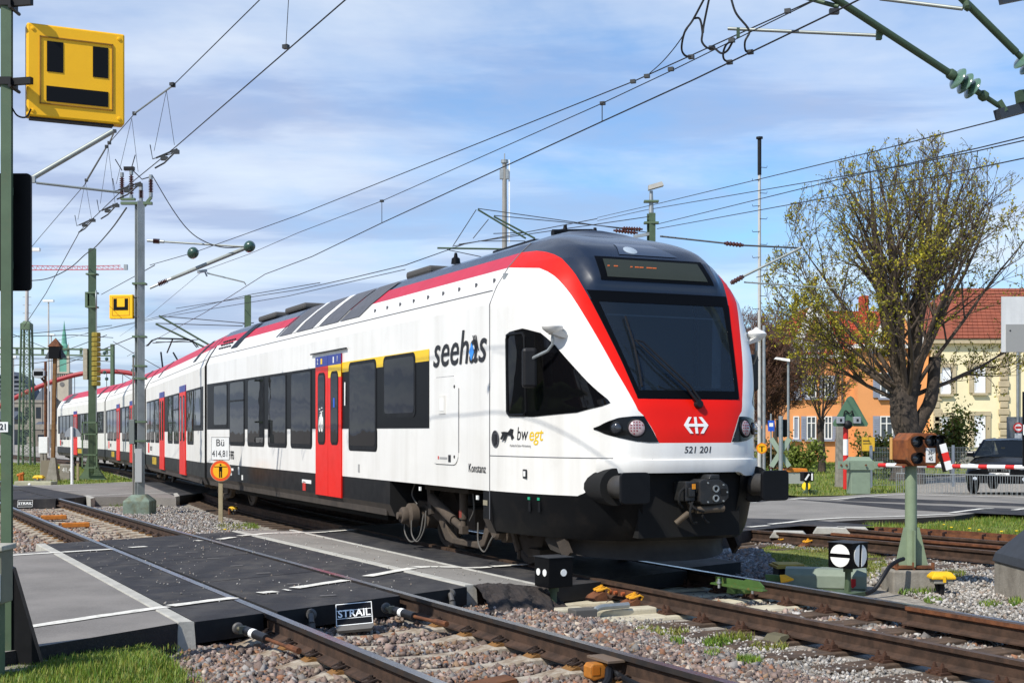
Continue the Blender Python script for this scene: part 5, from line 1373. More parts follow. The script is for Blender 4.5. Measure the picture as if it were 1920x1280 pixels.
mb = MB(); mb.beam(Q(370, 510), Q(388, 507), .05, .06); mb.cyl(Q(384, 509), Q(388, 518), .02, n=6); mb.build('fitting', m_galv, ct)
for i, (x, y, Y) in enumerate(((362, 474, 29.5), (468, 462, 29.4))):
    p = at(x, y, Y); mb = MB(); mb.lathe([(.01, -.15), (.07, -.14), (.115, -.08), (.125, 0), (.115, .06), (.06, .11), (.02, .13)], 16, p, (.5, -.8, .25))
    tag(mb.build('strain_insulator', mat('insulator_green', '#2f4a3d', .3, coat=.4, var=.1), smooth=True), 'dark green glazed strain insulator ' + ('hanging on the thin guy wire' if i == 0 else 'at the outer end of the grey cantilever'), 'insulator')
# green H mast with tension weights
Yh = 52.0
hm_ = thing('catenary_mast', 'green steel mast with balance weights and a mesh cage at its foot', 'mast', ((173 - HX) / F * Yh, Yh, -.25))
mb = MB(); hbeam(mb, 0, 0, .3, 9.0, .26, .22, .02, rz=.5); mb.build('post', m_green, hm_)
mb = MB(); mb.prism([(-.55, 0), (.55, 0), (.30, .35), (.16, .9), (-.16, .9), (-.30, .35)], lambda a, b, d: (a, d, b), -.08, .08); mb.build('footing', m_green, hm_)
for z in (8.0, 7.27, 6.72):
    mb = MB(); mb.cbox((0, 0, z), (.42, .34, .06)); mb.build('clamp', m_green, hm_)
mb = MB(); mb.box(-.24, -.14, -.15, .15, 6.7, 7.3); mb.build('wheel_bracket', m_green, hm_)
mb = MB(); mb.lathe([(.36, -.03), (.38, 0), (.36, .03), (.30, .02), (.30, -.02)], 20, (.20, -.15, 7.0), (1, .3, 0)); mb.build('tension_wheel', m_galv, hm_, smooth=True)
mb = MB(); mb.cyl((.20, -.12, 1.6), (.20, -.12, 6.9), .022, n=8); mb.build('guide_rod', m_galv, hm_)
for k in range(11):
    z = 3.65 + .19 * k; mb = MB(); mb.lathe([(.15, 0), (.17, .02), (.17, .15), (.15, .17)], 10, (.20, -.16, z)); mb.build('weight', mat('weight_yellow', '#8d7d2e', .8, var=.35, vscale=6), hm_)
mb = MB(); mb.box(-.33, -.17, -.1, .1, 3.9, 5.1); mb.build('spare_weights', mat('weight_beige', '#a39a86', .8, var=.2, vscale=8), hm_)
mb = MB()
for x in (-.28, .28):
    mb.box(x - .025, x + .025, -.35, -.30, .45, 2.25)
for z in (.45, .95, 1.75, 2.2): mb.box(-.30, .30, -.35, -.30, z, z + .05)
mb.build('cage_frame', m_green, hm_)
mb = MB()
for k in range(9): mb.box(-.25 + .06 * k - .004, -.25 + .06 * k + .004, -.325, -.32, .5, 2.2)
for k in range(26): mb.box(-.26, .26, -.326, -.321, .52 + .065 * k, .526 + .065 * k)
mb.build('cage_mesh', mat('mesh_green', '#3d4a38', .6), hm_)['kind'] = 'stuff'

# kilometre sign and round warning sign
ks = thing('kilometre_sign', 'white kilometre plate above a round orange warning sign on a wooden post', 'sign', tuple(gp(414, 981, off=-.22)))
zk = ks.location.z; Yk = ks.location.y
def kz(y): return EYE - (y - HY) / F * Yk - zk
mb = MB(); mb.box(-.042, .042, -.03, .03, -.1, kz(822)); mb.build('post', mat('grey_wood', '#9c8f72', .9, var=.2, vscale=8, streak=((30, 30, 1), .4, '#6d6350')), ks)
mb = MB(); mb.box(-.18, .185, -.052, -.032, kz(862), kz(819)); pl_ = mb.build('plate', mat('plate_rim', '#55585a', .6), ks)
mb = MB(); mb.box(-.172, .177, -.056, -.052, kz(861), kz(820)); mb.build('plate_face', m_white, ks)
text('lettering', 'B\u00fc', .20, m_txt, ks, (.0, -.0585, kz(830) ), (1, 0, 0), (0, 0, 1), xs=.85)
text('lettering', '414,81', .185, m_txt, ks, (.0, -.0585, kz(850.5)), (1, 0, 0), (0, 0, 1), xs=.66)
zc_ = kz(882)
for r, y, m_, nm in ((.215, -.040, mat('sign_rim', '#b9a58a', .6), 'disc'), (.205, -.058, mat('sign_orange', '#e3521a', .45), 'orange_ring'), (.155, -.062, mat('sign_yellow', '#f0b012', .45), 'yellow_field')):
    mb = MB(); mb.lathe([(r, 0), (r, .006 if nm != 'disc' else .02)], 32, (.01, y, zc_), (0, -1, 0)); mb.build(nm, m_, ks)
mb = MB(); y_ = -.070
mb.cyl((.01, y_ + .002, zc_ + .12), (.01, y_ - .001, zc_ + .12), .02, n=12); mb.box(-.12, .14, y_ - .001, y_ + .002, zc_ + .075, zc_ + .088); mb.box(-.022, .042, y_ - .001, y_ + .002, zc_ - .01, zc_ + .075); mb.box(-.02, .004, y_ - .001, y_ + .002, zc_ - .135, zc_ - .01); mb.box(.016, .04, y_ - .001, y_ + .002, zc_ - .135, zc_ - .01)
mb.build('person_mark', m_signblack, ks)

# far crossing beyond the near one
def gslab(name, pl, m, dz=0., thick=.22):
    P = [gp(*p) for p in pl]; mb = MB(); n = len(P)
    mb.add([(p.x, p.y, p.z + dz) for p in P] + [(p.x, p.y, p.z + dz - thick) for p in P], [tuple(range(n))] + [(i, (i + 1) % n, n + (i + 1) % n, n + i) for i in range(n)])
    o = mb.build(name, m); return o
o = gslab('footpath', [(170, 925), (70, 908), (-60, 914), (-60, 918), (60, 911), (140, 907.5), (262, 902), (330, 912), (330, 934), (250, 929)], m_asph, -.004); o['kind'] = 'structure'
o = gslab('footpath', [(60, 911.5), (140, 907.5), (250, 903), (330, 930), (175, 931), (155, 927)], m_asph, 0.); o['kind'] = 'structure'
fx = thing('level_crossing', 'far dark crossing panels behind the left mast', 'crossing')
for pl in ([(-60, 916), (18, 911.5), (60, 911), (163, 930.5), (140, 933), (105, 934.5), (40, 918)], [(-60, 920), (35, 918.5), (104, 935), (-60, 937)], [(265, 904), (330, 903), (420, 918), (330, 930)]):
    o = gslab('panel', pl, m_rubber, .003); o.parent = fx
o = gslab('kerb', [(158, 929), (165, 928), (178, 933), (170, 935)], m_kerb, .01, .3); o.parent = fx
o = gslab('kerb', [(325, 925), (332, 924), (337, 930), (328, 932)], m_kerb, .01, .3); o.parent = fx
stripe([(156, 929), (200, 927.5), (262, 924.5), (325, 924)], .10); stripe([(115, 920), (180, 916.5), (250, 914)], .05); stripe([(60, 911.2), (140, 907.6), (255, 903)], .10)
# crossing name plates with lettering
def strail(name, lab, px0, py0, px1, py1, px2, py2, px3, py3, Ya, Yb, depth=.03, body=True):
    """plate from its four corner sight lines: top left, top right, bottom right, bottom left"""
    A, B, C, D = at(px0, py0, Yb), at(px1, py1, Yb + (px1 - px0) / F * Ya * .1), at(px2, py2, Ya + (px1 - px0) / F * Ya * .1), at(px3, py3, Ya)
    x = ((B - A) + (C - D)) / 2; y = ((A - D) + (B - C)) / 2; o = (A + B + C + D) / 4
    wd, ht = x.length, y.length; x.normalize(); y = (y - x * y.dot(x)).normalized(); z = x.cross(y)
    t = thing(name, lab, 'plate', tuple(o))
    def fr(a, b, d): return x * a + y * b + z * d
    mb = MB(); h2 = ht * .5
    if body: pl = [(-wd / 2, h2), (wd / 2, h2), (wd / 2 * 1.02, -h2 * 1.2), (wd / 2 * .9, -h2 * 1.42), (-wd / 2 * .9, -h2 * 1.42), (-wd / 2 * 1.02, -h2 * 1.2)]
    else: pl = [(-wd / 2, h2), (wd / 2, h2), (wd / 2, -h2), (-wd / 2, -h2)]
    mb.prism(pl, fr, -depth, 0); mb.build('plate_body', mat('plate_rubber', '#5f5c58', .8, var=.15, vscale=8), t)
    mb = MB(); mb.prism([(-wd * .49, -h2), (wd * .49, -h2), (wd * .49, h2 * .98), (-wd * .49, h2 * .98)], fr, .0002, .002); mb.build('plate_face', m_signblack, t)
    mb = MB(); e = ht * .03
    for a0_, a1_, b0_, b1_ in ((-.49, .49, .96, .90), (-.49, .49, -1.0, -.94), (-.49, .49, .36, .32), (-.49, .49, -.36, -.40)): mb.prism([(wd * a0_, h2 * b0_), (wd * a1_, h2 * b0_), (wd * a1_, h2 * b1_), (wd * a0_, h2 * b1_)], fr, .0022, .003)
    for a0_, a1_ in ((-.49, -.475), (.475, .49)): mb.prism([(wd * a0_, -h2), (wd * a1_, -h2), (wd * a1_, h2 * .96), (wd * a0_, h2 * .96)], fr, .0024, .0032)
    mb.build('plate_lines', m_txtw, t)
    text('lettering', 'STRAIL', ht * .46, m_txtw, t, fr(0, 0, .004), x, y, bold=ht * .006, fit=wd * .88)
    return t
strail('crossing_plate', 'black and white lettered plate leaning on the crossing edge between the near rails', 619, 1133, 691, 1128, 706, 1165, 640, 1173, 11.15, 11.35)
strail('crossing_plate', 'lettered plate on the edge of the far crossing behind the left mast', 32, 937.5, 61, 937, 62, 949.5, 33.5, 950, 27.4, 27.45, body=False)
strail('crossing_plate', 'lettered plate in the deep shade under the train front', 1151, 1069, 1197, 1066, 1214, 1091, 1170, 1096, 15.9, 16.2, body=False)
# tie rods holding the crossing panels
m_sleeve = mat('rod_sleeve', '#1c1c1e', .5, var=.1)
def tierod(lab, a, b, c, d):
    t = thing('tie_rod', lab, 'rod', tuple(a)); a, b, c, d = (Vector(q) - t.location for q in (a, b, c, d)); dr = (b - a).normalized()
    mb = MB(); mb.lathe([(.02, -.02), (.045, -.01), (.048, .0), (.036, .012), (.02, .014)], 16, a, dr); mb.build('washer', mat('bolt_grey', '#5d5b58', .6, .3), t, smooth=True)
    mb = MB(); mb.cyl(a, b, .016, n=8); mb.cbox(a.lerp(b, .6), (.05, .05, .06)); mb.build('turnbuckle', mat('turnbuckle', '#6d6a58', .6, .3), t)
    mb = MB(); mb.cyl(b, c, .036, n=14); mb.build('sleeve', m_sleeve, t, smooth=True)
    m0 = b.lerp(c, .28); m1 = b.lerp(c, .45); mb = MB(); mb.cyl(m0, m1, .0375, n=14, caps=False); mb.build('label', m_white, t)
    mb = MB(); mb.cyl(c, d, .014, n=8); mb.cyl(d, d + (d - c).normalized() * .18, .024, n=8); mb.build('rod', m_rust, t)
tierod('black sleeved tie rod with a white label left of the near left rail', at(446, 1177, 10.6), at(462, 1182, 10.45), at(500, 1197, 10.15), at(540, 1212, 9.85))
tierod('black sleeved tie rod with a white label between the near rails', at(724, 1139, 11.7), at(741, 1144, 11.55), at(777, 1155, 11.3), at(815, 1164, 11.05))
for x, y, Y, l in ((584, 1151, 11.3, 'short grey tie bolt beside the left rail at the crossing edge'), (845, 1112, 12.75, 'short grey tie bolt right of the right rail at the crossing edge')):
    a = at(x, y, Y); t = thing('tie_bolt', l, 'bolt', tuple(a))
    mb = MB(); mb.lathe([(.02, -.02), (.05, 0), (.04, .02), (.02, .02)], 14, (0, 0, 0), (-.3, -1, 0)); mb.build('washer', mat('bolt_grey', '#5d5b58', .6, .3), t, smooth=True)
    mb = MB(); mb.cyl((.0, -.04, 0), (.02, -.12, -.06), .025, n=10); mb.cyl((.02, -.12, -.06), (.03, -.14, -.17), .03, n=10); mb.cyl((.03, -.14, -.17), (.03, -.16, -.26), .014, n=8); mb.build('bolt', mat('bolt_grey', '#5d5b58', .6, .3), t, smooth=True)
# axle counter and its cables on the right rail of the near track
q = ntrack(9.55, G - .16); ac = thing('axle_counter', 'orange axle counter box clamped to the inside of the near right rail', 'sensor', (q.x, q.y, near_level(q.y) - .09), ang_n)
mb = MB(); mb.prism([(-.08, -.06), (-.05, -.08), (.05, -.06), (.06, .01), (.05, .03), (-.06, .035), (-.08, .01)], lambda a, b, d: (a, d, b), -.05, .05); mb.build('housing', mat('sensor_orange', '#a8681c', .7, var=.25, vscale=12, dirt=(12, .5, .7, .5, '#7a4a20')), ac, bevel=.01)
mb = MB(); mb.box(.0, .13, -.14, .14, .045, .06); mb.build('cover', mat('sensor_cover', '#6b5a4a', .7), ac)
mb = MB(); mb.box(-.065, -.01, -.054, -.05, -.04, .015); mb.build('label', mat('label_dark', '#b26510', .6), ac)
mb = MB(); mb.tube(spline([(.03, -.10, .0), (.0, -.15, -.02), (-.05, -.20, -.07), (-.2, -.22, -.14), (-.5, -.05, -.17), (-.9, .2, -.18), (-1.3, .35, -.2)]), .028, 9); mb.build('cable', m_black, ac, smooth=True)
for k in range(2):
    mb = MB(); mb.tube(spline([(.06, -.12 - .02 * k, -.02), (.08, -.25, -.05 - .03 * k), (.06, -.6, -.06 - .04 * k), (.06, -1.4, -.07 - .04 * k), (.08, -2.6, -.07 - .04 * k)]), .022, 8); mb.build('cable', m_black, ac, smooth=True)
q = ntrack(9.35, -.34); o = thing('rail_block', 'rust brown steel wedge lying on the sleepers inside the near left rail', 'block', (q.x, q.y, near_level(q.y) - .18), ang_n)
mb = MB(); mb.add([(-.26, -.09, 0), (.24, -.09, 0), (.24, .09, 0), (-.26, .09, 0), (-.26, -.09, .07), (.2, -.09, .12), (.24, -.05, .05), (.24, .09, .05), (.2, .09, .12), (-.26, .09, .07)], [(0, 1, 2, 3), (0, 4, 5, 6, 1), (1, 6, 7, 2), (2, 7, 8, 9, 3), (3, 9, 4, 0), (4, 9, 8, 5), (5, 8, 7, 6)]); mb.build('body', mat('block_rust', '#6a4326', .75, .2, var=.3, vscale=8), o, bevel=.01)
for i, (x, y) in enumerate(((101, 967), (142, 981))):
    p = gp(x, y, off=-.12); o = thing('track_magnet', ('farther' if i == 0 else 'nearer') + ' orange rusty bar lying between the near rails beyond the crossing', 'bar', tuple(p), ang_n - .1)
    mb = MB(); mb.box(-.25, .25, -.06, .06, -.07, .02); mb.build('body', mat('bar_orange', '#b26a1e', .75, var=.3, vscale=10), o, bevel=.015)
    mb = MB(); mb.box(-.30, -.27, -.08, .08, -.06, .02); mb.build('end_plate', m_rust, o)
# yellow capped track connection posts
m_ycap = mat('cap_yellow', '#e0b010', .6, var=.12, vscale=9, dirt=(9, .55, .72, .5, '#8f6a20'))
def capbox(lab, p, s=1., cable=None, rz=0.):
    t = thing('connection_box', lab, 'box', tuple(p), rz)
    mb = MB(); mb.cyl((0, 0, -.15 * s), (0, 0, .12 * s), .035 * s, n=10); mb.cyl((-.03 * s, 0, .0), (-.06 * s, .0, .12 * s), .02 * s, n=8); mb.build('stem', m_black, t)
    mb = MB(); mb.box(-.105 * s, .105 * s, -.08 * s, .08 * s, .11 * s, .17 * s); mb.build('case', mat('case_grey', '#8c897f', .7, var=.15), t, bevel=.01)
    mb = MB(); mb.add([(-.13 * s, -.10 * s, .16 * s), (.13 * s, -.10 * s, .16 * s), (.13 * s, .10 * s, .16 * s), (-.13 * s, .10 * s, .16 * s), (-.13 * s, -.10 * s, .19 * s), (.13 * s, -.10 * s, .19 * s), (.13 * s, .10 * s, .19 * s), (-.13 * s, .10 * s, .19 * s), (-.09 * s, -.06 * s, .235 * s), (.09 * s, -.06 * s, .235 * s), (.09 * s, .06 * s, .235 * s), (-.09 * s, .06 * s, .235 * s)],
        [(0, 3, 2, 1), (0, 1, 5, 4), (1, 2, 6, 5), (2, 3, 7, 6), (3, 0, 4, 7), (4, 5, 9, 8), (5, 6, 10, 9), (6, 7, 11, 10), (7, 4, 8, 11), (8, 9, 10, 11)]); mb.build('lid', m_ycap, t, bevel=.01)
    mb = MB(); mb.box(-.015 * s, .015 * s, -.115 * s, -.10 * s, .13 * s, .2 * s); mb.build('latch', m_ycap, t)
    if cable: mb = MB(); mb.tube(spline(cable), .022, 8); mb.build('cable', m_black, t, smooth=True)
    return t
capbox('yellow capped connection box with a black hose beside the sign post', gp(437, 964, off=-.2), .75, [(.0, 0, .08), (.04, -.05, -.0), (.15, .0, -.08), (.5, .1, -.12), (.9, .15, -.1), (1.1, .12, -.12)])
mb = MB(); mb.cyl(tuple(gp(430, 966, off=-.22)), tuple(gp(430, 966, off=-.22) + Vector((0, 0, .17))), .03, n=8); tag(mb.build('rusty_stub', m_rust), 'short rusty pipe stub left of the yellow capped box by the sign post', 'stub')
capbox('pale yellow lidded connection box below the rusty signal', gp(1765, 1112, off=-.2), 1.05)
capbox('yellow capped box on the far lawn nearest the crossing', gp(73, 908, off=-.1), 1.35); capbox('yellow capped box half hidden by the concrete marker stone', gp(115, 887, off=-.1), 1.3)
o = thing('trough_cover', 'flat beige cable trough cover beside the far crossing', 'cover', tuple(gp(62, 911, off=-.05)), -.2)
mb = MB(); mb.box(-.55, .75, -.2, .2, -.1, .16); mb.build('lid', mat('trough_beige', '#9f9d84', .8, var=.15), o, bevel=.02)
mb = MB(); mb.lathe([(.05, 0), (.04, .03), (.002, .04)], 10, (0, -.21, .06), (0, -1, 0)); mb.build('knob', m_white, o)
o = thing('hydrant_valve', 'rusty orange valve post on the far lawn', 'valve', tuple(gp(38, 905, off=-.1)))
mb = MB(); mb.cyl((0, 0, -.1), (0, 0, .32), .06, n=10); mb.cyl((-.1, 0, .26), (.13, 0, .34), .055, n=10); mb.cyl((.1, 0, -.1), (.08, 0, .3), .04, n=8); mb.build('body', mat('valve_rust', '#b05f1c', .8, var=.35, vscale=12), o, smooth=True)
p = gp(272, 950, off=-.2); o = thing('marker_pin', 'short black pin with a white mushroom cap on the gravel', 'marker', tuple(p)); mb = MB(); mb.cyl((0, 0, -.05), (0, 0, .12), .05, n=12); mb.build('stem', m_black, o)
mb = MB(); mb.lathe([(.06, .12), (.085, .135), (.07, .16), (.03, .185), (.002, .19)], 14); mb.build('cap', m_white, o, smooth=True)
p = gp(126, 896, off=-.1); o = thing('kilometre_stone', 'grey concrete kilometre stone with worn digits behind the white post', 'stone', tuple(p)); mb = MB(); mb.box(-.27, .27, -.12, .12, -.2, .55); mb.build('stone', m_conc, o, bevel=.04)
text('digits', '41,4', .26, m_txtw, o, (.02, -.123, .32), (1, 0, 0), (0, 0, 1), xs=.8)
p = gp(135, 907.5); o = thing('half_disc_sign', 'grey half disc sign seen from behind on a thin white post', 'sign', tuple(p)); k = p.y / F
mb = MB(); mb.cyl((0, 0, -.2), (0, 0, 108 * k), .045, n=12); mb.build('post', m_white, o, smooth=True)
mb = MB(); mb.prism([(15 * k * cos(a), 89 * k + 18 * k * sin(a)) for a in np.linspace(0, pi, 17)], lambda a, b, d: (a, d, b), .05, .07); mb.build('disc', m_sgrey, o)
p = gp(146, 899, off=-.1); o = thing('wooden_stake', 'short grey wooden stake beside the green mast cage', 'stake', tuple(p)); mb = MB(); mb.box(-.04, .04, -.04, .04, -.2, .62); mb.build('stake', mat('grey_wood', '#9c8f72', .9), o)
# rusty lantern signal on a brown post
Yl = 50.; lx = (101 - HX) / F * Yl
ls = thing('lantern_signal', 'black lantern signal with a rusty pyramid roof on a brown post', 'signal', (lx, Yl, -.2))
def LZ(y): return EYE - (y - HY) / F * Yl + .2
mb = MB(); mb.beam((-.03, 0, .6), (.04, 0, LZ(672)), .14, .12); mb.build('post', mat('post_rust', '#7b5a33', .85, var=.3, vscale=6, col2='#6a4a28'), ls)
mb = MB(); mb.add([(-.25, -.2, -.1), (.2, -.2, -.1), (.2, .2, -.1), (-.25, .2, -.1), (-.1, -.08, .85), (.07, -.08, .85), (.07, .08, .85), (-.1, .08, .85)], [(0, 1, 5, 4), (1, 2, 6, 5), (2, 3, 7, 6), (3, 0, 4, 7), (4, 5, 6, 7)]); mb.build('foot', m_conc, ls)
mb = MB(); mb.box(-.45, -.12, -.1, .15, -.1, .75); mb.build('case', mat('case_brown', '#7d7361', .8), ls)
z0, z1 = LZ(672), LZ(650)
mb = MB(); mb.box(-.13, .26, -.2, .2, z0, z1); mb.build('lantern', m_signblack, ls)
mb = MB(); mb.add([(-.17, -.22, z1), (.30, -.22, z1), (.30, .22, z1), (-.17, .22, z1), (.07, 0, z1 + .34)], [(0, 1, 4), (1, 2, 4), (2, 3, 4), (3, 0, 4)]); mb.build('roof', m_rust, ls)
for sx in (-1, 1):
    mb = MB(); mb.add([(.065 + sx * .2, .0, z1 - .05), (.065 + sx * .2, 0, z0), (.065 + sx * .42, .02, z0 + .02)], [(0, 1, 2)]); mb.add([(.065 + sx * .2, .02, z1 - .05), (.065 + sx * .2, .02, z0), (.065 + sx * .42, .04, z0 + .02)], [(0, 1, 2)]); mb.build('side_screen', mat('screen_grey', '#4b5057', .6), ls)
o = thing('switch_box', 'white electrical box on a dark post left of the brown lantern post', 'box', ((82 - HX) / F * 51, 51, -.2)); 
mb = MB(); mb.box(-.17, .17, -.08, .08, 1.0, 1.62); mb.build('case', m_white, o, bevel=.01); mb = MB(); mb.box(-.12, -.02, -.05, .05, -.1, 1.0); mb.box(.02, .12, -.05, .05, -.1, 1.0); mb.build('stand', m_conc, o)
o = thing('floodlight', 'grey rounded floodlight on a bracket beside the brown post', 'floodlight', ((75 - HX) / F * 58, 58, 0))
zz = EYE - (699 - HY) / F * 58; mb = MB(); mb.prism([(-.25, -.12), (-.25, .08), (-.13, .2), (.13, .2), (.25, .08), (.25, -.12), (.15, -.22), (-.15, -.22)], lambda a, b, d: (a, d, b + zz), -.2, .2); mb.build('housing', mat('flood_grey', '#a9adb0', .5), o); mb = MB(); mb.box(-.2, .2, -.21, -.2, zz - .12, zz + .06); mb.build('glass', m_signblack, o)
mb = MB(); mb.cyl((.24, 0, -.2), (.24, 0, zz + .5), .06, n=10); mb.beam((.05, 0, zz - .2), (.24, 0, zz - .45), .08, .08); mb.build('post', m_rust, o)
# lattice mast with lamp on top
def lattice(mb, x, y, z0, z1, w0, w1, n):
    for i in range(n):
        a, b = z0 + (z1 - z0) * i / n, z0 + (z1 - z0) * (i + 1) / n; wa, wb = w0 + (w1 - w0) * i / n, w0 + (w1 - w0) * (i + 1) / n
        for sy in (-1, 1):
            mb.beam((x - wa, y + sy * wa, a), (x + wb, y + sy * wb, b), .04, .02); mb.beam((x + wa, y + sy * wa, a), (x - wb, y + sy * wb, b), .04, .02); mb.beam((x - wb, y + sy * wb, b), (x + wb, y + sy * wb, b), .04, .03)
    for sx in (-1, 1):
        for sy in (-1, 1): mb.beam((x + sx * w0, y + sy * w0, z0), (x + sx * w1, y + sy * w1, z1), .09, .09)
Yq = 75.
lm = thing('lattice_mast', 'green lattice mast with a tall white lamp pole on top at the far left', 'mast', ((50 - HX) / F * Yq, Yq, -.25))
def QZ(y): return EYE - (y - HY) / F * Yq + .25
mb = MB(); lattice(mb, 0, 0, 0, QZ(608), .34, .22, 14); mb.build('lattice', m_green, lm)
mb = MB(); mb.box(-.27, .27, -.27, .27, QZ(618), QZ(607)); mb.add([(-.27, -.27, QZ(607)), (.27, -.27, QZ(607)), (.27, .27, QZ(607)), (-.27, .27, QZ(607)), (0, 0, QZ(599))], [(0, 1, 4), (1, 2, 4), (2, 3, 4), (3, 0, 4)]); mb.build('cap', m_green, lm)
mb = MB(); mb.cyl((0, 0, QZ(607)), (.05, 0, QZ(470)), .11, .07, n=10)
mb.build('pole', mat('pole_white', '#b9b3ac', .7, var=.1), lm, smooth=True)
for y in range(482, 606, 15):
    mb = MB(); mb.cyl((-.22, 0, QZ(y)), (.26, 0, QZ(y)), .015, n=6); mb.build('step_iron', m_galv, lm)
mb = MB(); mb.box(-.35, .75, -.12, .12, QZ(471), QZ(465)); mb.build('lamp_head', m_white, lm)
for i, (x, y0, y1, Y, wd) in enumerate(((91, 566, 870, 110, 20), (96, 630, 870, 150, 14), (25, 671, 860, 120, 12))):
    o = thing('platform_lamp', ('tall platform lamp with a double head between the masts', 'small distant platform lamp partly behind the lantern signal', 'distant platform lamp right of the left mast')[i], 'lamp', ((x - HX) / F * Y, Y, -.4), group=None)
    zt = EYE - (y0 - HY) / F * Y + .4; k = Y / F
    mb = MB(); mb.cyl((0, 0, 0), (0, 0, zt), 2.2 * k, 1.4 * k, n=8); mb.build('pole', mat('pole_white', '#b9b3ac', .7), o); mb = MB(); mb.box(-wd / 2 * k, wd / 2 * k, -.15, .15, zt, zt + 4 * k); mb.build('head', m_white, o)
# gantry
Yg2 = 92.; gz = lambda y: EYE - (y - HY) / F * Yg2
ga = thing('signal_gantry', 'green gantry beam spanning the tracks behind the masts', 'gantry')
def gxx(px): return (px - HX) / F * Yg2
mb = MB(); mb.beam((gxx(-60), Yg2, gz(651)), (gxx(213), Yg2, gz(656)), .25, .12); mb.beam((gxx(-60), Yg2, gz(663)), (gxx(213), Yg2, gz(667)), .2, .1)
for px in range(-40, 213, 24): mb.beam((gxx(px), Yg2, gz(652)), (gxx(px), Yg2, gz(664)), .12, .16)
mb.build('beam', m_green, ga)
for px in (211, -55):
    mb = MB(); hbeam(mb, gxx(px), Yg2, -.6, gz(645), .22, .3); mb.build('post', m_green, ga)
# red tied arch bridge
ab = thing('arch_bridge', 'red steel tube arch of a bridge behind the station', 'bridge'); Yb = 150.
pts = [at(x, y, Yb) for x, y in ((-60, 800), (-20, 773), (18, 751), (50, 735), (80, 722), (107, 712.5), (140, 703), (170, 698), (200, 696), (230, 697.5), (255, 702), (300, 714), (360, 740))]
mb = MB(); mb.tube(spline(pts, 3), .27, 10); mb.build('arch', mat('bridge_red', '#9a2a2e', .5, var=.08), ab, smooth=True)
for k in range(3, 12):
    p = pts[k]; mb = MB(); mb.cyl(p, (p.x, p.y, 1.5), .04, n=6); mb.build('hanger', m_steel, ab)
mb = MB(); mb.beam(at(-60, 800, Yb), at(360, 800, Yb), 3, .6); mb.build('deck', m_conc, ab)
# crane
ck = thing('tower_crane', 'distant red and white tower crane with a long jib', 'crane'); Yc = 400.
m_crane = mat('crane_red', '#b5484c', .6)
mb = MB(); a, b = at(-20, 507, Yc), at(232, 505, Yc); tp = [at(x, y, Yc) for x, y in ((-20, 493), (60, 498), (150, 499.5), (226, 497.5))]
mb.beam(a, b, .25, .25); 
for p, q_ in zip(tp[:-1], tp[1:]): mb.beam(p, q_, .2, .2)
n = 26
for k in range(n):
    lo_ = a.lerp(b, k / n); lo2 = a.lerp(b, (k + 1) / n); hi_ = at(-20 + 246 * (k + .5) / n, 498.5, Yc)
    mb.beam(lo_, hi_, .12, .12); mb.beam(hi_, lo2, .12, .12)
mb.build('jib', m_crane, ck); mb = MB(); mb.beam(at(8, 860, Yc), at(8, 480, Yc), 1.6, 1.6); mb.build('tower', m_crane, ck); mb = MB(); mb.cbox(at(236, 501, Yc), (1, 1, 1.6)); mb.build('jib_tip', m_galv, ck)
# station building with domed roof, stone tower with green spire
Ys = 300.; k = Ys / F
m_stone2 = mat('station_stone', '#8d867b', .9, var=.15, vscale=.4); m_slate = mat('slate', '#4c525b', .7, var=.15, vscale=.5); m_copper = mat('copper_green', '#5f9a86', .7, var=.15, vscale=.5); m_wdark = mat('window_dark', '#23272e', .2)
sb = thing('station_building', 'grey stone station building with a dark domed roof', 'building', ((40 - HX) * k, Ys, -1))
mb = MB(); mb.box(-9, 6.2, -2, 8, 0, 9); mb.box(-9.2, 6.4, -2.2, 8, 9, 9.6); mb.build('wall', m_stone2, sb)
mb = MB()
for t0, t1 in zip(np.linspace(0, 1, 8)[:-1], np.linspace(0, 1, 8)[1:]):
    f = lambda t: (5.0 * cos(t * pi / 2) ** .6 + .25, 9.6 + 6.5 * t ** 1.2)
    (r0, z0), (r1, z1) = f(t0), f(t1); mb.add([(-3 - r0, -1, z0), (-3 + r0, -1, z0), (-3 + r1, -1 + (r0 - r1), z1), (-3 - r1, -1 + (r0 - r1), z1), (-3 - r0, 7, z0), (-3 + r0, 7, z0), (-3 + r1, 7, z1), (-3 - r1, 7, z1)], [(0, 1, 2, 3), (1, 5, 6, 2), (4, 0, 3, 7), (5, 4, 7, 6)])
    if t1 == 1: 
        for dx in (-4, 5): mb.add([(dx - 1.6, -1, 9.6), (dx + 1.6, -1, 9.6), (dx, 0, 13), (dx - 1.6, 6, 9.6), (dx + 1.6, 6, 9.6)], [(0, 1, 2), (1, 4, 2), (4, 3, 2), (3, 0, 2)])
mb.build('roof', m_slate, sb)
for r in range(2):
    for c_ in range(6):
        mb = MB(); mb.box(-8 + 2.4 * c_, -6.9 + 2.4 * c_, -2.05, -1.9, 1.5 + 4 * r, 4.0 + 4 * r); mb.build('window', m_wdark, sb)
Yt = 350.; k = Yt / F
tw_ = thing('church_tower', 'slender stone tower with arcades, a clock and a pointed green copper spire', 'tower', ((117 - HX) * k, Yt, -1))
def TZ(y): return EYE - (y - HY) * k + 1
mb = MB(); mb.box(-1.5, 1.6, 0, 3, 0, TZ(700)); mb.box(-1.7, 1.8, -.2, 3.2, TZ(700), TZ(697)); mb.build('shaft', mat('tower_stone', '#b0a694', .9, var=.12, vscale=.5), tw_)
for c_ in range(5):
    mb = MB(); mb.box(-1.3 + .55 * c_, -1.02 + .55 * c_, -.06, .1, TZ(708), TZ(701)); mb.build('arcade_opening', m_wdark, tw_)
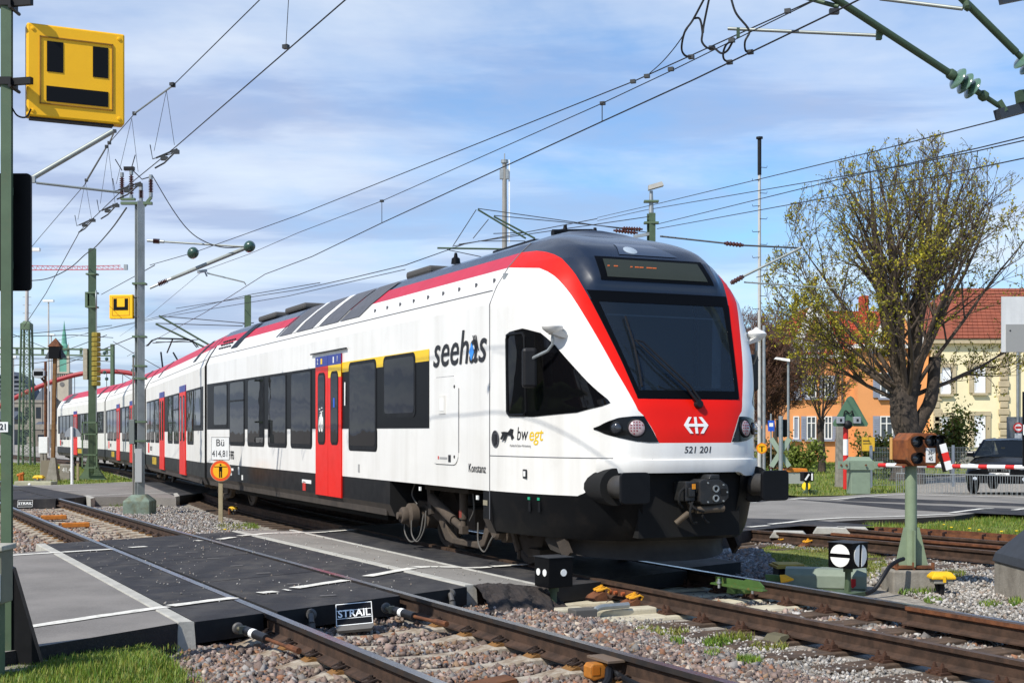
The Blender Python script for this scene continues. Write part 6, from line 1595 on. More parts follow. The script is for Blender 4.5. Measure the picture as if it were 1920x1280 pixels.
mb = MB(); mb.lathe([(.6, 0), (.6, .1)], 20, (-.1, -.02, TZ(720)), (0, -1, 0)); mb.build('clock', mat('clock_face', '#6d6a66', .7), tw_)
for sx in (-1.25, 1.35):
    mb = MB(); mb.box(sx - .35, sx + .35, .3, 1.0, TZ(697), TZ(672)); mb.add([(sx - .35, .3, TZ(672)), (sx + .35, .3, TZ(672)), (sx + .35, 1.0, TZ(672)), (sx - .35, 1, TZ(672)), (sx, .65, TZ(640))], [(0, 1, 4), (1, 2, 4), (2, 3, 4), (3, 0, 4)]); mb.build('pinnacle', mat('tower_stone', '#b0a694', .9), tw_)
mb = MB(); mb.box(-1.0, 1.0, .4, 2.4, TZ(697), TZ(655)); mb.build('belfry', m_copper, tw_)
mb = MB(); mb.lathe([(1.35, 0), (1.2, 1), (.75, 1.6), (.55, TZ(627) - TZ(655)), (.3, TZ(617) - TZ(655)), (.02, TZ(600) - TZ(655))], 8, (0, 1.4, TZ(655))); mb.build('spire', m_copper, tw_)
# low dark belt of distant houses and trees along the horizon
for i, (x0, x1, y0, Y, c_, lab) in enumerate(((-60, 22, 770, 260, '#6d675f', 'distant grey house behind the left mast'), (60, 108, 790, 230, '#7a7268', 'distant low house between the station and the tower'), (120, 300, 792, 320, '#66625c', 'distant long low warehouse behind the train'), (1400, 1480, 800, 170, '#7f776c', 'distant low house behind the bare trees right of the train'))):
    k = Y / F; o = thing('distant_house', lab, 'house', ((x0 - HX) * k, Y, -1.2)); zt = EYE - (y0 - HY) * k + 1.2; wd = (x1 - x0) * k
    mb = MB(); mb.box(0, wd, 0, 8, 0, zt * .75); mb.build('wall', mat('far_wall_%d' % i, c_, .9, var=.1), o)
    mb = MB(); mb.prism([(-.3, zt * .75), (8.3, zt * .75), (4, zt)], lambda a, b, d: (d, a, b), -.3, wd + .3); mb.build('roof', m_slate, o)
    for j in range(max(2, int(wd / 4))): mb = MB(); mb.box(1 + j * 4, 2.2 + j * 4, -.05, .1, zt * .25, zt * .5); mb.build('window', m_wdark, o)
# ------------------------------------------------------------------ right foreground: dwarf signals, point machine, rusty signal
def disc_face(parent, c, x, y, z, r, bar=None, name='white_disc'):
    mb = MB(); c, x, y, z = Vector(c), Vector(x), Vector(y), Vector(z)
    if bar is None: mb.lathe([(r, 0), (r, .004)], 24, c, z)
    else:
        g, tilt = bar; x2, y2 = x * cos(tilt) + y * sin(tilt), -x * sin(tilt) + y * cos(tilt)
        a0 = math.asin(g / r)
        for s in (1, -1):
            pl = [(r * cos(a), s * r * sin(a)) for a in np.linspace(a0, pi - a0, 14)]
            mb.prism(pl, lambda a, b, d: c + x2 * a + y2 * b + z * d, 0, .004)
    return mb.build(name, m_txtw, parent)
def dwarf(lab, p, ang, w, h, z0, faces):
    t = thing('dwarf_signal', lab, 'signal', tuple(p), ang)
    mb = MB(); mb.box(-w / 2, w / 2, -w / 2, w / 2, z0, z0 + h); mb.build('lantern', mat('lantern_black', '#08080a', .45, var=.15, vscale=6, spec=.15), t, bevel=.008)
    mb = MB(); mb.box(-w / 2 - .01, w / 2 + .01, -w / 2 - .01, w / 2 + .01, z0 + h, z0 + h + .008); mb.build('lid', mat('lantern_lid', '#232529', .5), t)
    mb = MB(); mb.cyl((0, 0, -.1), (0, 0, z0), .035, n=12); mb.cyl((0, 0, z0 - .05), (0, 0, z0), .055, n=12); mb.prism([(-.04, 0), (-.14, -.1), (-.04, -.1), (-.01, .2)], lambda a, b, d: (a, d, b), -.03, .03); mb.build('post', mat('dwarf_green', '#44543c', .6, var=.15), t)
    for kind, (fx, fy) in faces:
        n_ = Vector((fx, fy, 0)); x = Vector((0, 0, 1)).cross(n_); c = n_ * (w / 2 + .001) + Vector((0, 0, z0 + h / 2))
        if kind == 'two':
            for s in (-1, 1): disc_face(t, c + x * (.062 * s) + Vector((0, 0, .0)), x, (0, 0, 1), n_, .036)
        elif kind == 'one': disc_face(t, c + x * .03, x, (0, 0, 1), n_, .036)
        elif kind == 'flat': disc_face(t, c, x, Vector((0, 0, 1)), n_, w * .40, (.022, 0.))
        else: disc_face(t, c, x, Vector((0, 0, 1)), n_, w * .40, (.026, radians(86)))
    return t
p = at(1038, 1137, 13.6); p.z = -.22
dwarf('small black box signal with three white dots beside the train nose', p, radians(30), .285, .30, .28, [('two', (-1, 0)), ('one', (0, -1))])
p = at(1590, 1106, 15.2); p.z = -.2
d2 = dwarf('black box signal with two barred white discs in front of the green point machine', p, radians(43), .32, .285, .29, [('flat', (-1, 0)), ('tilt', (0, -1))])
mb = MB(); mb.box(-.17, .17, -.15, .15, -.03, .015); mb.build('base_plate', mat('dwarf_green', '#44543c', .6), d2)
pm = thing('point_machine', 'grey green point machine box with chamfered lid behind the barred black signal', 'machine', tuple(at(1550, 1085, 15.9).xy) + (-.26,), radians(-14))
mg = mat('machine_green', '#7d8878', .55, var=.1, vscale=5, dirt=(6, .55, .72, .35, '#5b6152'))
mb = MB(); mb.prism([(-.20, .05), (-.20, .20), (-.13, .27), (.13, .27), (.20, .20), (.20, .05)], lambda a, b, d: (d, a, b), -.48, .46); mb.build('lid', mg, pm, bevel=.01)
mb = MB(); mb.box(-.46, .44, -.19, .19, -.1, .05); mb.build('base', mat('dwarf_green', '#44543c', .6), pm)
for x in (-.35, -.2, -.05, .3): mb = MB(); mb.cyl((x, -.2, .02), (x, -.24, .02), .02, n=8); mb.build('bolt', m_galv, pm)
mb = MB(); mb.prism([(-.035, .05), (.035, .05), (.035, -.03), (0, -.06), (-.035, -.03)], lambda a, b, d: (a + .30, -.201 + d, b + .12), -.01, 0); mb.build('red_badge', mat('badge_red', '#b8151c', .4), pm)
yb = thing('cable_chamber', 'dark box with a worn yellow wooden lid beside the point machine', 'box', tuple(at(1477, 1070, 16.4).xy) + (-.2,), .05)
mb = MB(); mb.box(-.15, .15, -.15, .15, -.1, .17); mb.build('case', m_black, yb, bevel=.01); mb = MB(); mb.box(-.19, .19, -.2, .2, .17, .20); mb.build('lid', mat('lid_wood', '#b59a4c', .85, var=.25, vscale=8), yb); mb = MB(); mb.box(-.16, .16, -.17, .17, .20, .22); mb.build('lid_top', mat('lid_wood', '#b59a4c', .85), yb)
m_lock = mat('lock_green', '#43602c', .6, var=.15, vscale=8, dirt=(9, .56, .7, .6, '#8a5a2a'))
lk = thing('point_lock', 'bright green steel lock bracket on the far rail in front of the train', 'bracket')
def Lk(x, y, Y=14.75): return at(x, y, Y)
def skew(name, pl, Y, th, m, par, dY=0.):
    A = [at(x, y, Y - dY * (x - pl[0][0]) / 100) for x, y in pl]; n = len(A); o = Vector((.25, .12, 0)).normalized() * th
    mb = MB(); mb.add(A + [a + o for a in A], [tuple(range(n)), tuple(range(2 * n - 1, n - 1, -1))] + [(i, (i + 1) % n, n + (i + 1) % n, n + i) for i in range(n)]); return mb.build(name, m, par)
skew('side_plate', [(1341, 1080), (1395, 1088), (1398, 1085), (1422, 1090), (1431, 1100), (1431, 1106), (1390, 1099), (1365, 1096), (1341, 1092)], 14.75, .02, m_lock, lk, .7)
skew('flange', [(1333, 1091), (1431, 1106), (1429, 1109), (1385, 1104), (1331, 1094)], 14.7, .06, m_lock, lk, .7)
for x in (1364, 1384): skew('lug', [(x, 1099), (x + 14, 1102), (x + 12, 1113), (x - 2, 1111)], 14.6, .08, m_lock, lk)
for x, y in ((1348, 1093), (1411, 1104)): mb = MB(); c = at(x, y, 14.55); mb.cyl(c - Vector((0, 0, .05)), c + Vector((0, 0, .05)), .014, n=8); mb.cyl(c, c + Vector((0, 0, .02)), .026, n=6); mb.build('bolt', m_galv, lk)
lk2 = thing('point_lock', 'green and yellow bracket between the far rail and the point machine', 'bracket')
skew('side_plate', [(1434, 1076), (1452, 1077), (1464, 1080), (1462, 1090), (1436, 1088)], 15.6, .05, m_lock, lk2); skew('yellow_end', [(1462, 1077), (1478, 1085), (1477, 1088), (1464, 1092)], 15.5, .08, mat('paint_yellow', '#e2a81a', .6), lk2)
# insulated joint, clips and strap on the near rail of the train track
ij = thing('rail_joint', 'rust orange insulated rail joint with yellow clips on the brown rail', 'joint')
a, b = at(1150, 1104, 14.42), at(1206, 1113, 14.02); mb = MB(); mb.beam(a - Vector((.05, .02, .015)), b - Vector((.05, .02, .015)), .02, .075); mb.build('fishplate', m_rust, ij)
for f in (.1, .3, .55, .85): c = a.lerp(b, f) - Vector((.06, .03, .015)); mb = MB(); mb.cyl(c, c - Vector((.03, .015, 0)), .02, n=6); mb.build('joint_bolt', mat('joint_rust', '#a0522a', .8), ij)
for x, y, Y in ((1143, 1112, 14.15), (1205, 1126, 13.75)): c = cj.copy(); COL.objects.link(c); c.parent = ij; c.location = at(x, y, Y); c.rotation_euler.z = radians(205)
sb_ = thing('cable_strap', 'galvanised steel strap bent over pale concrete beside the brown rail', 'strap', tuple(at(1120, 1140, 13.2).xy) + (-.2,), radians(24))
mb = MB(); mb.tube(spline([(-.05, -.05, -.05), (-.06, -.05, .06), (.02, -.03, .1), (.2, .0, .1), (.36, .02, .1)]), .03, 8); mb.build('strap', m_galv, sb_, smooth=True); mb = MB(); mb.box(.0, .7, .02, .2, -.1, .06); mb.box(-.4, -.05, .12, .3, -.1, .08); mb.build('concrete', m_sleeper2, sb_, bevel=.02)
mb = MB(); mb.box(-.30, -.06, -.12, .06, -.1, .10); mb.build('rubber_block', mat('block_grey', '#55534f', .8), sb_, bevel=.01)
rc = thing('rail_contact', 'khaki metal contact bracket clamped under the brown rail', 'contact', tuple(at(1462, 1170, 11.75).xy) + (-.21,), radians(26))
mb = MB(); mb.prism([(-.09, -.06), (-.12, -.03), (-.05, .01), (.0, .06), (.08, .07), (.09, .05), (.05, .02), (.04, -.06)], lambda a, b, d: (a - .06, d, b), -.10, .10); mb.build('bracket', mat('khaki', '#5d5842', .7, var=.2), rc); mb = MB(); mb.tube([(-.1, -.05, -.05), (-.35, -.1, -.08), (-.6, -.1, -.1)], .03, 8); mb.build('cable', m_black, rc)
# shunting signal with the number plate
Yr = 15.6; rs = thing('rusty_signal', 'rust brown drum shaped signal with three hooded lamps on a green post', 'signal', ((1708 - HX) / F * Yr, Yr, -.24))
def RZ(y): return EYE - (y - HY) / F * Yr + .24
mb = MB(); mb.box(-.27, .32, -.2, .3, -.2, RZ(1066)); mb.build('footing', m_conc, rs, bevel=.025)
zb = RZ(1060); mb = MB(); mb.prism([(-.22, 0), (.24, 0), (.2, .03), (-.2, .03)], lambda a, b, d: (a, d, b + zb - .02), -.14, .2); mb.build('base_plate', m_rust, rs)
mb = MB(); mb.cyl((0, 0, zb), (0, 0, RZ(872)), .068, n=18); mb.build('post', mat('post_green', '#7c8b70', .6, var=.12, vscale=6, dirt=(8, .6, .75, .4, '#8a6a44')), rs, smooth=True)
for sx in (-1, 1):
    mb = MB(); mb.prism([(sx * .06, 0), (sx * .19, 0), (sx * .09, .44), (sx * .06, .44)], lambda a, b, d: (a, d - .02, b + zb + .01), -.012, .012); mb.build('gusset', mat('post_green', '#7c8b70', .6), rs)
mb = MB(); mb.box(-.006, .006, -.16, -.06, zb, zb + .42); mb.build('gusset', mat('post_green', '#7c8b70', .6), rs)
for x in (-.2, 0, .22): mb = MB(); mb.cyl((x, -.12, zb - .08), (x, -.12, zb + .05), .022, n=8); mb.build('anchor_bolt', m_rust, rs)
mb = MB(); mb.prism([(-.16, 0), (.16, 0), (.13, .025), (-.13, .025)], lambda a, b, d: (a, d, b + RZ(873)), -.13, .13); mb.box(-.06, .06, -.06, .06, RZ(873), RZ(864)); mb.build('turntable', m_rust, rs)
hd = radians(9); R_ = Matrix.Rotation(hd, 3, 'Z'); zc_ = RZ(842)
oct_ = [(-.13, -.19), (.15, -.19), (.22, -.12), (.22, .11), (.14, .19), (-.13, .19), (-.21, .11), (-.21, -.12)]
m_box = mat('box_rust', '#7d4420', .85, var=.35, vscale=6, col2='#8e5228', bump=.3, bscale=40, dirt=(7, .52, .66, .7, '#3f3128'))
mb = MB(); mb.prism(oct_, lambda a, b, d: R_ @ Vector((a * 1.0, d, b)) + Vector((.06, 0, zc_)), -.20, .20); hb = mb.build('drum', m_box, rs, bevel=.008)
def fr_(a, b, d): return R_ @ Vector((a, -.20 - d, b)) + Vector((.06, 0, zc_))
for a, b in ((-.10, .09), (.07, .10), (.16, .10), (-.10, -.10)):
    mb = MB(); o_ = fr_(a, b, 0); n_ = R_ @ Vector((0, -1, 0)); mb.lathe([(.062, 0), (.066, .05), (.060, .05), (.055, .005)], 18, o_, n_); mb.build('lamp_hood', m_black, hb, smooth=True)
    mb = MB(); mb.lathe([(.055, .004), (.03, .014), (.002, .018)], 16, o_, n_); mb.build('lens', mat('lens_dark', '#3a3d40', .1, spec=.9), hb, smooth=True)
    mb = MB(); 
    for k in range(7):
        a0, a1 = radians(20 + 20 * k), radians(40 + 20 * k); mb.add([fr_(a + .066 * cos(a0), b + .066 * sin(a0), .0), fr_(a + .066 * cos(a1), b + .066 * sin(a1), .0), fr_(a + .07 * cos(a1), b + .07 * sin(a1), .11), fr_(a + .07 * cos(a0), b + .07 * sin(a0), .11)], [(0, 1, 2, 3)])
    mb.build('visor', m_black, hb)
mb = MB(); mb.prism([(.02, -.15), (.135, -.15), (.135, .02), (.02, .02)], fr_, .004, .012); mb.build('number_plate', m_white, hb)
xd = R_ @ Vector((1, 0, 0)); text('number', '36-', .075, m_txt, hb, fr_(.078, -.035, .014), xd, (0, 0, 1), xs=.75); text('number', '45', .075, m_txt, hb, fr_(.078, -.105, .014), xd, (0, 0, 1), xs=.75)
mb = MB(); mb.box(-.008, .004, .36, .41, -.12, .14); o_ = mb.build('side_edge', mat('edge_yellow', '#d9a860', .6), hb, loc=R_ @ Vector((-.222, -.2, 0)) + Vector((.06, 0, zc_)), rz=hd)
bt = thing('x', 'x', 'x'); bt.name = 'striped_board'; tag(bt, 'short white and red striped board beside the rusty signal box', 'board'); bt.location = at(1776, 880, 15.3); 
for k, m_ in enumerate((m_white, mat('board_red', '#d8261c', .5), m_white)):
    a, b = at(1780 - 4.3 * k, 880 - 16 * k, 15.3), at(1780 - 4.3 * (k + 1), 880 - 16 * (k + 1), 15.3); mb = MB(); mb.beam(a - bt.location, b - bt.location, .075, .012, up=(0, 1, 0)); mb.build('stripe', m_, bt)
mb = MB(); mb.beam(at(1772, 884, 15.36) - bt.location, at(1759, 832, 15.36) - bt.location, .05, .02, up=(0, 1, 0)); mb.beam(at(1762, 855, 15.4) - bt.location, at(1745, 858, 15.6) - bt.location, .02, .03); mb.build('backing', m_black, bt)
mb = MB(); P_ = [at(1694, 1047, 15.3), at(1683, 1051, 15.2), at(1668, 1062, 15.1), at(1655, 1082, 15.0), at(1640, 1104, 14.95), at(1625, 1112, 14.9)]; mb.tube(spline(P_), .024, 9); tag(mb.build('signal_cable', m_black, smooth=True), 'black cable bending down from the rusty signal post to the ground', 'cable')
# concrete plinth with tarred top at the right edge
pb = thing('mast_plinth', 'weathered concrete plinth with a black tarred sloping top at the right edge', 'plinth', ((2003 - HX) / F * 14.4, 14.4, -.25))
k = 14.4 / F; mb = MB(); mb.box(-.48, .5, -.1, .9, -.1, .40); mb.build('block', m_conc, pb, bevel=.02)
mb = MB(); mb.add([(-.50, -.12, .40), (.52, -.12, .40), (.52, .92, .40), (-.50, .92, .40), (-.47, -.09, .50), (.48, -.09, .50), (.48, .9, .50), (-.47, .9, .50), (-.16, .2, .86), (.2, .2, .86), (.2, .6, .86), (-.16, .6, .86)], [(0, 1, 5, 4), (1, 2, 6, 5), (2, 3, 7, 6), (3, 0, 4, 7), (4, 5, 9, 8), (5, 6, 10, 9), (6, 7, 11, 10), (7, 4, 8, 11), (8, 9, 10, 11), (0, 3, 2, 1)]); mb.build('tarred_top', mat('tar_top', '#2d2f33', .55, var=.15, vscale=5), pb, bevel=.015)
cmr = thing('catenary_mast', 'green mast standing on the tarred plinth just outside the right edge', 'mast', ((2010 - HX) / F * 14.8, 14.8, .3))
mb = MB(); hbeam(mb, 0, 0, 0, 7.6, .26, .26, .02); mb.build('post', m_green, cmr)
# ------------------------------------------------------------------ beyond the road: barrier, fence, car, signs
Yb2 = 38.; kb = Yb2 / F
br = thing('barrier_drive', 'green barrier drive cabinet with a counterweight arm behind the road', 'barrier', ((1611 - HX) * kb, Yb2, train_level(Yb2)))
def BZ(y): return EYE - (y - HY) * kb - train_level(Yb2)
m_bar = mat('barrier_green', '#7b8b76', .6, var=.1, vscale=4, dirt=(5, .56, .72, .4, '#5e6857'))
mb = MB(); mb.box(-.30, .26, -.25, .25, -.1, BZ(880)); mb.build('cabinet', m_bar, br, bevel=.02); mb = MB(); mb.box(-.36, .34, -.3, .3, BZ(880), BZ(863)); mb.add([(-.33, -.28, BZ(863)), (.31, -.28, BZ(863)), (.31, .28, BZ(863)), (-.33, .28, BZ(863)), (-.25, -.2, BZ(856)), (.24, -.2, BZ(856)), (.24, .2, BZ(856)), (-.25, .2, BZ(856))], [(0, 1, 5, 4), (1, 2, 6, 5), (2, 3, 7, 6), (3, 0, 4, 7), (4, 5, 6, 7)]); mb.build('head', m_bar, br)
for q0, q1 in ((-.68, -.36), (.34, .60)): mb = MB(); mb.box(q0, q1, -.34, -.28, BZ(878), BZ(864)); mb.build('counterweight_arm', m_bar, br, bevel=.01)
for a, b in ((-.6, .866), (-.45, .87), (.45, .87), (.1, .87)): mb = MB(); mb.cyl((a, -.34, BZ(871)), (a, -.37, BZ(871)), .03, n=8); mb.build('bolt', m_rust, br)
bo = thing('barrier_boom', 'red and white striped barrier boom across the road with a hanging rod curtain', 'boom')
A_, B_ = at(1648, 871.5, 37.4), at(2010, 877, 33.5); n = 22
m_bred = mat('boom_red', '#c5231d', .5, var=.05)
for i in range(n):
    a, b = A_.lerp(B_, i / n), A_.lerp(B_, (i + 1) / n); mb = MB(); mb.cyl(a, b, .058, n=12, caps=(i in (0, n - 1))); mb.build('boom_section', m_bred if i % 3 == 0 else m_white, bo, smooth=True)
mb = MB(); R0, R1 = A_.lerp(B_, .1), B_; 
for i in range(70):
    f = .10 + .9 * i / 70; a = A_.lerp(B_, f); mb.cyl(a + Vector((0, 0, -.22)), a + Vector((.02 * sin(i * 3.1), 0, -.80 + .03 * sin(i * 1.7))), .007, n=5)
mb.build('curtain_rods', m_galv, bo)['kind'] = 'stuff'
mb = MB(); mb.cyl(A_.lerp(B_, .1) + Vector((0, 0, -.22)), B_ + Vector((0, 0, -.22)), .014, n=6); mb.cyl(A_.lerp(B_, .1) + Vector((0, 0, -.8)), B_ + Vector((0, 0, -.8)), .012, n=6); mb.build('curtain_rail', m_galv, bo)
for f in (.13, .4, .7, .95): a = A_.lerp(B_, f); mb = MB(); mb.cyl(a, a + Vector((0, 0, -.24)), .01, n=5); mb.build('curtain_hanger', m_galv, bo)
tb = thing('warning_triangle', 'back of a green triangular sign with two grey lamps on a red and white post', 'sign', ((1607 - HX) * kb, Yb2 + .8, train_level(Yb2)))
def TZ2(y): return EYE - (y - HY) * (Yb2 + .8) / F - train_level(Yb2)
pl = [(-.46, TZ2(799)), (.50, TZ2(799)), (.53, TZ2(794)), (.10, TZ2(745)), (.02, TZ2(742)), (-.07, TZ2(745)), (-.50, TZ2(794))]
mb = MB(); mb.prism(pl, lambda a, b, d: (a, d, b), 0, .03); mb.build('board', mat('board_green', '#4f6f55', .6, var=.08), tb)
for z0, z1, m_ in ((0, TZ2(853), m_bred), (TZ2(853), TZ2(823), m_white), (TZ2(823), TZ2(800), m_bred)): mb = MB(); mb.cyl((-.10, .1, z0), (-.10, .1, z1), .075, n=12); mb.build('post_section', m_, tb, smooth=True)
for x in (-.30, .18):
    mb = MB(); mb.box(x - .11, x + .11, -.16, 0, TZ2(794), TZ2(781)); mb.build('lamp', m_sgrey, tb, bevel=.02); mb = MB(); mb.box(x - .03, x + .03, -.17, -.16, TZ2(790), TZ2(785)); mb.build('lamp_socket', m_black, tb)
mb = MB(); mb.lathe([(.12, 0), (.13, .08), (.09, .1), (.03, .14), (.01, .14)], 16, (-.08, -.02, TZ2(796)), (0, -1, 0)); mb.build('bell', m_black, tb, smooth=True)
mb = MB(); mb.tube(spline([(-.2, -.04, TZ2(785)), (-.15, -.05, TZ2(770)), (-.02, -.05, TZ2(775)), (.05, -.05, TZ2(770)), (.1, -.04, TZ2(783))]), .018, 6); mb.build('cable', m_black, tb)
p = at(1576, 892, 43); cpst = thing('concrete_post', 'plain grey concrete post left of the green triangle sign', 'post', (p.x, p.y, -.15)); mb = MB(); mb.add([(-.16, -.14, 0), (.16, -.14, 0), (.16, .14, 0), (-.16, .14, 0), (-.13, -.11, 2.2), (.13, -.11, 2.2), (.13, .11, 2.2), (-.13, .11, 2.2)], [(0, 1, 5, 4), (1, 2, 6, 5), (2, 3, 7, 6), (3, 0, 4, 7), (4, 5, 6, 7)]); mb.build('post', m_conc, cpst, bevel=.02)
fn = thing('mesh_fence', 'galvanised wire mesh fence along the far side of the road', 'fence'); Yf = 40.6
F0, F1 = at(1633, 915, Yf), at(2010, 918, Yf + 1.5); F0.z = F1.z = -.05; Lf = (F1 - F0).length; fd = (F1 - F0).normalized()
for i in range(6):
    c = F0 + fd * (Lf * i / 5); mb = MB(); mb.cbox(c + Vector((0, 0, .62)), (.07, .07, 1.28)); mb.build('post', mat('fence_post', '#848c95', .5, .3), fn)
mb = MB(); 
for i in range(int(Lf / .055)):
    c = F0 + fd * (.055 * i); mb.box(c.x - .003, c.x + .003, c.y - .003, c.y + .003, c.z + .03, c.z + 1.2)
for z in (.05, .25, .45, .65, .85, 1.05, 1.19): mb.beam(F0 + Vector((0, .006, z)), F1 + Vector((0, .006, z)), .007, .008)
mb.build('wire_mesh', m_galv, fn)['kind'] = 'stuff'
# car
cr = thing('car', 'black car waiting behind the closed barrier boom at the right', 'car', ((1874 - HX) / F * 35.2, 35.2, train_level(36.2)), radians(-30))
m_car = mat('car_black', '#0b0c0f', .22, coat=.15, spec=.35); m_cglass = glass('car_glass', (.02, .025, .03), .55, tint=(.3, .33, .35)); m_tyre = mat('tyre', '#161616', .85)
prof = [(0.0, .30, .66, .80), (.10, .22, .74, .88), (.5, .22, .88, .92), (1.15, .22, .98, .93), (1.2, .22, 1.0, .93), (3.3, .22, 1.02, .93), (4.2, .25, 1.0, .88), (4.6, .35, .9, .8)]
mb = MB(); rows = []
for y, z0, z1, wd in prof: rows.append([(-wd * .96, y, z0), (-wd, y, z0 + .2), (-wd, y, (z0 + z1) / 2 + .08), (-wd * .93, y, z1 - .04), (-wd * .55, y, z1 + .02), (0, y, z1 + .035), (wd * .55, y, z1 + .02), (wd * .93, y, z1 - .04), (wd, y, (z0 + z1) / 2 + .08), (wd, y, z0 + .2), (wd * .96, y, z0)])
mb.sheet(rows); mb.add(rows[0], [tuple(range(11))]); mb.add(rows[-1], [tuple(range(11))])
mb.build('body', m_car, cr, smooth=50)
cab_r = [(1.0, .99, .84), (1.7, 1.42, .70), (2.0, 1.47, .68), (3.1, 1.46, .66), (4.3, 1.0, .74)]
mb = MB(); rows = [[(-w_, y, 1.0 if j else .98) if 0 else (-w_ + 2 * w_ * j / 6, y, z + .02 * (1 - abs(j - 3) / 3)) for j in range(7)] for y, z, w_ in cab_r[1:4]]
mb.sheet(rows); ro = mb.build('roof', m_car, cr, smooth='all')
mb = MB(); mb.sheet([[(-w_ + 2 * w_ * j / 6, y - .04 * (1 - abs(j - 3) / 3), z) for j in range(7)] for y, z, w_ in cab_r[:2]]); mb.build('windscreen', m_cglass, cr, smooth='all')
mb = MB(); mb.sheet([[(-w_ + 2 * w_ * j / 6, y, z) for j in range(7)] for y, z, w_ in cab_r[3:]]); mb.build('rear_window', m_cglass, cr)
for sx in (-1, 1):
    mb = MB(); mb.add([(sx * .88, 1.2, .98), (sx * .705, 1.72, 1.41), (sx * .665, 3.1, 1.45), (sx * .86, 4.0, 1.0)], [(0, 1, 2, 3)]); mb.build('side_window', m_cglass, cr)
    mb = MB(); mb.tube([(sx * .85, 1.0, .98), (sx * .705, 1.7, 1.42), (sx * .665, 3.1, 1.46), (sx * .74, 4.3, 1.0)], .035, 6); mb.build('pillar', m_car, cr)
    mb = MB(); mb.box(sx * .98 - .1, sx * .98 + .1, 1.2, 1.3, .98, 1.12); mb.build('wing_mirror', m_car, cr, bevel=.03)
    for y in (.85, 3.75):
        wh = MB(); wh.lathe([(.02, -.11), (.30, -.11), (.34, -.08), (.34, .08), (.30, .11), (.22, .10), (.02, .06)], 22, (sx * .83, y, .34), (sx, 0, 0)); w_ = wh.build('wheel', m_tyre, cr, smooth=True)
        wh = MB(); 
        for k in range(5): a = 2 * pi * k / 5; wh.beam((sx * .925, y, .34), (sx * .925, y + .2 * cos(a), .34 + .2 * sin(a)), .05, .02)
        wh.lathe([(.23, 0), (.23, .02), (.2, .02), (.2, 0)], 20, (sx * .92, y, .34), (sx, 0, 0)); wh.build('rim', m_galv, w_)
    mb = MB(); mb.add([(sx * .78, .05, .70), (sx * .45, .0, .66), (sx * .47, .02, .78), (sx * .82, .14, .82)], [(0, 1, 2, 3)]); mb.build('headlight', mat('car_lamp', '#c9d2da', .08, spec=.9), cr)
    mb = MB(); mb.lathe([(.06, 0), (.05, .02), (.002, .025)], 12, (sx * .62, .0, .42), (0, -1, 0)); mb.build('fog_lamp', mat('car_lamp', '#c9d2da', .08), cr)
    mb = MB(); mb.box(sx * .17 - .13, sx * .17 + .13, -.02, .03, .60, .74); gr = mb.build('grille', m_signblack, cr, bevel=.03)
    for k in range(6): mb = MB(); mb.box(sx * .17 - .11 + .04 * k, sx * .17 - .10 + .04 * k, -.026, -.02, .62, .72); mb.build('grille_bar', m_galv, gr)
mb = MB(); mb.box(-.7, .7, -.015, .05, .34, .52); mb.build('lower_grille', m_signblack, cr, bevel=.02)
mb = MB(); mb.box(-.26, .26, -.035, -.02, .50, .585); np_ = mb.build('number_plate', m_white, cr); text('number', 'TG 104091', .075, m_txt, np_, (0, -.038, .542), (1, 0, 0), (0, 0, 1))
mb = MB(); mb.box(-.22, -.12, 1.5, 1.55, 1.20, 1.24); mb.build('windscreen_sticker', m_yel, cr)
# poles and small signs right behind the train
def pole(name, lab, px, yb, yt, Y, r, m, cat='pole', steps=0, r2=None):
    t = thing(name, lab, cat, ((px - HX) / F * Y, Y, train_level(Y) - .1)); h = EYE - (yt - HY) / F * Y - t.location.z
    mb = MB(); mb.cyl((0, 0, 0), (0, 0, h), r, r2 or r, n=12); mb.build('shaft', m, t, smooth=True)
    for k in range(steps): z = h * (.35 + .6 * k / steps); mb = MB(); s = 1 if k % 2 else -1; mb.tube([(0, -.05, z), (s * .26, -.05, z - .02), (s * .28, -.05, z + .05)], .012, 6); mb.build('step_iron', m_steel, t)
    return t, h
m_pw = mat('pole_pale', '#b8b6b0', .6, var=.12, vscale=2)
wp_, h = pole('flag_pole', 'very tall pale pole with step irons right of the train', 1424, 890, 258, 50, .075, m_pw, steps=16, r2=.05)
mb = MB(); mb.cyl((0, 0, h - 1.4), (0, 0, h), .075, n=10); mb.cyl((0, 0, h - .05), (0, 0, h + .02), .13, n=10); mb.build('top_section', m_black, wp_)
pole('steel_tube', 'shorter galvanised tube beside the tall pale pole', 1432.5, 890, 610, 47, .055, m_galv)
ys = thing('warning_disc', 'small round yellow disc with a black T mark beside the train front', 'sign', tuple(at(1428, 840, 46.5)))
mb = MB(); mb.lathe([(.19, 0), (.19, .02)], 24, (0, -.02, 0), (0, -1, 0)); mb.build('disc', mat('disc_orange', '#dc7a1a', .5), ys); mb = MB(); mb.lathe([(.155, 0), (.155, .004)], 24, (0, -.041, 0), (0, -1, 0)); mb.build('field', mat('sign_yellow', '#f0b012', .45), ys)
mb = MB(); mb.box(-.10, .10, -.05, -.046, .05, .075); mb.box(-.022, .022, -.05, -.046, -.12, .05); mb.build('mark', m_signblack, ys)
cb_ = thing('crossbuck', 'back of a pale green cross sign and black signal head on a grey pole', 'sign', ((1464 - HX) / F * 44, 44, -.15)); k = 44 / F
mb = MB(); mb.cyl((0, 0, 0), (0, 0, (905 - 775) * k), .07, n=12); mb.build('pole', m_galv, cb_, smooth=True)
for s in (-1, 1): mb = MB(); mb.beam((-s * .30, .09 - .02 * s, .62), (s * .30, .09 - .02 * s, 1.55), .16, .02, up=(0, 1, 0)); mb.build('cross_arm', mat('cross_back', '#93a391', .6), cb_)
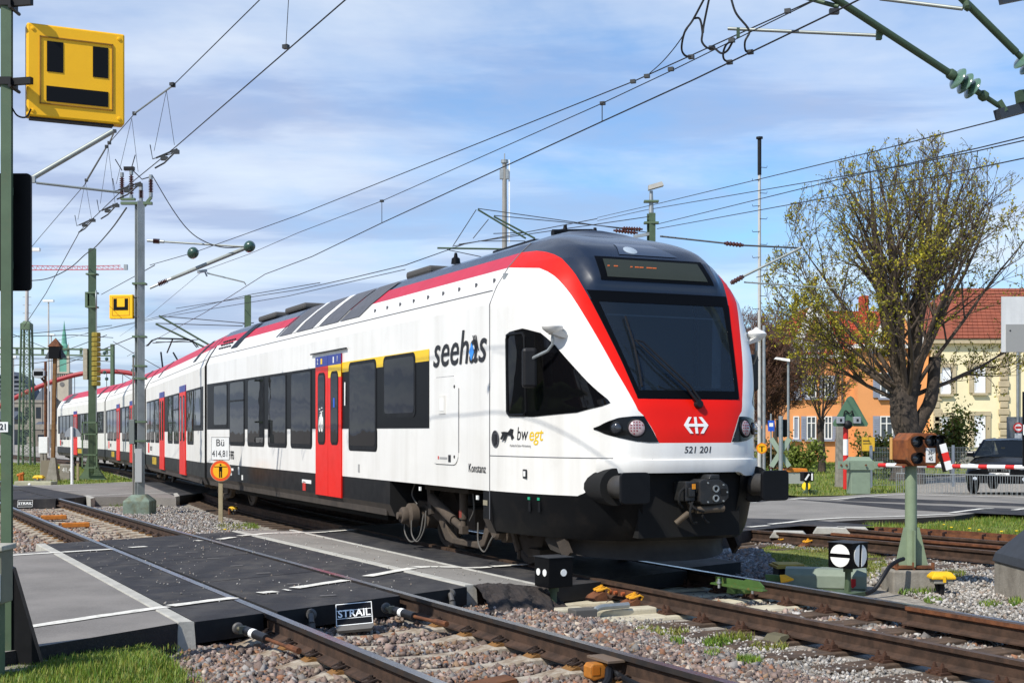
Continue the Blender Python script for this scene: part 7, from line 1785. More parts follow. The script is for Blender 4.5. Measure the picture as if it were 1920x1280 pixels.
mb = MB(); mb.box(-.11, .24, .1, .3, 1.6, 2.18); mb.build('signal_head', m_signblack, cb_, bevel=.03)
mb = MB(); mb.box(-.35, .4, .12, .15, .55, .60); mb.build('crossbar', m_rust, cb_)
bl = thing('blue_sign', 'small blue sign on a thin post behind the crossbuck', 'sign', tuple(at(1446, 798, 55))); mb = MB(); mb.box(-.13, .13, 0, .02, -.22, .22); mb.build('plate', mat('sign_blue', '#1d56c4', .5), bl); mb = MB(); mb.box(-.08, .08, -.004, 0, -.03, .12); mb.build('symbol', m_txtw, bl); mb = MB(); mb.cyl((0, .05, .5), (0, .05, -2.2), .035, n=8); mb.build('post', m_galv, bl)
sl_ = thing('street_lamp', 'slim street lamp with a flat head in front of the orange house', 'lamp', ((1478 - HX) / F * 60, 60, -.2)); k = 60 / F; z = EYE - (678 - HY) * k + .2
mb = MB(); mb.cyl((0, 0, 0), (0, 0, z), .07, .05, n=10); mb.build('post', m_galv, sl_); mb = MB(); mb.add([(.05, -.15, z), (.05, .15, z), (-.62, .15, z + .12), (-.62, -.15, z + .12), (.05, -.1, z + .12), (.05, .1, z + .12), (-.55, .1, z + .2), (-.55, -.1, z + .2)], [(0, 1, 2, 3), (4, 5, 6, 7), (0, 4, 7, 3), (1, 5, 6, 2), (0, 1, 5, 4), (3, 2, 6, 7)]); mb.build('head', m_white, sl_)
gb = thing('grit_bin', 'pale grey grit bin with an orange lid on the verge', 'bin', ((1488 - HX) / F * 44.5, 44.5, -.1), .2); mb = MB(); mb.add([(-.28, -.2, 0), (.28, -.2, 0), (.28, .2, 0), (-.28, .2, 0), (-.36, -.25, .38), (.36, -.25, .38), (.36, .25, .38), (-.36, .25, .38)], [(0, 1, 5, 4), (1, 2, 6, 5), (2, 3, 7, 6), (3, 0, 4, 7), (4, 5, 6, 7)]); mb.build('tub', mat('bin_grey', '#b4b5b0', .6), gb, bevel=.02); mb = MB(); mb.prism([(-.40, .38), (.40, .38), (.36, .5), (-.34, .52)], lambda a, b, d: (a, d, b), -.28, .28); mb.build('lid', mat('bin_orange', '#d9812a', .6), gb, bevel=.02)
p = gp(1513, 917); p.z = -.06; dw = dwarf('small distant black signal with white diagonal bars behind the road', p, .2, .3, .26, .25, []); 
mb = MB(); mb.beam((-.12, -.155, .29), (.0, -.155, .46), .05, .006, up=(0, 1, 0)); mb.beam((.09, -.155, .28), (.09, -.155, .48), .05, .006, up=(0, 1, 0)); mb.build('white_bars', m_txtw, dw)
yd = thing('yellow_disc', 'bright yellow round weight lever disc on the far verge', 'disc', tuple(at(1512, 911, 39.5))); mb = MB(); mb.lathe([(.03, -.06), (.12, -.05), (.125, .05), (.03, .06)], 20, (0, 0, 0), (-.4, -1, .1)); mb.build('disc', mat('disc_yellow', '#ecc800', .5), yd, smooth=True); mb = MB(); mb.cyl((.02, .05, 0), (.15, .1, -.2), .02, n=6); mb.box(.08, .34, .0, .2, -.25, -.12); mb.build('lever', mat('dwarf_green', '#44543c', .6), yd)
# sign plates cut by the right edge
ws2 = thing('sign_board', 'large pale grey sign back at the right picture edge', 'sign', ((1925 - HX) / F * 30, 30, -.1)); k = 30 / F; zz = lambda y: EYE - (y - HY) * k + .1
mb = MB(); mb.box(-.56, .6, 0, .04, zz(660), zz(556)); mb.build('board', mat('board_pale', '#c9cac8', .6, var=.06, streak=((6, 6, .5), .4, '#aeb0b0')), ws2); mb = MB(); mb.box(-.47, .6, -.03, -.002, zz(660), zz(608)); mb.build('panel', mat('board_dark', '#8f8f8c', .6), ws2); mb = MB(); mb.cyl((.45, .08, 0), (.45, .08, zz(560)), .045, n=10); mb.build('post', m_galv, ws2)
for x in (-.38, .1): mb = MB(); mb.cyl((x, -.035, zz(620)), (x, -.028, zz(620)), .02, n=8); mb.build('screw', m_steel, ws2)
ns = thing('no_entry_sign', 'small round red and white road sign on a grey pole before the cream house', 'sign', ((1908 - HX) / F * 58, 58, -.2)); k = 58 / F; zz = lambda y: EYE - (y - HY) * k + .2
mb = MB(); mb.cyl((0, 0, 0), (0, 0, zz(660)), .05, n=10); mb.build('pole', m_galv, ns); mb = MB(); mb.lathe([(.21, 0), (.21, .02)], 24, (0, -.06, zz(801)), (0, -1, 0)); mb.build('disc', m_bred, ns); mb = MB(); mb.lathe([(.15, 0), (.15, .004)], 24, (0, -.081, zz(801)), (0, -1, 0)); mb.build('field', m_txtw, ns); mb = MB(); mb.box(-.13, .13, -.092, -.087, zz(803), zz(799)); mb.build('bar', m_bred, ns)
mb = MB(); mb.box(-.45, .25, .06, .1, zz(830), zz(781)); mb.build('back_board', mat('board_grey', '#6a7074', .7), ns, bevel=.03); mb = MB(); mb.box(-.15, .15, -.07, -.05, zz(822), zz(812)); mb.build('info_plate', mat('plate_pale', '#b9bcbd', .6), ns)
be = thing('black_sign', 'black and white sign edge at the right picture border', 'sign', ((1926 - HX) / F * 22, 22, 0)); k = 22 / F; zz = lambda y: EYE - (y - HY) * k
mb = MB(); mb.box(-.07, .2, 0, .03, zz(874), zz(734)); mb.build('board', m_signblack, be); mb = MB(); mb.box(-.068, -.02, -.004, -.001, zz(815), zz(796)); mb.build('stripe', m_txtw, be); mb = MB(); mb.cyl((.1, .06, -.3), (.1, .06, zz(740)), .04, n=8); mb.build('post', m_galv, be)
# ------------------------------------------------------------------ houses
YH = 85.; kh = YH / F
def hx(px): return (px - HX) * kh
def hz(py): return EYE - (py - HY) * kh
m_or = mat('render_orange', '#e0995f', .9, var=.07, vscale=.8, bump=.15, bscale=20)
m_cr = mat('render_cream', '#f0e2b8', .9, var=.05, vscale=.7, bump=.1, bscale=20, streak=((1, 1, .15), .2, '#cbb98a'))
m_shut = mat('shutter_grey', '#8d92a0', .7, var=.08, vscale=3); m_trim = mat('trim_white', '#e6e4de', .7); m_san = mat('sandstone', '#b9a98a', .9, var=.12, vscale=2); m_wgl = mat('window_glass', '#3b4248', .08, spec=.8, var=.2, vscale=1)
m_rroof = mat('tile_red', '#a84426', .85, var=.22, vscale=1.5, col2='#b5482a', bump=.4, bscale=8); m_broof = mat('tile_brown', '#8a4a34', .85, var=.2, vscale=1.5, bump=.4, bscale=8)
def hwin(parent, px0, px1, py0, py1, Y0, shut=(1, 1), m_s=m_shut, rows=3, blind=None, sill=True):
    x0, x1, z0, z1 = hx(px0), hx(px1), hz(py1), hz(py0)
    w_ = MB(); w_.box(x0, x1, Y0 - .03, Y0 + .02, z0, z1); o = w_.build('window', blind or m_wgl, parent)
    fr = MB(); t = .07; 
    for a, b, c, d in ((x0, x1, z1 - t, z1), (x0, x1, z0, z0 + t), (x0, x0 + t, z0 + t, z1 - t), (x1 - t, x1, z0 + t, z1 - t)): fr.box(a, b, Y0 - .08, Y0 - .032, c, d)
    if not blind:
        xm = (x0 + x1) / 2; fr.box(xm - .035, xm + .035, Y0 - .075, Y0 - .034, z0 + t, z1 - t)
        zt = z0 + (z1 - z0) * .70; fr.box(x0 + t, xm - .035, Y0 - .075, Y0 - .034, zt - .03, zt + .03); fr.box(xm + .035, x1 - t, Y0 - .075, Y0 - .034, zt - .03, zt + .03)
    fr.build('frame', m_trim, o)
    if sill: s = MB(); s.box(x0 - .12, x1 + .12, Y0 - .22, Y0 - .01, z0 - .14, z0 - .01); s.build('sill', m_shut if m_s is m_shut else m_san, o)
    for i, s_ in enumerate((-1, 1)):
        if shut[i]:
            wd = (x1 - x0) * .5; a = x0 - .03 - wd if s_ < 0 else x1 + .03
            s = MB(); s.box(a, a + wd, Y0 - .09, Y0 - .01, z0, z1); sh = s.build('shutter', m_s, o)
            s = MB()
            for k in range(12): z = z0 + .1 + (z1 - z0 - .2) * k / 12; s.box(a + .06, a + wd - .06, Y0 - .105, Y0 - .091, z, z + (z1 - z0) * .05)
            s.build('louvres', m_s, sh)
    return o
def rooftiles(parent, A, B, C, D, nr, nc, m):
    """rows of tiles on the quad A (eave left) B (eave right) C (ridge right) D (ridge left)"""
    A, B, C, D = map(Vector, (A, B, C, D)); nrm = (B - A).cross(D - A).normalized()
    if nrm.z < 0: nrm = -nrm
    for r in range(nr):
        f0, f1 = r / nr, min(1, (r + 1.12) / nr); l0, l1 = A.lerp(D, f0), A.lerp(D, f1); r0, r1 = B.lerp(C, f0), B.lerp(C, f1)
        mb = MB()
        for c in range(nc):
            a, b = c / nc + .0015, (c + 1) / nc - .0015; q = [l0.lerp(r0, a) + nrm * .07, l0.lerp(r0, b) + nrm * .07, l1.lerp(r1, b) + nrm * .02, l1.lerp(r1, a) + nrm * .02]
            e = nrm * .05; mb.add(q + [p - e for p in q], [(0, 1, 2, 3), (0, 4, 5, 1), (0, 3, 7, 4), (1, 5, 6, 2)])
        mb.build('tile_course', m, parent)
oh = thing('orange_house', 'orange rendered house with a red tiled roof, white trim and grey shutters', 'house')
x0, x1, x2 = hx(1472), hx(1600), hx(1735)
mb = MB(); mb.box(x0, x1, YH, YH + 9, -1, hz(672)); mb.build('wall', m_or, oh); mb = MB(); mb.box(x1, x2, YH - 1.2, YH + 8, -1, hz(655)); mb.build('wall', m_or, oh)
mb = MB(); mb.box(x0 - .3, x1 + .05, YH - .35, YH + 9.3, hz(672), hz(665)); mb.box(x1 - .3, x2 + .2, YH - 1.55, YH + 8.2, hz(655), hz(648)); mb.build('cornice', m_trim, oh)
# left gable front with white bargeboards
gx0, gx1, gz0, gz1 = hx(1488), hx(1566), hz(668), hz(576); gm_ = (gx0 + gx1) / 2
mb = MB(); mb.prism([(gx0, gz0), (gx1, gz0), (gm_, gz1)], lambda a, b, d: (a, d, b), YH - .1, YH + 5); mb.build('gable', m_or, oh)
for s, a in ((-1, gx0), (1, gx1)):
    mb = MB(); mb.beam((a + s * .35, YH - .25, gz0 - .25), (gm_, YH - .25, gz1 + .12), .5, .3, up=(0, 1, 0)); mb.build('bargeboard', m_trim, oh)
rt = MB(); rt.add([(x0 - .3, YH - .4, hz(665)), (x2 + .2, YH - .4, hz(665)), (x2 - 1, YH + 4.5, hz(572)), (x0 + 1.6, YH + 4.5, hz(572)), (x0 - .3, YH + 9.4, hz(665)), (x2 + .2, YH + 9.4, hz(665))], [(0, 1, 2, 3), (3, 2, 5, 4), (0, 3, 4), (1, 5, 2)]); rf = rt.build('roof', m_rroof, oh)
rooftiles(rf, (x0 + 3.3, YH - .4, hz(665)), (x2 + .2, YH - .4, hz(665)), (x2 - 1, YH + 4.5, hz(572)), (x0 + 3.3, YH + 4.5, hz(572)), 13, 26, m_rroof)
rooftiles(rf, (gm_, YH - .2, gz1 + .1), (gm_, YH + 5, gz1 + .1), (gx1 + .5, YH + 5, gz0 - .1), (gx1 + .5, YH - .2, gz0 - .1), 10, 16, m_rroof)
rooftiles(rf, (gm_, YH - .2, gz1 + .1), (gm_, YH + 5, gz1 + .1), (gx0 - .5, YH + 5, gz0 - .1), (gx0 - .5, YH - .2, gz0 - .1), 10, 16, m_rroof)
# second gable behind the big tree
gx0, gx1, gz0, gz1 = hx(1628), hx(1722), hz(650), hz(578); gm2 = (gx0 + gx1) / 2
mb = MB(); mb.prism([(gx0, gz0), (gx1, gz0), (gm2, gz1)], lambda a, b, d: (a, d, b), YH - 1.3, YH + 4); mb.build('gable', m_or, oh)
for s, a in ((-1, gx0), (1, gx1)):
    mb = MB(); mb.beam((a + s * .35, YH - 1.42, gz0 - .25), (gm2, YH - 1.42, gz1 + .12), .5, .3, up=(0, 1, 0)); mb.build('bargeboard', m_trim, oh)
    rooftiles(rf, (gm2, YH - 1.4, gz1 + .12), (gm2, YH + 4, gz1 + .12), (a + s * .5, YH + 4, gz0 - .1), (a + s * .5, YH - 1.4, gz0 - .1), 8, 16, m_rroof)
mb = MB(); mb.box(hx(1640), hx(1652), YH + 3, YH + 4, hz(600), hz(545)); mb.build('chimney', m_rroof, oh)
for a in ((1512, 1530, 704, 745), (1545, 1560, 704, 745), (1512, 1530, 780, 823), (1545, 1560, 780, 823)): hwin(oh, *a, YH, shut=(1, a[0] == 1545))
hwin(oh, 1484, 1499, 704, 746, YH, blind=m_shut, shut=(0, 0)); hwin(oh, 1487, 1498, 780, 823, YH, blind=m_shut, shut=(0, 0)); hwin(oh, 1514, 1532, 640, 664, YH - .1, shut=(1, 1), m_s=m_trim)
for a in ((1640, 1664, 700, 746), (1640, 1664, 780, 826), (1636, 1660, 640, 665)): hwin(oh, *a, YH - 1.2)
mb = MB(); mb.box(hx(1577), hx(1580), YH - .15, YH - .02, -1, hz(672)); mb.build('downpipe', mat('pipe_dark', '#5d554c', .6), oh)
ch_ = thing('cream_house', 'cream rendered house with sandstone quoins, closed white shutters and a brown tiled roof', 'house')
x0, x1 = hx(1732), hx(2060)
mb = MB(); mb.box(x0, x1, YH - 2, YH + 9, -1, hz(648)); mb.build('wall', m_cr, ch_); mb = MB(); mb.box(x0 - .3, x1, YH - 2.35, YH + 9, hz(648), hz(640)); mb.build('cornice', m_san, ch_)
rt = MB(); rt.add([(x0 - .4, YH - 2.4, hz(640)), (x1, YH - 2.4, hz(640)), (x1, YH + 3.5, hz(530)), (x0 + 2.5, YH + 3.5, hz(530)), (x0 - .4, YH + 9, hz(640)), (x1, YH + 9, hz(640))], [(0, 1, 2, 3), (3, 2, 5, 4), (0, 3, 4)]); rf = rt.build('roof', m_broof, ch_)
rooftiles(rf, (x0 + 1, YH - 2.4, hz(640)), (x1, YH - 2.4, hz(640)), (x1, YH + 3.5, hz(530)), (x0 + 3, YH + 3.5, hz(530)), 16, 30, m_broof)
m_blind = mat('blind_white', '#e9e9ec', .6)
for a in ((1744, 1763, 692, 740), (1806, 1826, 690, 738), (1743, 1760, 782, 830), (1806, 1826, 780, 838), (1930, 1950, 690, 738)):
    hwin(ch_, *a, YH - 2, shut=(0, 0), blind=m_blind, m_s=m_san, sill=a[2] < 770)
    mb = MB(); X0, X1 = hx(a[0]), hx(a[1]); mb.box(X0 - .35, X1 + .35, YH - 2.12, YH - 2.0, hz(a[2]) + .02, hz(a[2]) + .28)
    for q in (X0 - .32, X1 + .06): mb.box(q, q + .26, YH - 2.1, YH - 2.0, hz(a[3]), hz(a[2]))
    mb.build('surround', m_san, ch_)
for i in range(15):
    z = hz(842) + .43 * i; wd = .68 if i % 2 else .5; mb = MB(); xq = hx(1860); mb.box(xq - wd / 2, xq + wd / 2, YH - 2.14, YH - 2.0, z + .03, z + .40); mb.build('quoin', m_san, ch_, bevel=.03)
for i in range(15): z = hz(842) + .43 * i; wd = .5 if i % 2 else .36; mb = MB(); mb.box(x0 - .04, x0 + wd, YH - 2.1, YH - 2.0, z + .03, z + .40); mb.build('quoin', m_san, ch_, bevel=.03)
mb = MB(); mb.box(hx(1883), hx(1886.5), YH - 2.2, YH - 2.02, -1, hz(640)); mb.build('downpipe', mat('pipe_dark', '#5d554c', .6), ch_)
mb = MB(); mb.box(hx(1740), hx(1925), YH - 6, YH - 5.7, -1, hz(842)); mb.build('garden_wall', m_conc, ch_)
# ------------------------------------------------------------------ trees
m_bark = mat('bark', '#40372f', .95, var=.4, vscale=4, col2='#51463b', bump=2.5, bscale=7, streak=((7, 7, .8), .6, '#2a241f'))
m_twig = mat('twig_bark', '#51453a', .9, var=.25, vscale=2); m_twig2 = mat('twig_brown', '#6a4c3c', .9, var=.25, vscale=2)
m_leaf = mat('young_leaf', (1, 1, 1), .7, attr=True, translucent=.35)
LEAF = [lin(c) for c in ('#b0a828', '#9c9a22', '#c0ae34', '#8a8c20', '#a8952a', '#96902c')]
def make_tree(name, lab, base, trunk_h, trunk_r, center, radii, limbs, seed, leaf_n, leaf_s, depth=3, pal=LEAF, tm=m_twig, fork=None, dens=1., leafp=.9):
    rng = random.Random(seed); cen = Vector(center); rad = Vector(radii); base = Vector(base)
    t = thing(name, lab, 'tree', tuple(base)); cen = cen - base
    tr = MB(); br = MB(); tips = []
    top = Vector((0, 0, trunk_h))
    pts = [Vector((0, 0, -.3))] + [Vector((trunk_r * .25 * sin(k * 1.3), trunk_r * .2 * cos(k * 1.1), trunk_h * k / 5)) for k in range(1, 6)]
    P_ = spline(pts, 4); rows = []
    for k, q in enumerate(P_):
        r = trunk_r * float(np.interp(k / (len(P_) - 1), [0, .15, .4, .8, 1], [1.4, 1.05, .93, .92, 1.0]))
        rows.append([q + Vector((cos(a), sin(a), 0)) * r * (1 + .07 * sin(5 * a + k * .35) + .05 * sin(11 * a - k * .6) + rng.uniform(-.035, .035)) for a in np.linspace(0, 2 * pi, 25)])
    tr.sheet(rows)
    def inside(p):
        q = p - cen; return (q.x / rad.x) ** 2 + (q.y / rad.y) ** 2 + (q.z / rad.z) ** 2
    def grow(p, d, ln, r, lv, mbx):
        n = 7 if lv == 0 else (5 if lv == 1 else 3); P = [p.copy()]; R = [r]; d = d.normalized()
        for k in range(n):
            d = (d + Vector((rng.uniform(-1, 1), rng.uniform(-1, 1), rng.uniform(-.5, 1.1))) * (.14 if lv < 2 else .2)).normalized()
            q = P[-1] + d * (ln / n); P.append(q); R.append(max(.009, r * (1 - .82 * (k + 1) / n)))
            if lv < depth and k >= (0 if lv else 1):
                for _ in range(int(rng.choice((2, 2, 3)) * dens + .5) if lv < depth - 1 else int(rng.choice((2, 3, 3)) * dens + .5)):
                    ax = d.orthogonal().normalized(); ax.rotate(Matrix.Rotation(rng.uniform(0, 2 * pi), 3, d)); c = (d * rng.uniform(.5, 1.) + ax * rng.uniform(.5, 1.0) + Vector((0, 0, .25))).normalized()
                    l2 = ln * (rng.uniform(.30, .5) if lv == 0 else rng.uniform(.35, .6)) * (1.15 - .5 * k / n)
                    e = q + c * l2
                    if inside(e) > 1.12: l2 *= .6
                    if inside(q + c * l2) < 1.15: grow(q, c, l2, R[-1] * .62, lv + 1, br)
            if inside(q) > 1.1 and k > 1: break
        R[-1] = .009; R[-2] = min(R[-2], max(.02, R[-2] * .6))
        mbx.tube(P, R, 7 if lv == 0 else (5 if lv == 1 else 3), caps=False)
        if lv >= depth - 1: tips.extend(P[1:] if lv == depth else P[-2:])
        else: tips.append(P[-1])
    for i in range(limbs):
        a = 2 * pi * (i + rng.uniform(-.3, .3)) / limbs * (1 if limbs < 7 else 2.0); el = radians(rng.choice((-18, -6, 8, 24, 42, 62)) + rng.uniform(-8, 8)) if limbs > 4 else radians(rng.uniform(40, 75))
        d = Vector((cos(a) * cos(el), sin(a) * cos(el), sin(el)))
        lead = fork and i < 4
        if lead: el = radians((82, 70, 62, 74)[i]); a = (.3, 1.9, 3.4, 5.2)[i]; d = Vector((cos(a) * cos(el), sin(a) * cos(el), sin(el)))
        o = top + Vector((cos(a), sin(a), 0)) * trunk_r * .4 + Vector((0, 0, -trunk_r * (.3 if lead else rng.uniform(0, 1.6 if fork else .5))))
        tgt = Vector((rad.x * d.x, rad.y * d.y, rad.z * d.z)) * .98 + cen; v_ = tgt - o
        grow(o, v_, v_.length, trunk_r * (rng.uniform(.42, .52) if lead else rng.uniform(.13, .26)), 0, br)
    if fork:
        for (fx, fy, fz, fr0) in fork: tr.tube(spline([(0, 0, trunk_h * .35), (fx * .45, fy * .5, trunk_h * .62), (fx * .85, fy, trunk_h * .85), (fx, fy, fz)], 4), [fr0 * 1.25] * 5 + [fr0 * 1.1] * 4 + [fr0] * 4, 10)
    tr.build('trunk', m_bark, t, smooth='all'); br.build('crown', tm, t, smooth='all', fix=False)
    T_ = np.array([tuple(p) for p in tips]); n = min(leaf_n, len(T_) * 6)
    if n and len(T_):
        idx = RNG.integers(0, len(T_), n); zr = (T_[idx, 2] - T_[:, 2].min()) / max(.1, np.ptp(T_[:, 2])); keep = RNG.random(n) < (leafp * (1 - .8 * zr)); idx = idx[keep]; n = len(idx)
        c = T_[idx] + RNG.normal(0, leaf_s * .8, (n, 3)); s = RNG.uniform(.5, 1.2, (n, 1)) * leaf_s
        u = RNG.normal(size=(n, 3)); u /= np.linalg.norm(u, axis=1)[:, None]; v_ = RNG.normal(size=(n, 3)); v_ -= u * (u * v_).sum(1)[:, None]; v_ /= np.linalg.norm(v_, axis=1)[:, None]
        V = np.stack([c - u * s, c + v_ * s * .55, c + u * s, c - v_ * s * .55], 1)
        P = np.array(pal); o = bulk_mesh('foliage', V, np.array([(0, 1, 2, 3)]), m_leaf, P[RNG.integers(0, len(P), n)] * RNG.uniform(.65, 1.25, (n, 1))); o.parent = t
    return t
bt_ = at(1700, 890, 50); bt_.z = -.2
make_tree('chestnut_tree', 'big old tree with bare spreading branches and yellow green buds in front of the houses', bt_, 3.6, .52, (bt_.x + .25, 50, 5.9), (5.5, 4.4, 6.5), 23, 11, 42000, .062, fork=[(1.0, -.2, 4.6, .23)], dens=.74, leafp=.9)
b2 = at(1540, 880, 62); b2.z = -.2
make_tree('young_tree', 'slender young tree with thin bare branches before the orange house', b2, 2.4, .16, (b2.x, 62, 4.2), (2.0, 1.8, 2.6), 9, 3, 2600, .07, depth=2, leafp=.6)
for i, (px, Y, zc2, rx, rz, lab) in enumerate(((1428, 66, 4.2, 1.6, 4.4, 'left bare brown tree behind the tall pale pole'), (1455, 72, 4.4, 1.7, 4.4, 'right bare brown tree beside the orange house'), (1402, 75, 4.0, 1.6, 4.2, 'bare brown tree half hidden behind the train front'))):
    b = at(px, 860, Y); b.z = -.3
    make_tree('bare_tree', lab, b, 2.0, .14, (b.x, Y, zc2), (rx, 1.6, rz), 9, 20 + i, 1800, .09, depth=3, pal=[lin(c) for c in ('#6b4a34', '#7d5138', '#5c4433', '#8a6a3a')], tm=m_twig2, leafp=.9)
# shrubs
def shrub(lab, px, yb, Y, w, h, n, pal, seed):
    rng = random.Random(seed); b = at(px, yb, Y); b.z = -.25; t = thing('shrub', lab, 'shrub', tuple(b)); mb = MB(); tp = []
    for k in range(14):
        a = rng.uniform(0, 2 * pi); r = rng.uniform(.2, 1) * w / 2; e = Vector((r * cos(a), r * sin(a) * .6, h * rng.uniform(.55, 1.0))); P = spline([(0, 0, 0), e * .5 + Vector((0, 0, h * .1)), e], 3); mb.tube(P, [.03 * (1 - i / (len(P))) + .006 for i in range(len(P))], 4); tp += P[2:]
    mb.build('stems', m_twig, t)
    T_ = np.array([tuple(p) for p in tp]); idx = RNG.integers(0, len(T_), n); c = T_[idx] + RNG.normal(0, .13 * w / 1.5, (n, 3)); s = RNG.uniform(.05, .11, (n, 1)); u = RNG.normal(size=(n, 3)); u /= np.linalg.norm(u, axis=1)[:, None]; v_ = np.cross(u, RNG.normal(size=(n, 3))); v_ /= np.linalg.norm(v_, axis=1)[:, None]
    P = np.array(pal); o = bulk_mesh('foliage', np.stack([c - u * s, c + v_ * s * .6, c + u * s, c - v_ * s * .6], 1), np.array([(0, 1, 2, 3)]), m_leaf, P[RNG.integers(0, len(P), n)] * RNG.uniform(.6, 1.3, (n, 1))); o.parent = t
GS = [lin(c) for c in ('#5b6a22', '#46581d', '#70762c', '#6a5a26')]
shrub('leafy green shrub in front of the cream house', 1785, 880, 56, 2.6, 2.9, 2600, GS, 1); shrub('low bush between the post and the orange house', 1500, 875, 60, 1.9, 1.4, 1500, [lin(c) for c in ('#7d8c3a', '#8f9a4a', '#66752c')], 2); shrub('dark low hedge bush behind the mesh fence', 1680, 880, 54, 2.4, 1.4, 1500, GS, 3); shrub('small bush left of the big tree trunk', 1630, 880, 58, 2.2, 1.7, 1500, GS, 4); shrub('brown bush at the foot of the bare trees', 1445, 880, 62, 2.4, 1.5, 1400, [lin(c) for c in ('#6b5a34', '#5a5a2a')], 5)
yp = thing('yellow_poster', 'yellow poster on a board left of the big tree trunk', 'poster', tuple(at(1628, 832, 50))); mb = MB(); mb.box(-.24, .24, 0, .03, -.26, .26); mb.build('board', mat('poster_yellow', '#cfa42a', .6, var=.15, vscale=6), yp); mb = MB(); mb.box(-.2, .05, -.004, -.001, .1, .14); mb.box(-.2, .12, -.004, -.001, .0, .03); mb.build('print', m_txt, yp); mb = MB(); mb.box(-.24, -.2, .03, .07, -1.4, .26); mb.build('post', m_wood, yp)
# hedge bank and trees on the camera's side of the line (seen mirrored in the train windows)
hb_ = thing('hedge', 'low clipped green hedge on the near side of the line, mirrored in the train windows', 'hedge', (0, 0, 0))
mb = MB(); rows = []
for i in range(41):
    p = ntrack(-6 + 1.8 * i, -16 - 1.5 * sin(i * .3)); rows.append([(p.x - N_V.x * 1.2 * c, p.y - N_V.y * 1.2 * c, z * (1 + .12 * sin(i * 1.7))) for c, z in ((1.4, -.3), (1.1, 1.0), (.5, 1.5), (-.5, 1.5), (-1.1, 1.0), (-1.4, -.3))])
mb.sheet(rows); mb.build('body', mat('hedge_green', '#4a5a20', .9, var=.4, vscale=3, bump=1.5, bscale=10), hb_, smooth='all')
for i, (tau, u) in enumerate(((16, -19), (24, -24), (34, -21))):
    p = ntrack(tau, u); make_tree('roadside_tree', ('nearest', 'middle', 'farthest')[i] + ' bare tree on the near side of the line, mirrored in the train windows', (p.x, p.y, -.2), 2.5, .22, (p.x, p.y, 6), (2.6, 2.6, 4.2), 8, 50 + i, 900, .12, depth=2, leafp=.8)
for i, (tau, u, w_, h_) in enumerate(((2, -34, 14, 9), (30, -38, 18, 7), (55, -36, 16, 10))):
    p = ntrack(tau, u); o = thing('town_house', ('grey rendered house', 'long brick house', 'tall pale house')[i] + ' on the near side of the line, mirrored in the train', 'house', (p.x, p.y, -.3), ang_n + pi / 2)
    mb = MB(); mb.box(-w_ / 2, w_ / 2, -5, 5, 0, h_); mb.build('wall', mat('town_wall_%d' % i, ('#77736c', '#6b4a3c', '#8d8778')[i], .9, var=.1), o); mb = MB(); mb.prism([(-5.5, h_), (5.5, h_), (0, h_ + 3.5)], lambda a, b, d: (d, a, b), -w_ / 2 - .4, w_ / 2 + .4); mb.build('roof', m_slate, o)
    for c_ in range(5): mb = MB(); xx = -w_ / 2 + w_ * (c_ + .5) / 5; mb.box(xx - .6, xx + .6, -5.06, -4.9, h_ * .5, h_ * .5 + 1.6); mb.build('window', m_wdark, o)
# ------------------------------------------------------------------ overhead line
m_wire = mat('contact_wire', '#2b2a29', .5, .5); m_tubeG = mat('cantilever_green', '#41543d', .5, .2, var=.12); m_glassins = mat('insulator_glass_green', '#55735f', .15, spec=.8, coat=.4)
def wire(lab, pts, r=.009, name='overhead_wire', sag=0., n=6, m=m_wire, cat='wire', group=None):
    P = [at(*p) if len(p) == 3 else Vector(p) for p in pts]
    if sag: P = spline(P, 6)
    o = MB().tube(P, r, n).build(name, m, smooth=True, fix=False); return tag(o, lab, cat, group)
def nt_(px, y):   # on the sight line, above the near track's centre line
    q = (px - HX) / F; Y = 4.27 / (.495 + q); return (px, y, Y)
def tt_(px, y):
    q = (px - HX) / F; Y = 8.57 / (.46 + q); return (px, y, Y)
wire('contact wire over the near track rising to the top edge left of centre', [nt_(760, -90), nt_(650, -2), nt_(330, 275), nt_(230, 356), nt_(150, 433), nt_(86, 550), nt_(45, 612)], .0075)
wire('messenger wire over the near track above the yellow box sign', [nt_(560, -70), nt_(487, 0), nt_(325, 160), nt_(250, 216), nt_(205, 268), nt_(160, 345), nt_(70, 450), nt_(20, 512)], .0065)
wire('thin dropper wire hanging at the upper left', [nt_(545, -40), (541, 0, 13.4), (536, 88, 13.45)], .004, 'dropper_wire')
for i, (a, b) in enumerate((((325, 160), (252, 213)), ((215, 246), (205, 268)), ((200, 275), (162, 338)))):
    A, B = at(*nt_(*a)), at(*nt_(*b)); o = thing('section_insulator_rod', ('right', 'middle', 'left')[i] + ' pale insulating rod in the messenger wire near the grey mast', 'insulator', tuple(A)); mb = MB(); mb.cyl(Vector((0, 0, 0)), B - A, .013, n=8); mb.build('rod', m_galv, o, smooth=True); mb = MB()
    for q in (Vector((0, 0, 0)), B - A): mb.cbox(q, (.05, .05, .05))
    mb.build('end_clamp', m_steel, o)
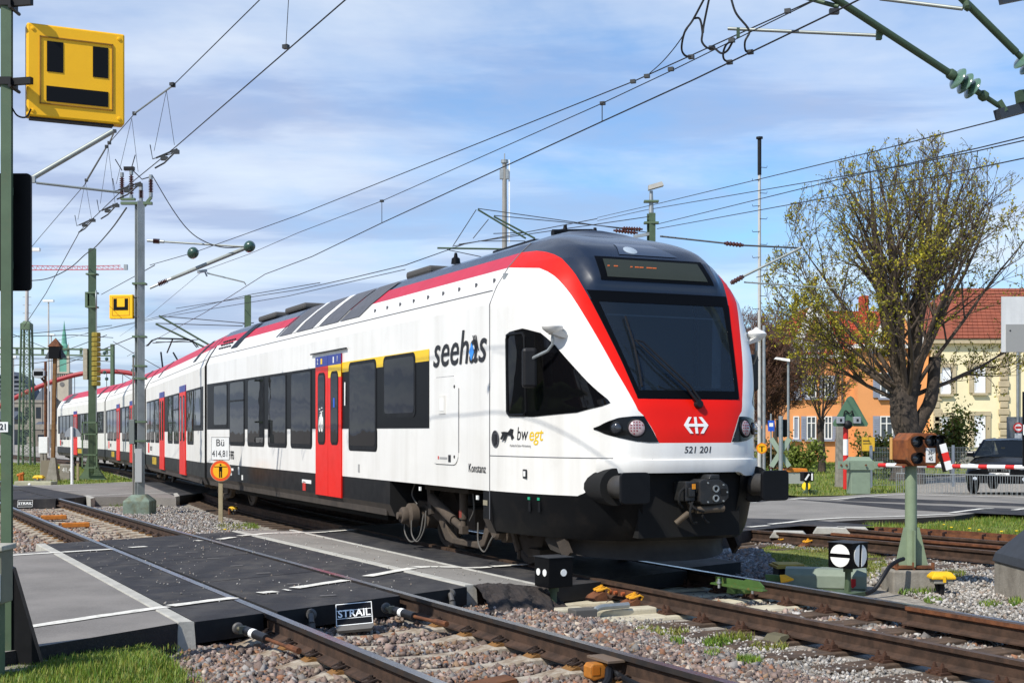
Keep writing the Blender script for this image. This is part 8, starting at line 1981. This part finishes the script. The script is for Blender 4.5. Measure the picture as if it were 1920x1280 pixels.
for i, (px, py, a, b) in enumerate(((312, 170, (289, 283), (327, 272)), (247, 222, (218, 345), (259, 322)), (203, 278, (188, 382), (216, 384)), (160, 340, (146, 412), (172, 412)))):
    T_ = at(*nt_(px, py)); Y = T_.y; o = thing('section_insulator', ('first', 'second', 'third', 'lowest')[i] + ' contact wire section insulator counted from the right, hung on a V of thin wires', 'insulator', tuple(T_))
    def S(x, y, dY=0.): return at(x, y, Y + dY) - T_
    mb = MB(); mb.cyl((0, 0, 0), S(*a), .0035, n=5); mb.cyl((0, 0, 0), S(*b), .0035, n=5); mb.build('hanger', m_wire, o)
    k = 9.0 / Y * 1.9; x0, y0 = a; x1, y1 = b; yr = max(y0, y1)
    mb = MB(); mb.tube([S(x1 + 6 * k, yr - 4 * k), S(x0 + 4 * k, yr + 14 * k)], .012, 6); mb.tube([S(x1 + 4 * k, yr), S((x0 + x1) / 2, yr + 24 * k, -.1), S(x0 + 2 * k, yr + 34 * k)], .012, 6); mb.tube([S(x0 - 8 * k, yr - 12 * k), S(x0 - 3 * k, yr + 16 * k), S(x1, yr + 4 * k)], .008, 6); mb.build('runner', m_steel, o)
    mb = MB(); mb.cbox(S(x1 + 2 * k, yr + 2 * k), (.10, .06, .05)); mb.cbox(S((x0 + x1) / 2, yr + 15 * k), (.09, .06, .05)); mb.build('clamp', m_steel, o)
# cantilever of the near track (mast hidden behind the dark board)
ct2 = thing('catenary_cantilever', 'pale tube cantilever passing behind the yellow box sign', 'cantilever')
mb = MB(); mb.cyl(at(-30, 387, 21), at(212, 246, 21.5), .042, n=10); mb.build('strut_tube', m_tubeg, ct2, smooth=True); mb = MB(); mb.cyl(at(68, 343, 21.1), at(225, 361, 21.6), .020, n=8); mb.build('steady_arm', m_tubeg, ct2, smooth=True); mb = MB(); mb.cbox(at(63, 337, 21.1), (.06, .06, .1)); mb.build('fitting', m_galv, ct2)
wire('contact wire above the train rising to the upper right', [tt_(1760, -75), tt_(1570, 20), tt_(1300, 150), tt_(1129, 228), tt_(716, 418), tt_(585, 481), (497, 514, 31.2), (384, 586, 38), (300, 632, 48), (238, 668, 62)], .0085)
wire('messenger wire just above the contact wire over the train', [tt_(1720, -85), tt_(1520, 5), tt_(1265, 130), tt_(1129, 194), tt_(716, 377), tt_(560, 436), (468, 476, 31.2), (380, 508, 36), (282, 590, 47), (225, 630, 62)], .006)
wire('feeder wire running highest over the train', [(1640, -60, 12.8), (1520, 3, 13.2), (1190, 152, 16.2), (560, 403, 27), (362, 474, 29.6), (281, 497, 30)], .007)
for i, (x, y0, y1) in enumerate(((1129, 194, 228), (716, 377, 418))): wire(('right', 'left')[i] + ' short dropper between messenger and contact wire above the train', [tt_(x, y0), tt_(x, y1)], .006, 'dropper_wire')
wire('slack jumper cable from the grey mast top to the cantilever end', [(286, 330, 29.8), (322, 390, 29.7), (352, 430, 29.7), (382, 452, 29.6), (420, 464, 29.6), (466, 462, 29.5)], .011, 'jumper_cable', sag=1)
wire('slack cable from the green mast to the lattice mast', [(48, 527, 60), (90, 522, 56), (130, 503, 53), (160, 477, 51), (180, 462, 48), (210, 428, 40), (237, 390, 31)], .02, 'jumper_cable', sag=1)
wire('anchor wire from the green mast wheel to the grey mast', [(190, 552, 52), (258, 515, 40), (290, 497, 30)], .012)
for i, (l, pts) in enumerate((('outer left jumper loop at the upper right', [(1322, -5, 13.6), (1299, 38, 13.7), (1284, 60, 13.7), (1278, 90, 13.8), (1284, 104, 13.9), (1296, 107, 13.9)]), ('second jumper loop at the upper right', [(1300, 35, 13.7), (1312, 36, 13.7), (1317, 60, 13.7), (1316, 78, 13.7), (1326, 90, 13.7), (1338, 90, 13.7), (1352, 100, 13.6), (1364, 95, 13.5), (1375, 76, 13.4)]), ('long jumper cable coming down from the top edge', [(1370, -5, 13.5), (1380, 25, 13.5), (1401, 51, 13.5), (1405, 62, 13.5), (1397, 78, 13.5), (1398, 95, 13.6), (1408, 99, 13.6)]), ('right jumper loop at the upper right', [(1375, 76, 13.4), (1362, 84, 13.5), (1356, 100, 13.6), (1358, 112, 13.7), (1368, 117, 13.7)]), ('jumper cable from the top edge to the left clamp', [(1330, -4, 13.6), (1320, 45, 13.7), (1318, 62, 13.7)]), ('thin stay from the left clamp to the messenger', [(1300, 36, 13.7), (1272, 80, 14.3), (1244, 114, 14.8), (1218, 138, 15.4)]))):
    wire(l, pts, .011 if i < 5 else .006, 'jumper_cable', sag=1)
for i, (x, y, Y) in enumerate(((1187, 153, 15.6), (1213, 143, 15.3), (1258, 130, 14.7), (1335, 90, 13.9), (1372, 76, 13.4), (1407, 98, 13.6), (1368, 117, 13.8), (1296, 107, 14.2), (1477, 21, 13.2), (1130, 194, 16.3), (716, 377, 23.6), (323, 158, 17.7), (536, 88, 13.5))):
    p = at(x, y, Y); o = MB().cbox(p, (.06, .05, .04), rz=-.4).build('wire_clamp', m_steel); tag(o, ('leftmost dark clamp on the feeder wire above the train', 'second dark clamp on the feeder wire above the train', 'dark clamp on the messenger wire left of the jumper loops', 'dark clamp where the loops meet the wire', 'dark clamp at the right jumper loop', 'dark clamp at the lower end of the long jumper', 'dark clamp on the contact wire below the loops', 'dark clamp at the end of the outer left loop', 'dark clamp near the top edge right of the loops', 'clamp at the top of the right dropper', 'clamp at the top of the left dropper', 'clamp on the messenger right of the yellow box', 'clamp at the foot of the upper left dropper')[i], 'clamp')
# big green cantilevers at the upper right
def rod(t, nm, a, b, r, m=m_tubeG): mb = MB(); mb.cyl(a, b, r, n=12); return mb.build(nm, m, t, smooth=True)
c1 = thing('catenary_cantilever', 'big green tube cantilever with a green glass insulator at the upper right', 'cantilever')
rod(c1, 'strut_tube', at(1520, -32, 12.6), at(1778, 136, 13.2), .036); rod(c1, 'strut_end', at(1836, 174, 13.3), at(1872, 198, 13.4), .026)
A, B = at(1786, 141, 13.2), at(1838, 176, 13.3)
for k in range(3): c = A.lerp(B, .18 + .26 * k); mb = MB(); mb.lathe([(.03, -.03), (.10, -.012), (.115, .006), (.10, .018), (.04, .03)], 20, c, B - A); mb.build('insulator_disc', m_glassins, c1, smooth=True)
rod(c1, 'insulator_core', A, B, .03)
for q in (at(1778, 136, 13.2), B): mb = MB(); mb.lathe([(.04, 0), (.053, .02), (.053, .065), (.035, .085)], 12, q, B - A); mb.build('clevis', m_tubeG, c1, smooth=True)
mb = MB(); mb.beam(at(1870, 215, 13.4), at(1990, 182, 13.6), .10, .10); mb.build('bracket', mat('bracket_dark', '#3b4046', .5, .3), c1); mb = MB(); mb.beam(at(1872, 190, 13.4), at(1884, 210, 13.4), .07, .05); mb.build('hinge', m_tubeG, c1)
rod(c1, 'steady_arm', at(1365, 54, 13.6), at(1648, 67, 13.0), .017, m_tubeg); mb = MB(); mb.lathe([(.03, -.03), (.05, 0), (.03, .03)], 10, at(1650, 61, 12.95), (1, 0, .3)); mb.cbox(at(1648, 68, 12.95), (.05, .05, .07)); mb.cbox(at(1384, 62, 13.55), (.03, .03, .10)); mb.build('fitting', m_tubeG, c1)
rod(c1, 'upper_tube', at(1490, -10, 12.9), at(1572, 13, 12.7), .022); mb = MB(); mb.cbox(at(1564, 22, 12.7), (.09, .05, .05)); mb.build('clamp', m_steel, c1)
c2 = thing('catenary_cantilever', 'second green tube cantilever cut by the top right corner', 'cantilever')
rod(c2, 'strut_tube', at(1796, -10, 13.0), at(1905, 98, 13.2), .036); rod(c2, 'steady_arm', at(1650, -2, 13.4), at(1805, 17, 13.0), .019, m_tubeg); mb = MB(); mb.lathe([(.035, -.03), (.06, 0), (.035, .03)], 10, at(1813, 11, 13.0), (1, 0, .2)); mb.build('fitting', m_tubeG, c2)
A, B = at(1905, 98, 13.2), at(1948, 142, 13.3); rod(c2, 'insulator_core', A, B, .03)
for k in range(3): c = A.lerp(B, .3 + .26 * k); mb = MB(); mb.lathe([(.03, -.03), (.10, -.012), (.115, .006), (.10, .018), (.04, .03)], 20, c, B - A); mb.build('insulator_disc', m_glassins, c2, smooth=True)
mb = MB(); mb.beam(at(1908, 182, 13.4), at(1990, 172, 13.5), .09, .12); mb.build('bracket', m_tubeG, c2); mb = MB(); mb.beam(at(1876, 3, 13.2), at(1990, -20, 13.4), .06, .06); mb.build('upper_bracket', mat('bracket_dark', '#3b4046', .5, .3), c2)
# lines running to the right behind the train
for i, (l, pts) in enumerate((('top wire of the line right of the train', [(1120, 408, 60), (1225, 384, 47), (1627, 287, 28), (1867, 226, 22), (2000, 190, 20)]), ('second wire of the line right of the train', [(1120, 414, 60), (1210, 394, 47), (1700, 310, 28), (1833, 283, 24), (1990, 248, 21)]), ('third wire of the line right of the train', [(1234, 420, 46), (1600, 330, 30), (1833, 278, 24), (1990, 240, 21)]), ('lowest wire of the line right of the train', [(1232, 429, 46), (1600, 362, 30), (1833, 315, 24), (1990, 282, 21)]))):
    wire(l, pts, .011)
for i, (x, y0, y1, Y) in enumerate(((1627, 287, 320, 28), (1833, 283, 312, 24))): wire(('left', 'right')[i] + ' dropper in the lines above the big tree', [(x, y0, Y), (x - 3, y1, Y)], .008, 'dropper_wire')
# masts and arms behind the train
def farmast(lab, px, yt, Y, w_, m=m_green): t = thing('catenary_mast', lab, 'mast', ((px - HX) / F * Y, Y, train_level(Y))); mb = MB(); hbeam(mb, 0, 0, 0, EYE - (yt - HY) / F * Y - train_level(Y), w_, w_, .02, rz=.3); mb.build('post', m, t); return t
lp_ = farmast('green mast with a street lamp on top behind the train roof', 1221, 400, 46, .22); k = 46 / F; Z = lambda y: EYE - (y - HY) * k - lp_.location.z
mb = MB(); mb.cyl((0, 0, Z(400)), (0, 0, Z(358)), .09, .06, n=10); mb.build('lamp_post', m_galv, lp_); mb = MB(); mb.add([(-.1, -.15, Z(357)), (.42, -.15, Z(349)), (.42, .15, Z(349)), (-.1, .15, Z(357)), (-.1, -.1, Z(348)), (.36, -.1, Z(341)), (.36, .1, Z(341)), (-.1, .1, Z(348))], [(0, 1, 2, 3), (4, 5, 6, 7), (0, 1, 5, 4), (1, 2, 6, 5), (2, 3, 7, 6), (3, 0, 4, 7)]); mb.build('lamp_head', mat('lamp_head', '#9a9890', .6, var=.15), lp_)
for z in (Z(418), Z(378)): mb = MB(); mb.cbox((0, 0, z), (.5, .3, .06)); mb.build('clamp', m_green, lp_)
for i, (a, b) in enumerate((((1150, 432), (1196, 437)), ((1165, 428), (1205, 430)))): mb = MB(); insul(mb, at(*a, 46) - lp_.location, at(*b, 46) - lp_.location, .075, 7); mb.build('insulator', m_brown, lp_, smooth=30)
mb = MB(); mb.beam(at(1188, 444, 46) - lp_.location, at(1222, 438, 46) - lp_.location, .12, .1); mb.build('bracket', m_galv, lp_)
ar = thing('cross_span_arm', 'thin arm with a brown insulator reaching right from the lamp mast', 'arm'); P = [at(1238, 443, 46), at(1358, 456, 45), at(1372, 458, 45), at(1394, 460, 45), at(1500, 465, 44.5)]; rod(ar, 'arm', P[0], P[1], .03, m_steel); rod(ar, 'arm', P[3], P[4], .03, m_steel); mb = MB(); insul(mb, P[1], P[3], .085, 5, core=.6); mb.build('insulator', m_brown, ar, smooth=30)
ar = thing('catenary_cantilever', 'grey cantilever with a brown insulator right of the train roof', 'cantilever'); rod(ar, 'strut_tube', at(1394, 518, 42), at(1503, 464, 42), .04, m_tubeg); A, B = at(1370, 531, 42), at(1394, 518, 42); mb = MB(); insul(mb, A, B, .085, 4, core=.7); mb.build('insulator', m_brown, ar, smooth=30); rod(ar, 'steady_arm', at(1395, 529, 42), at(1572, 541, 42), .025, m_tubeg); rod(ar, 'stay', at(1418, 520, 42), at(1450, 512, 42), .012, m_steel)
ap = thing('antenna_mast', 'concrete mast with an antenna box and a white strip behind the train', 'mast', ((946 - HX) / F * 60, 60, -.1)); k = 60 / F; Z = lambda y: EYE - (y - HY) * k + .1
mb = MB(); mb.cyl((0, 0, 0), (0, 0, Z(302)), .16, .10, n=12); mb.build('shaft', mat('mast_concrete', '#8d8a83', .8, var=.1), ap, smooth=True); mb = MB(); mb.cyl((0, 0, Z(302)), (0, 0, Z(288)), .025, n=6); mb.cyl((0, 0, Z(306)), (0, 0, Z(300)), .16, n=10); mb.build('tip', m_galv, ap); mb = MB(); mb.box(-.22, -.05, -.1, .1, Z(336), Z(318)); mb.box(.05, .18, -.1, .1, Z(336), Z(318)); mb.build('antenna_box', m_galv, ap); mb = MB(); mb.box(.18, .24, -.02, .02, Z(455), Z(300)); mb.build('white_strip', m_white, ap)
farmast('green mast stub rising above the middle of the train', 464.5, 554, 58, .26); 
def arms(lab, Y, tubes, rods):
    t = thing('catenary_cantilever', lab, 'cantilever')
    for a, b in tubes: rod(t, 'strut_tube', at(*a, Y), at(*b, Y), .032 * Y / 45, m_tubeG)
    for a, b in rods: rod(t, 'tie_rod', at(*a, Y), at(*b, Y), .014 * Y / 45, m_steel)
    return t
arms('pair of dark cantilevers above the middle of the train roof', 46, [((896, 393), (986, 447)), ((926, 406), (1003, 447)), ((820, 465), (942, 467))], [((896, 391), (1222, 437)), ((926, 404), (1195, 430)), ((925, 438), (980, 436)), ((896, 452), (985, 452)), ((838, 468), (905, 482)), ((893, 393), (850, 460)), ((916, 411), (887, 447)), ((860, 458), (1225, 405)), ((848, 462), (1120, 410)), ((1062, 420), (1064, 440))])
arms('pair of dark cantilevers left of the green mast stub', 58, [((298, 592), (402, 652)), ((292, 607), (392, 655))], [((298, 592), (462, 606)), ((292, 606), (455, 611)), ((286, 643), (376, 636)), ((292, 641), (362, 641)), ((455, 608), (476, 605))])
wire('lower wire along the far line behind the train', [(330, 578, 70), (560, 543, 52), (664, 520, 46), (760, 497, 42), (870, 458, 44)], .014)
wire('upper wire along the far line behind the train', [(160, 625, 85), (330, 590, 68), (540, 555, 52), (760, 505, 44)], .012); wire('thin wire behind the grey mast towards the station', [(100, 640, 110), (270, 600, 75), (470, 552, 58), (600, 530, 50)], .014)
for i, pts in enumerate(([(-20, 640, 90), (60, 625, 92), (210, 610, 95)], [(-20, 672, 92), (100, 672, 92), (215, 678, 92)], [(20, 625, 88), (110, 662, 90), (200, 628, 80)], [(100, 690, 90), (160, 668, 80), (260, 628, 66)], [(212, 640, 92), (300, 690, 80)], [(212, 690, 92), (260, 720, 85)], [(60, 630, 80), (140, 628, 82), (212, 633, 90)], [(-20, 690, 92), (70, 680, 92), (210, 660, 92)])):
    wire(('first', 'second', 'third', 'fourth', 'fifth', 'sixth', 'seventh', 'eighth')[i] + ' thin wire in the tangle above the station throat', pts, .022)
for i, (x, y) in enumerate(((196, 662), (200, 673), (196, 698), (200, 710), (249, 694), (251, 668))): p = at(x, y, 88); mb = MB(); mb.lathe([(.02, -.12), (.10, -.08), (.12, 0), (.10, .08), (.02, .12)], 10, p); tag(mb.build('ball_insulator', mat('insulator_green', '#2f4a3d', .3), smooth=True), 'small dark ball insulator hanging in the wires near the gantry post, ' + ('topmost', 'second from the top', 'third from the top', 'fourth from the top', 'right lower one', 'right upper one')[i], 'insulator')
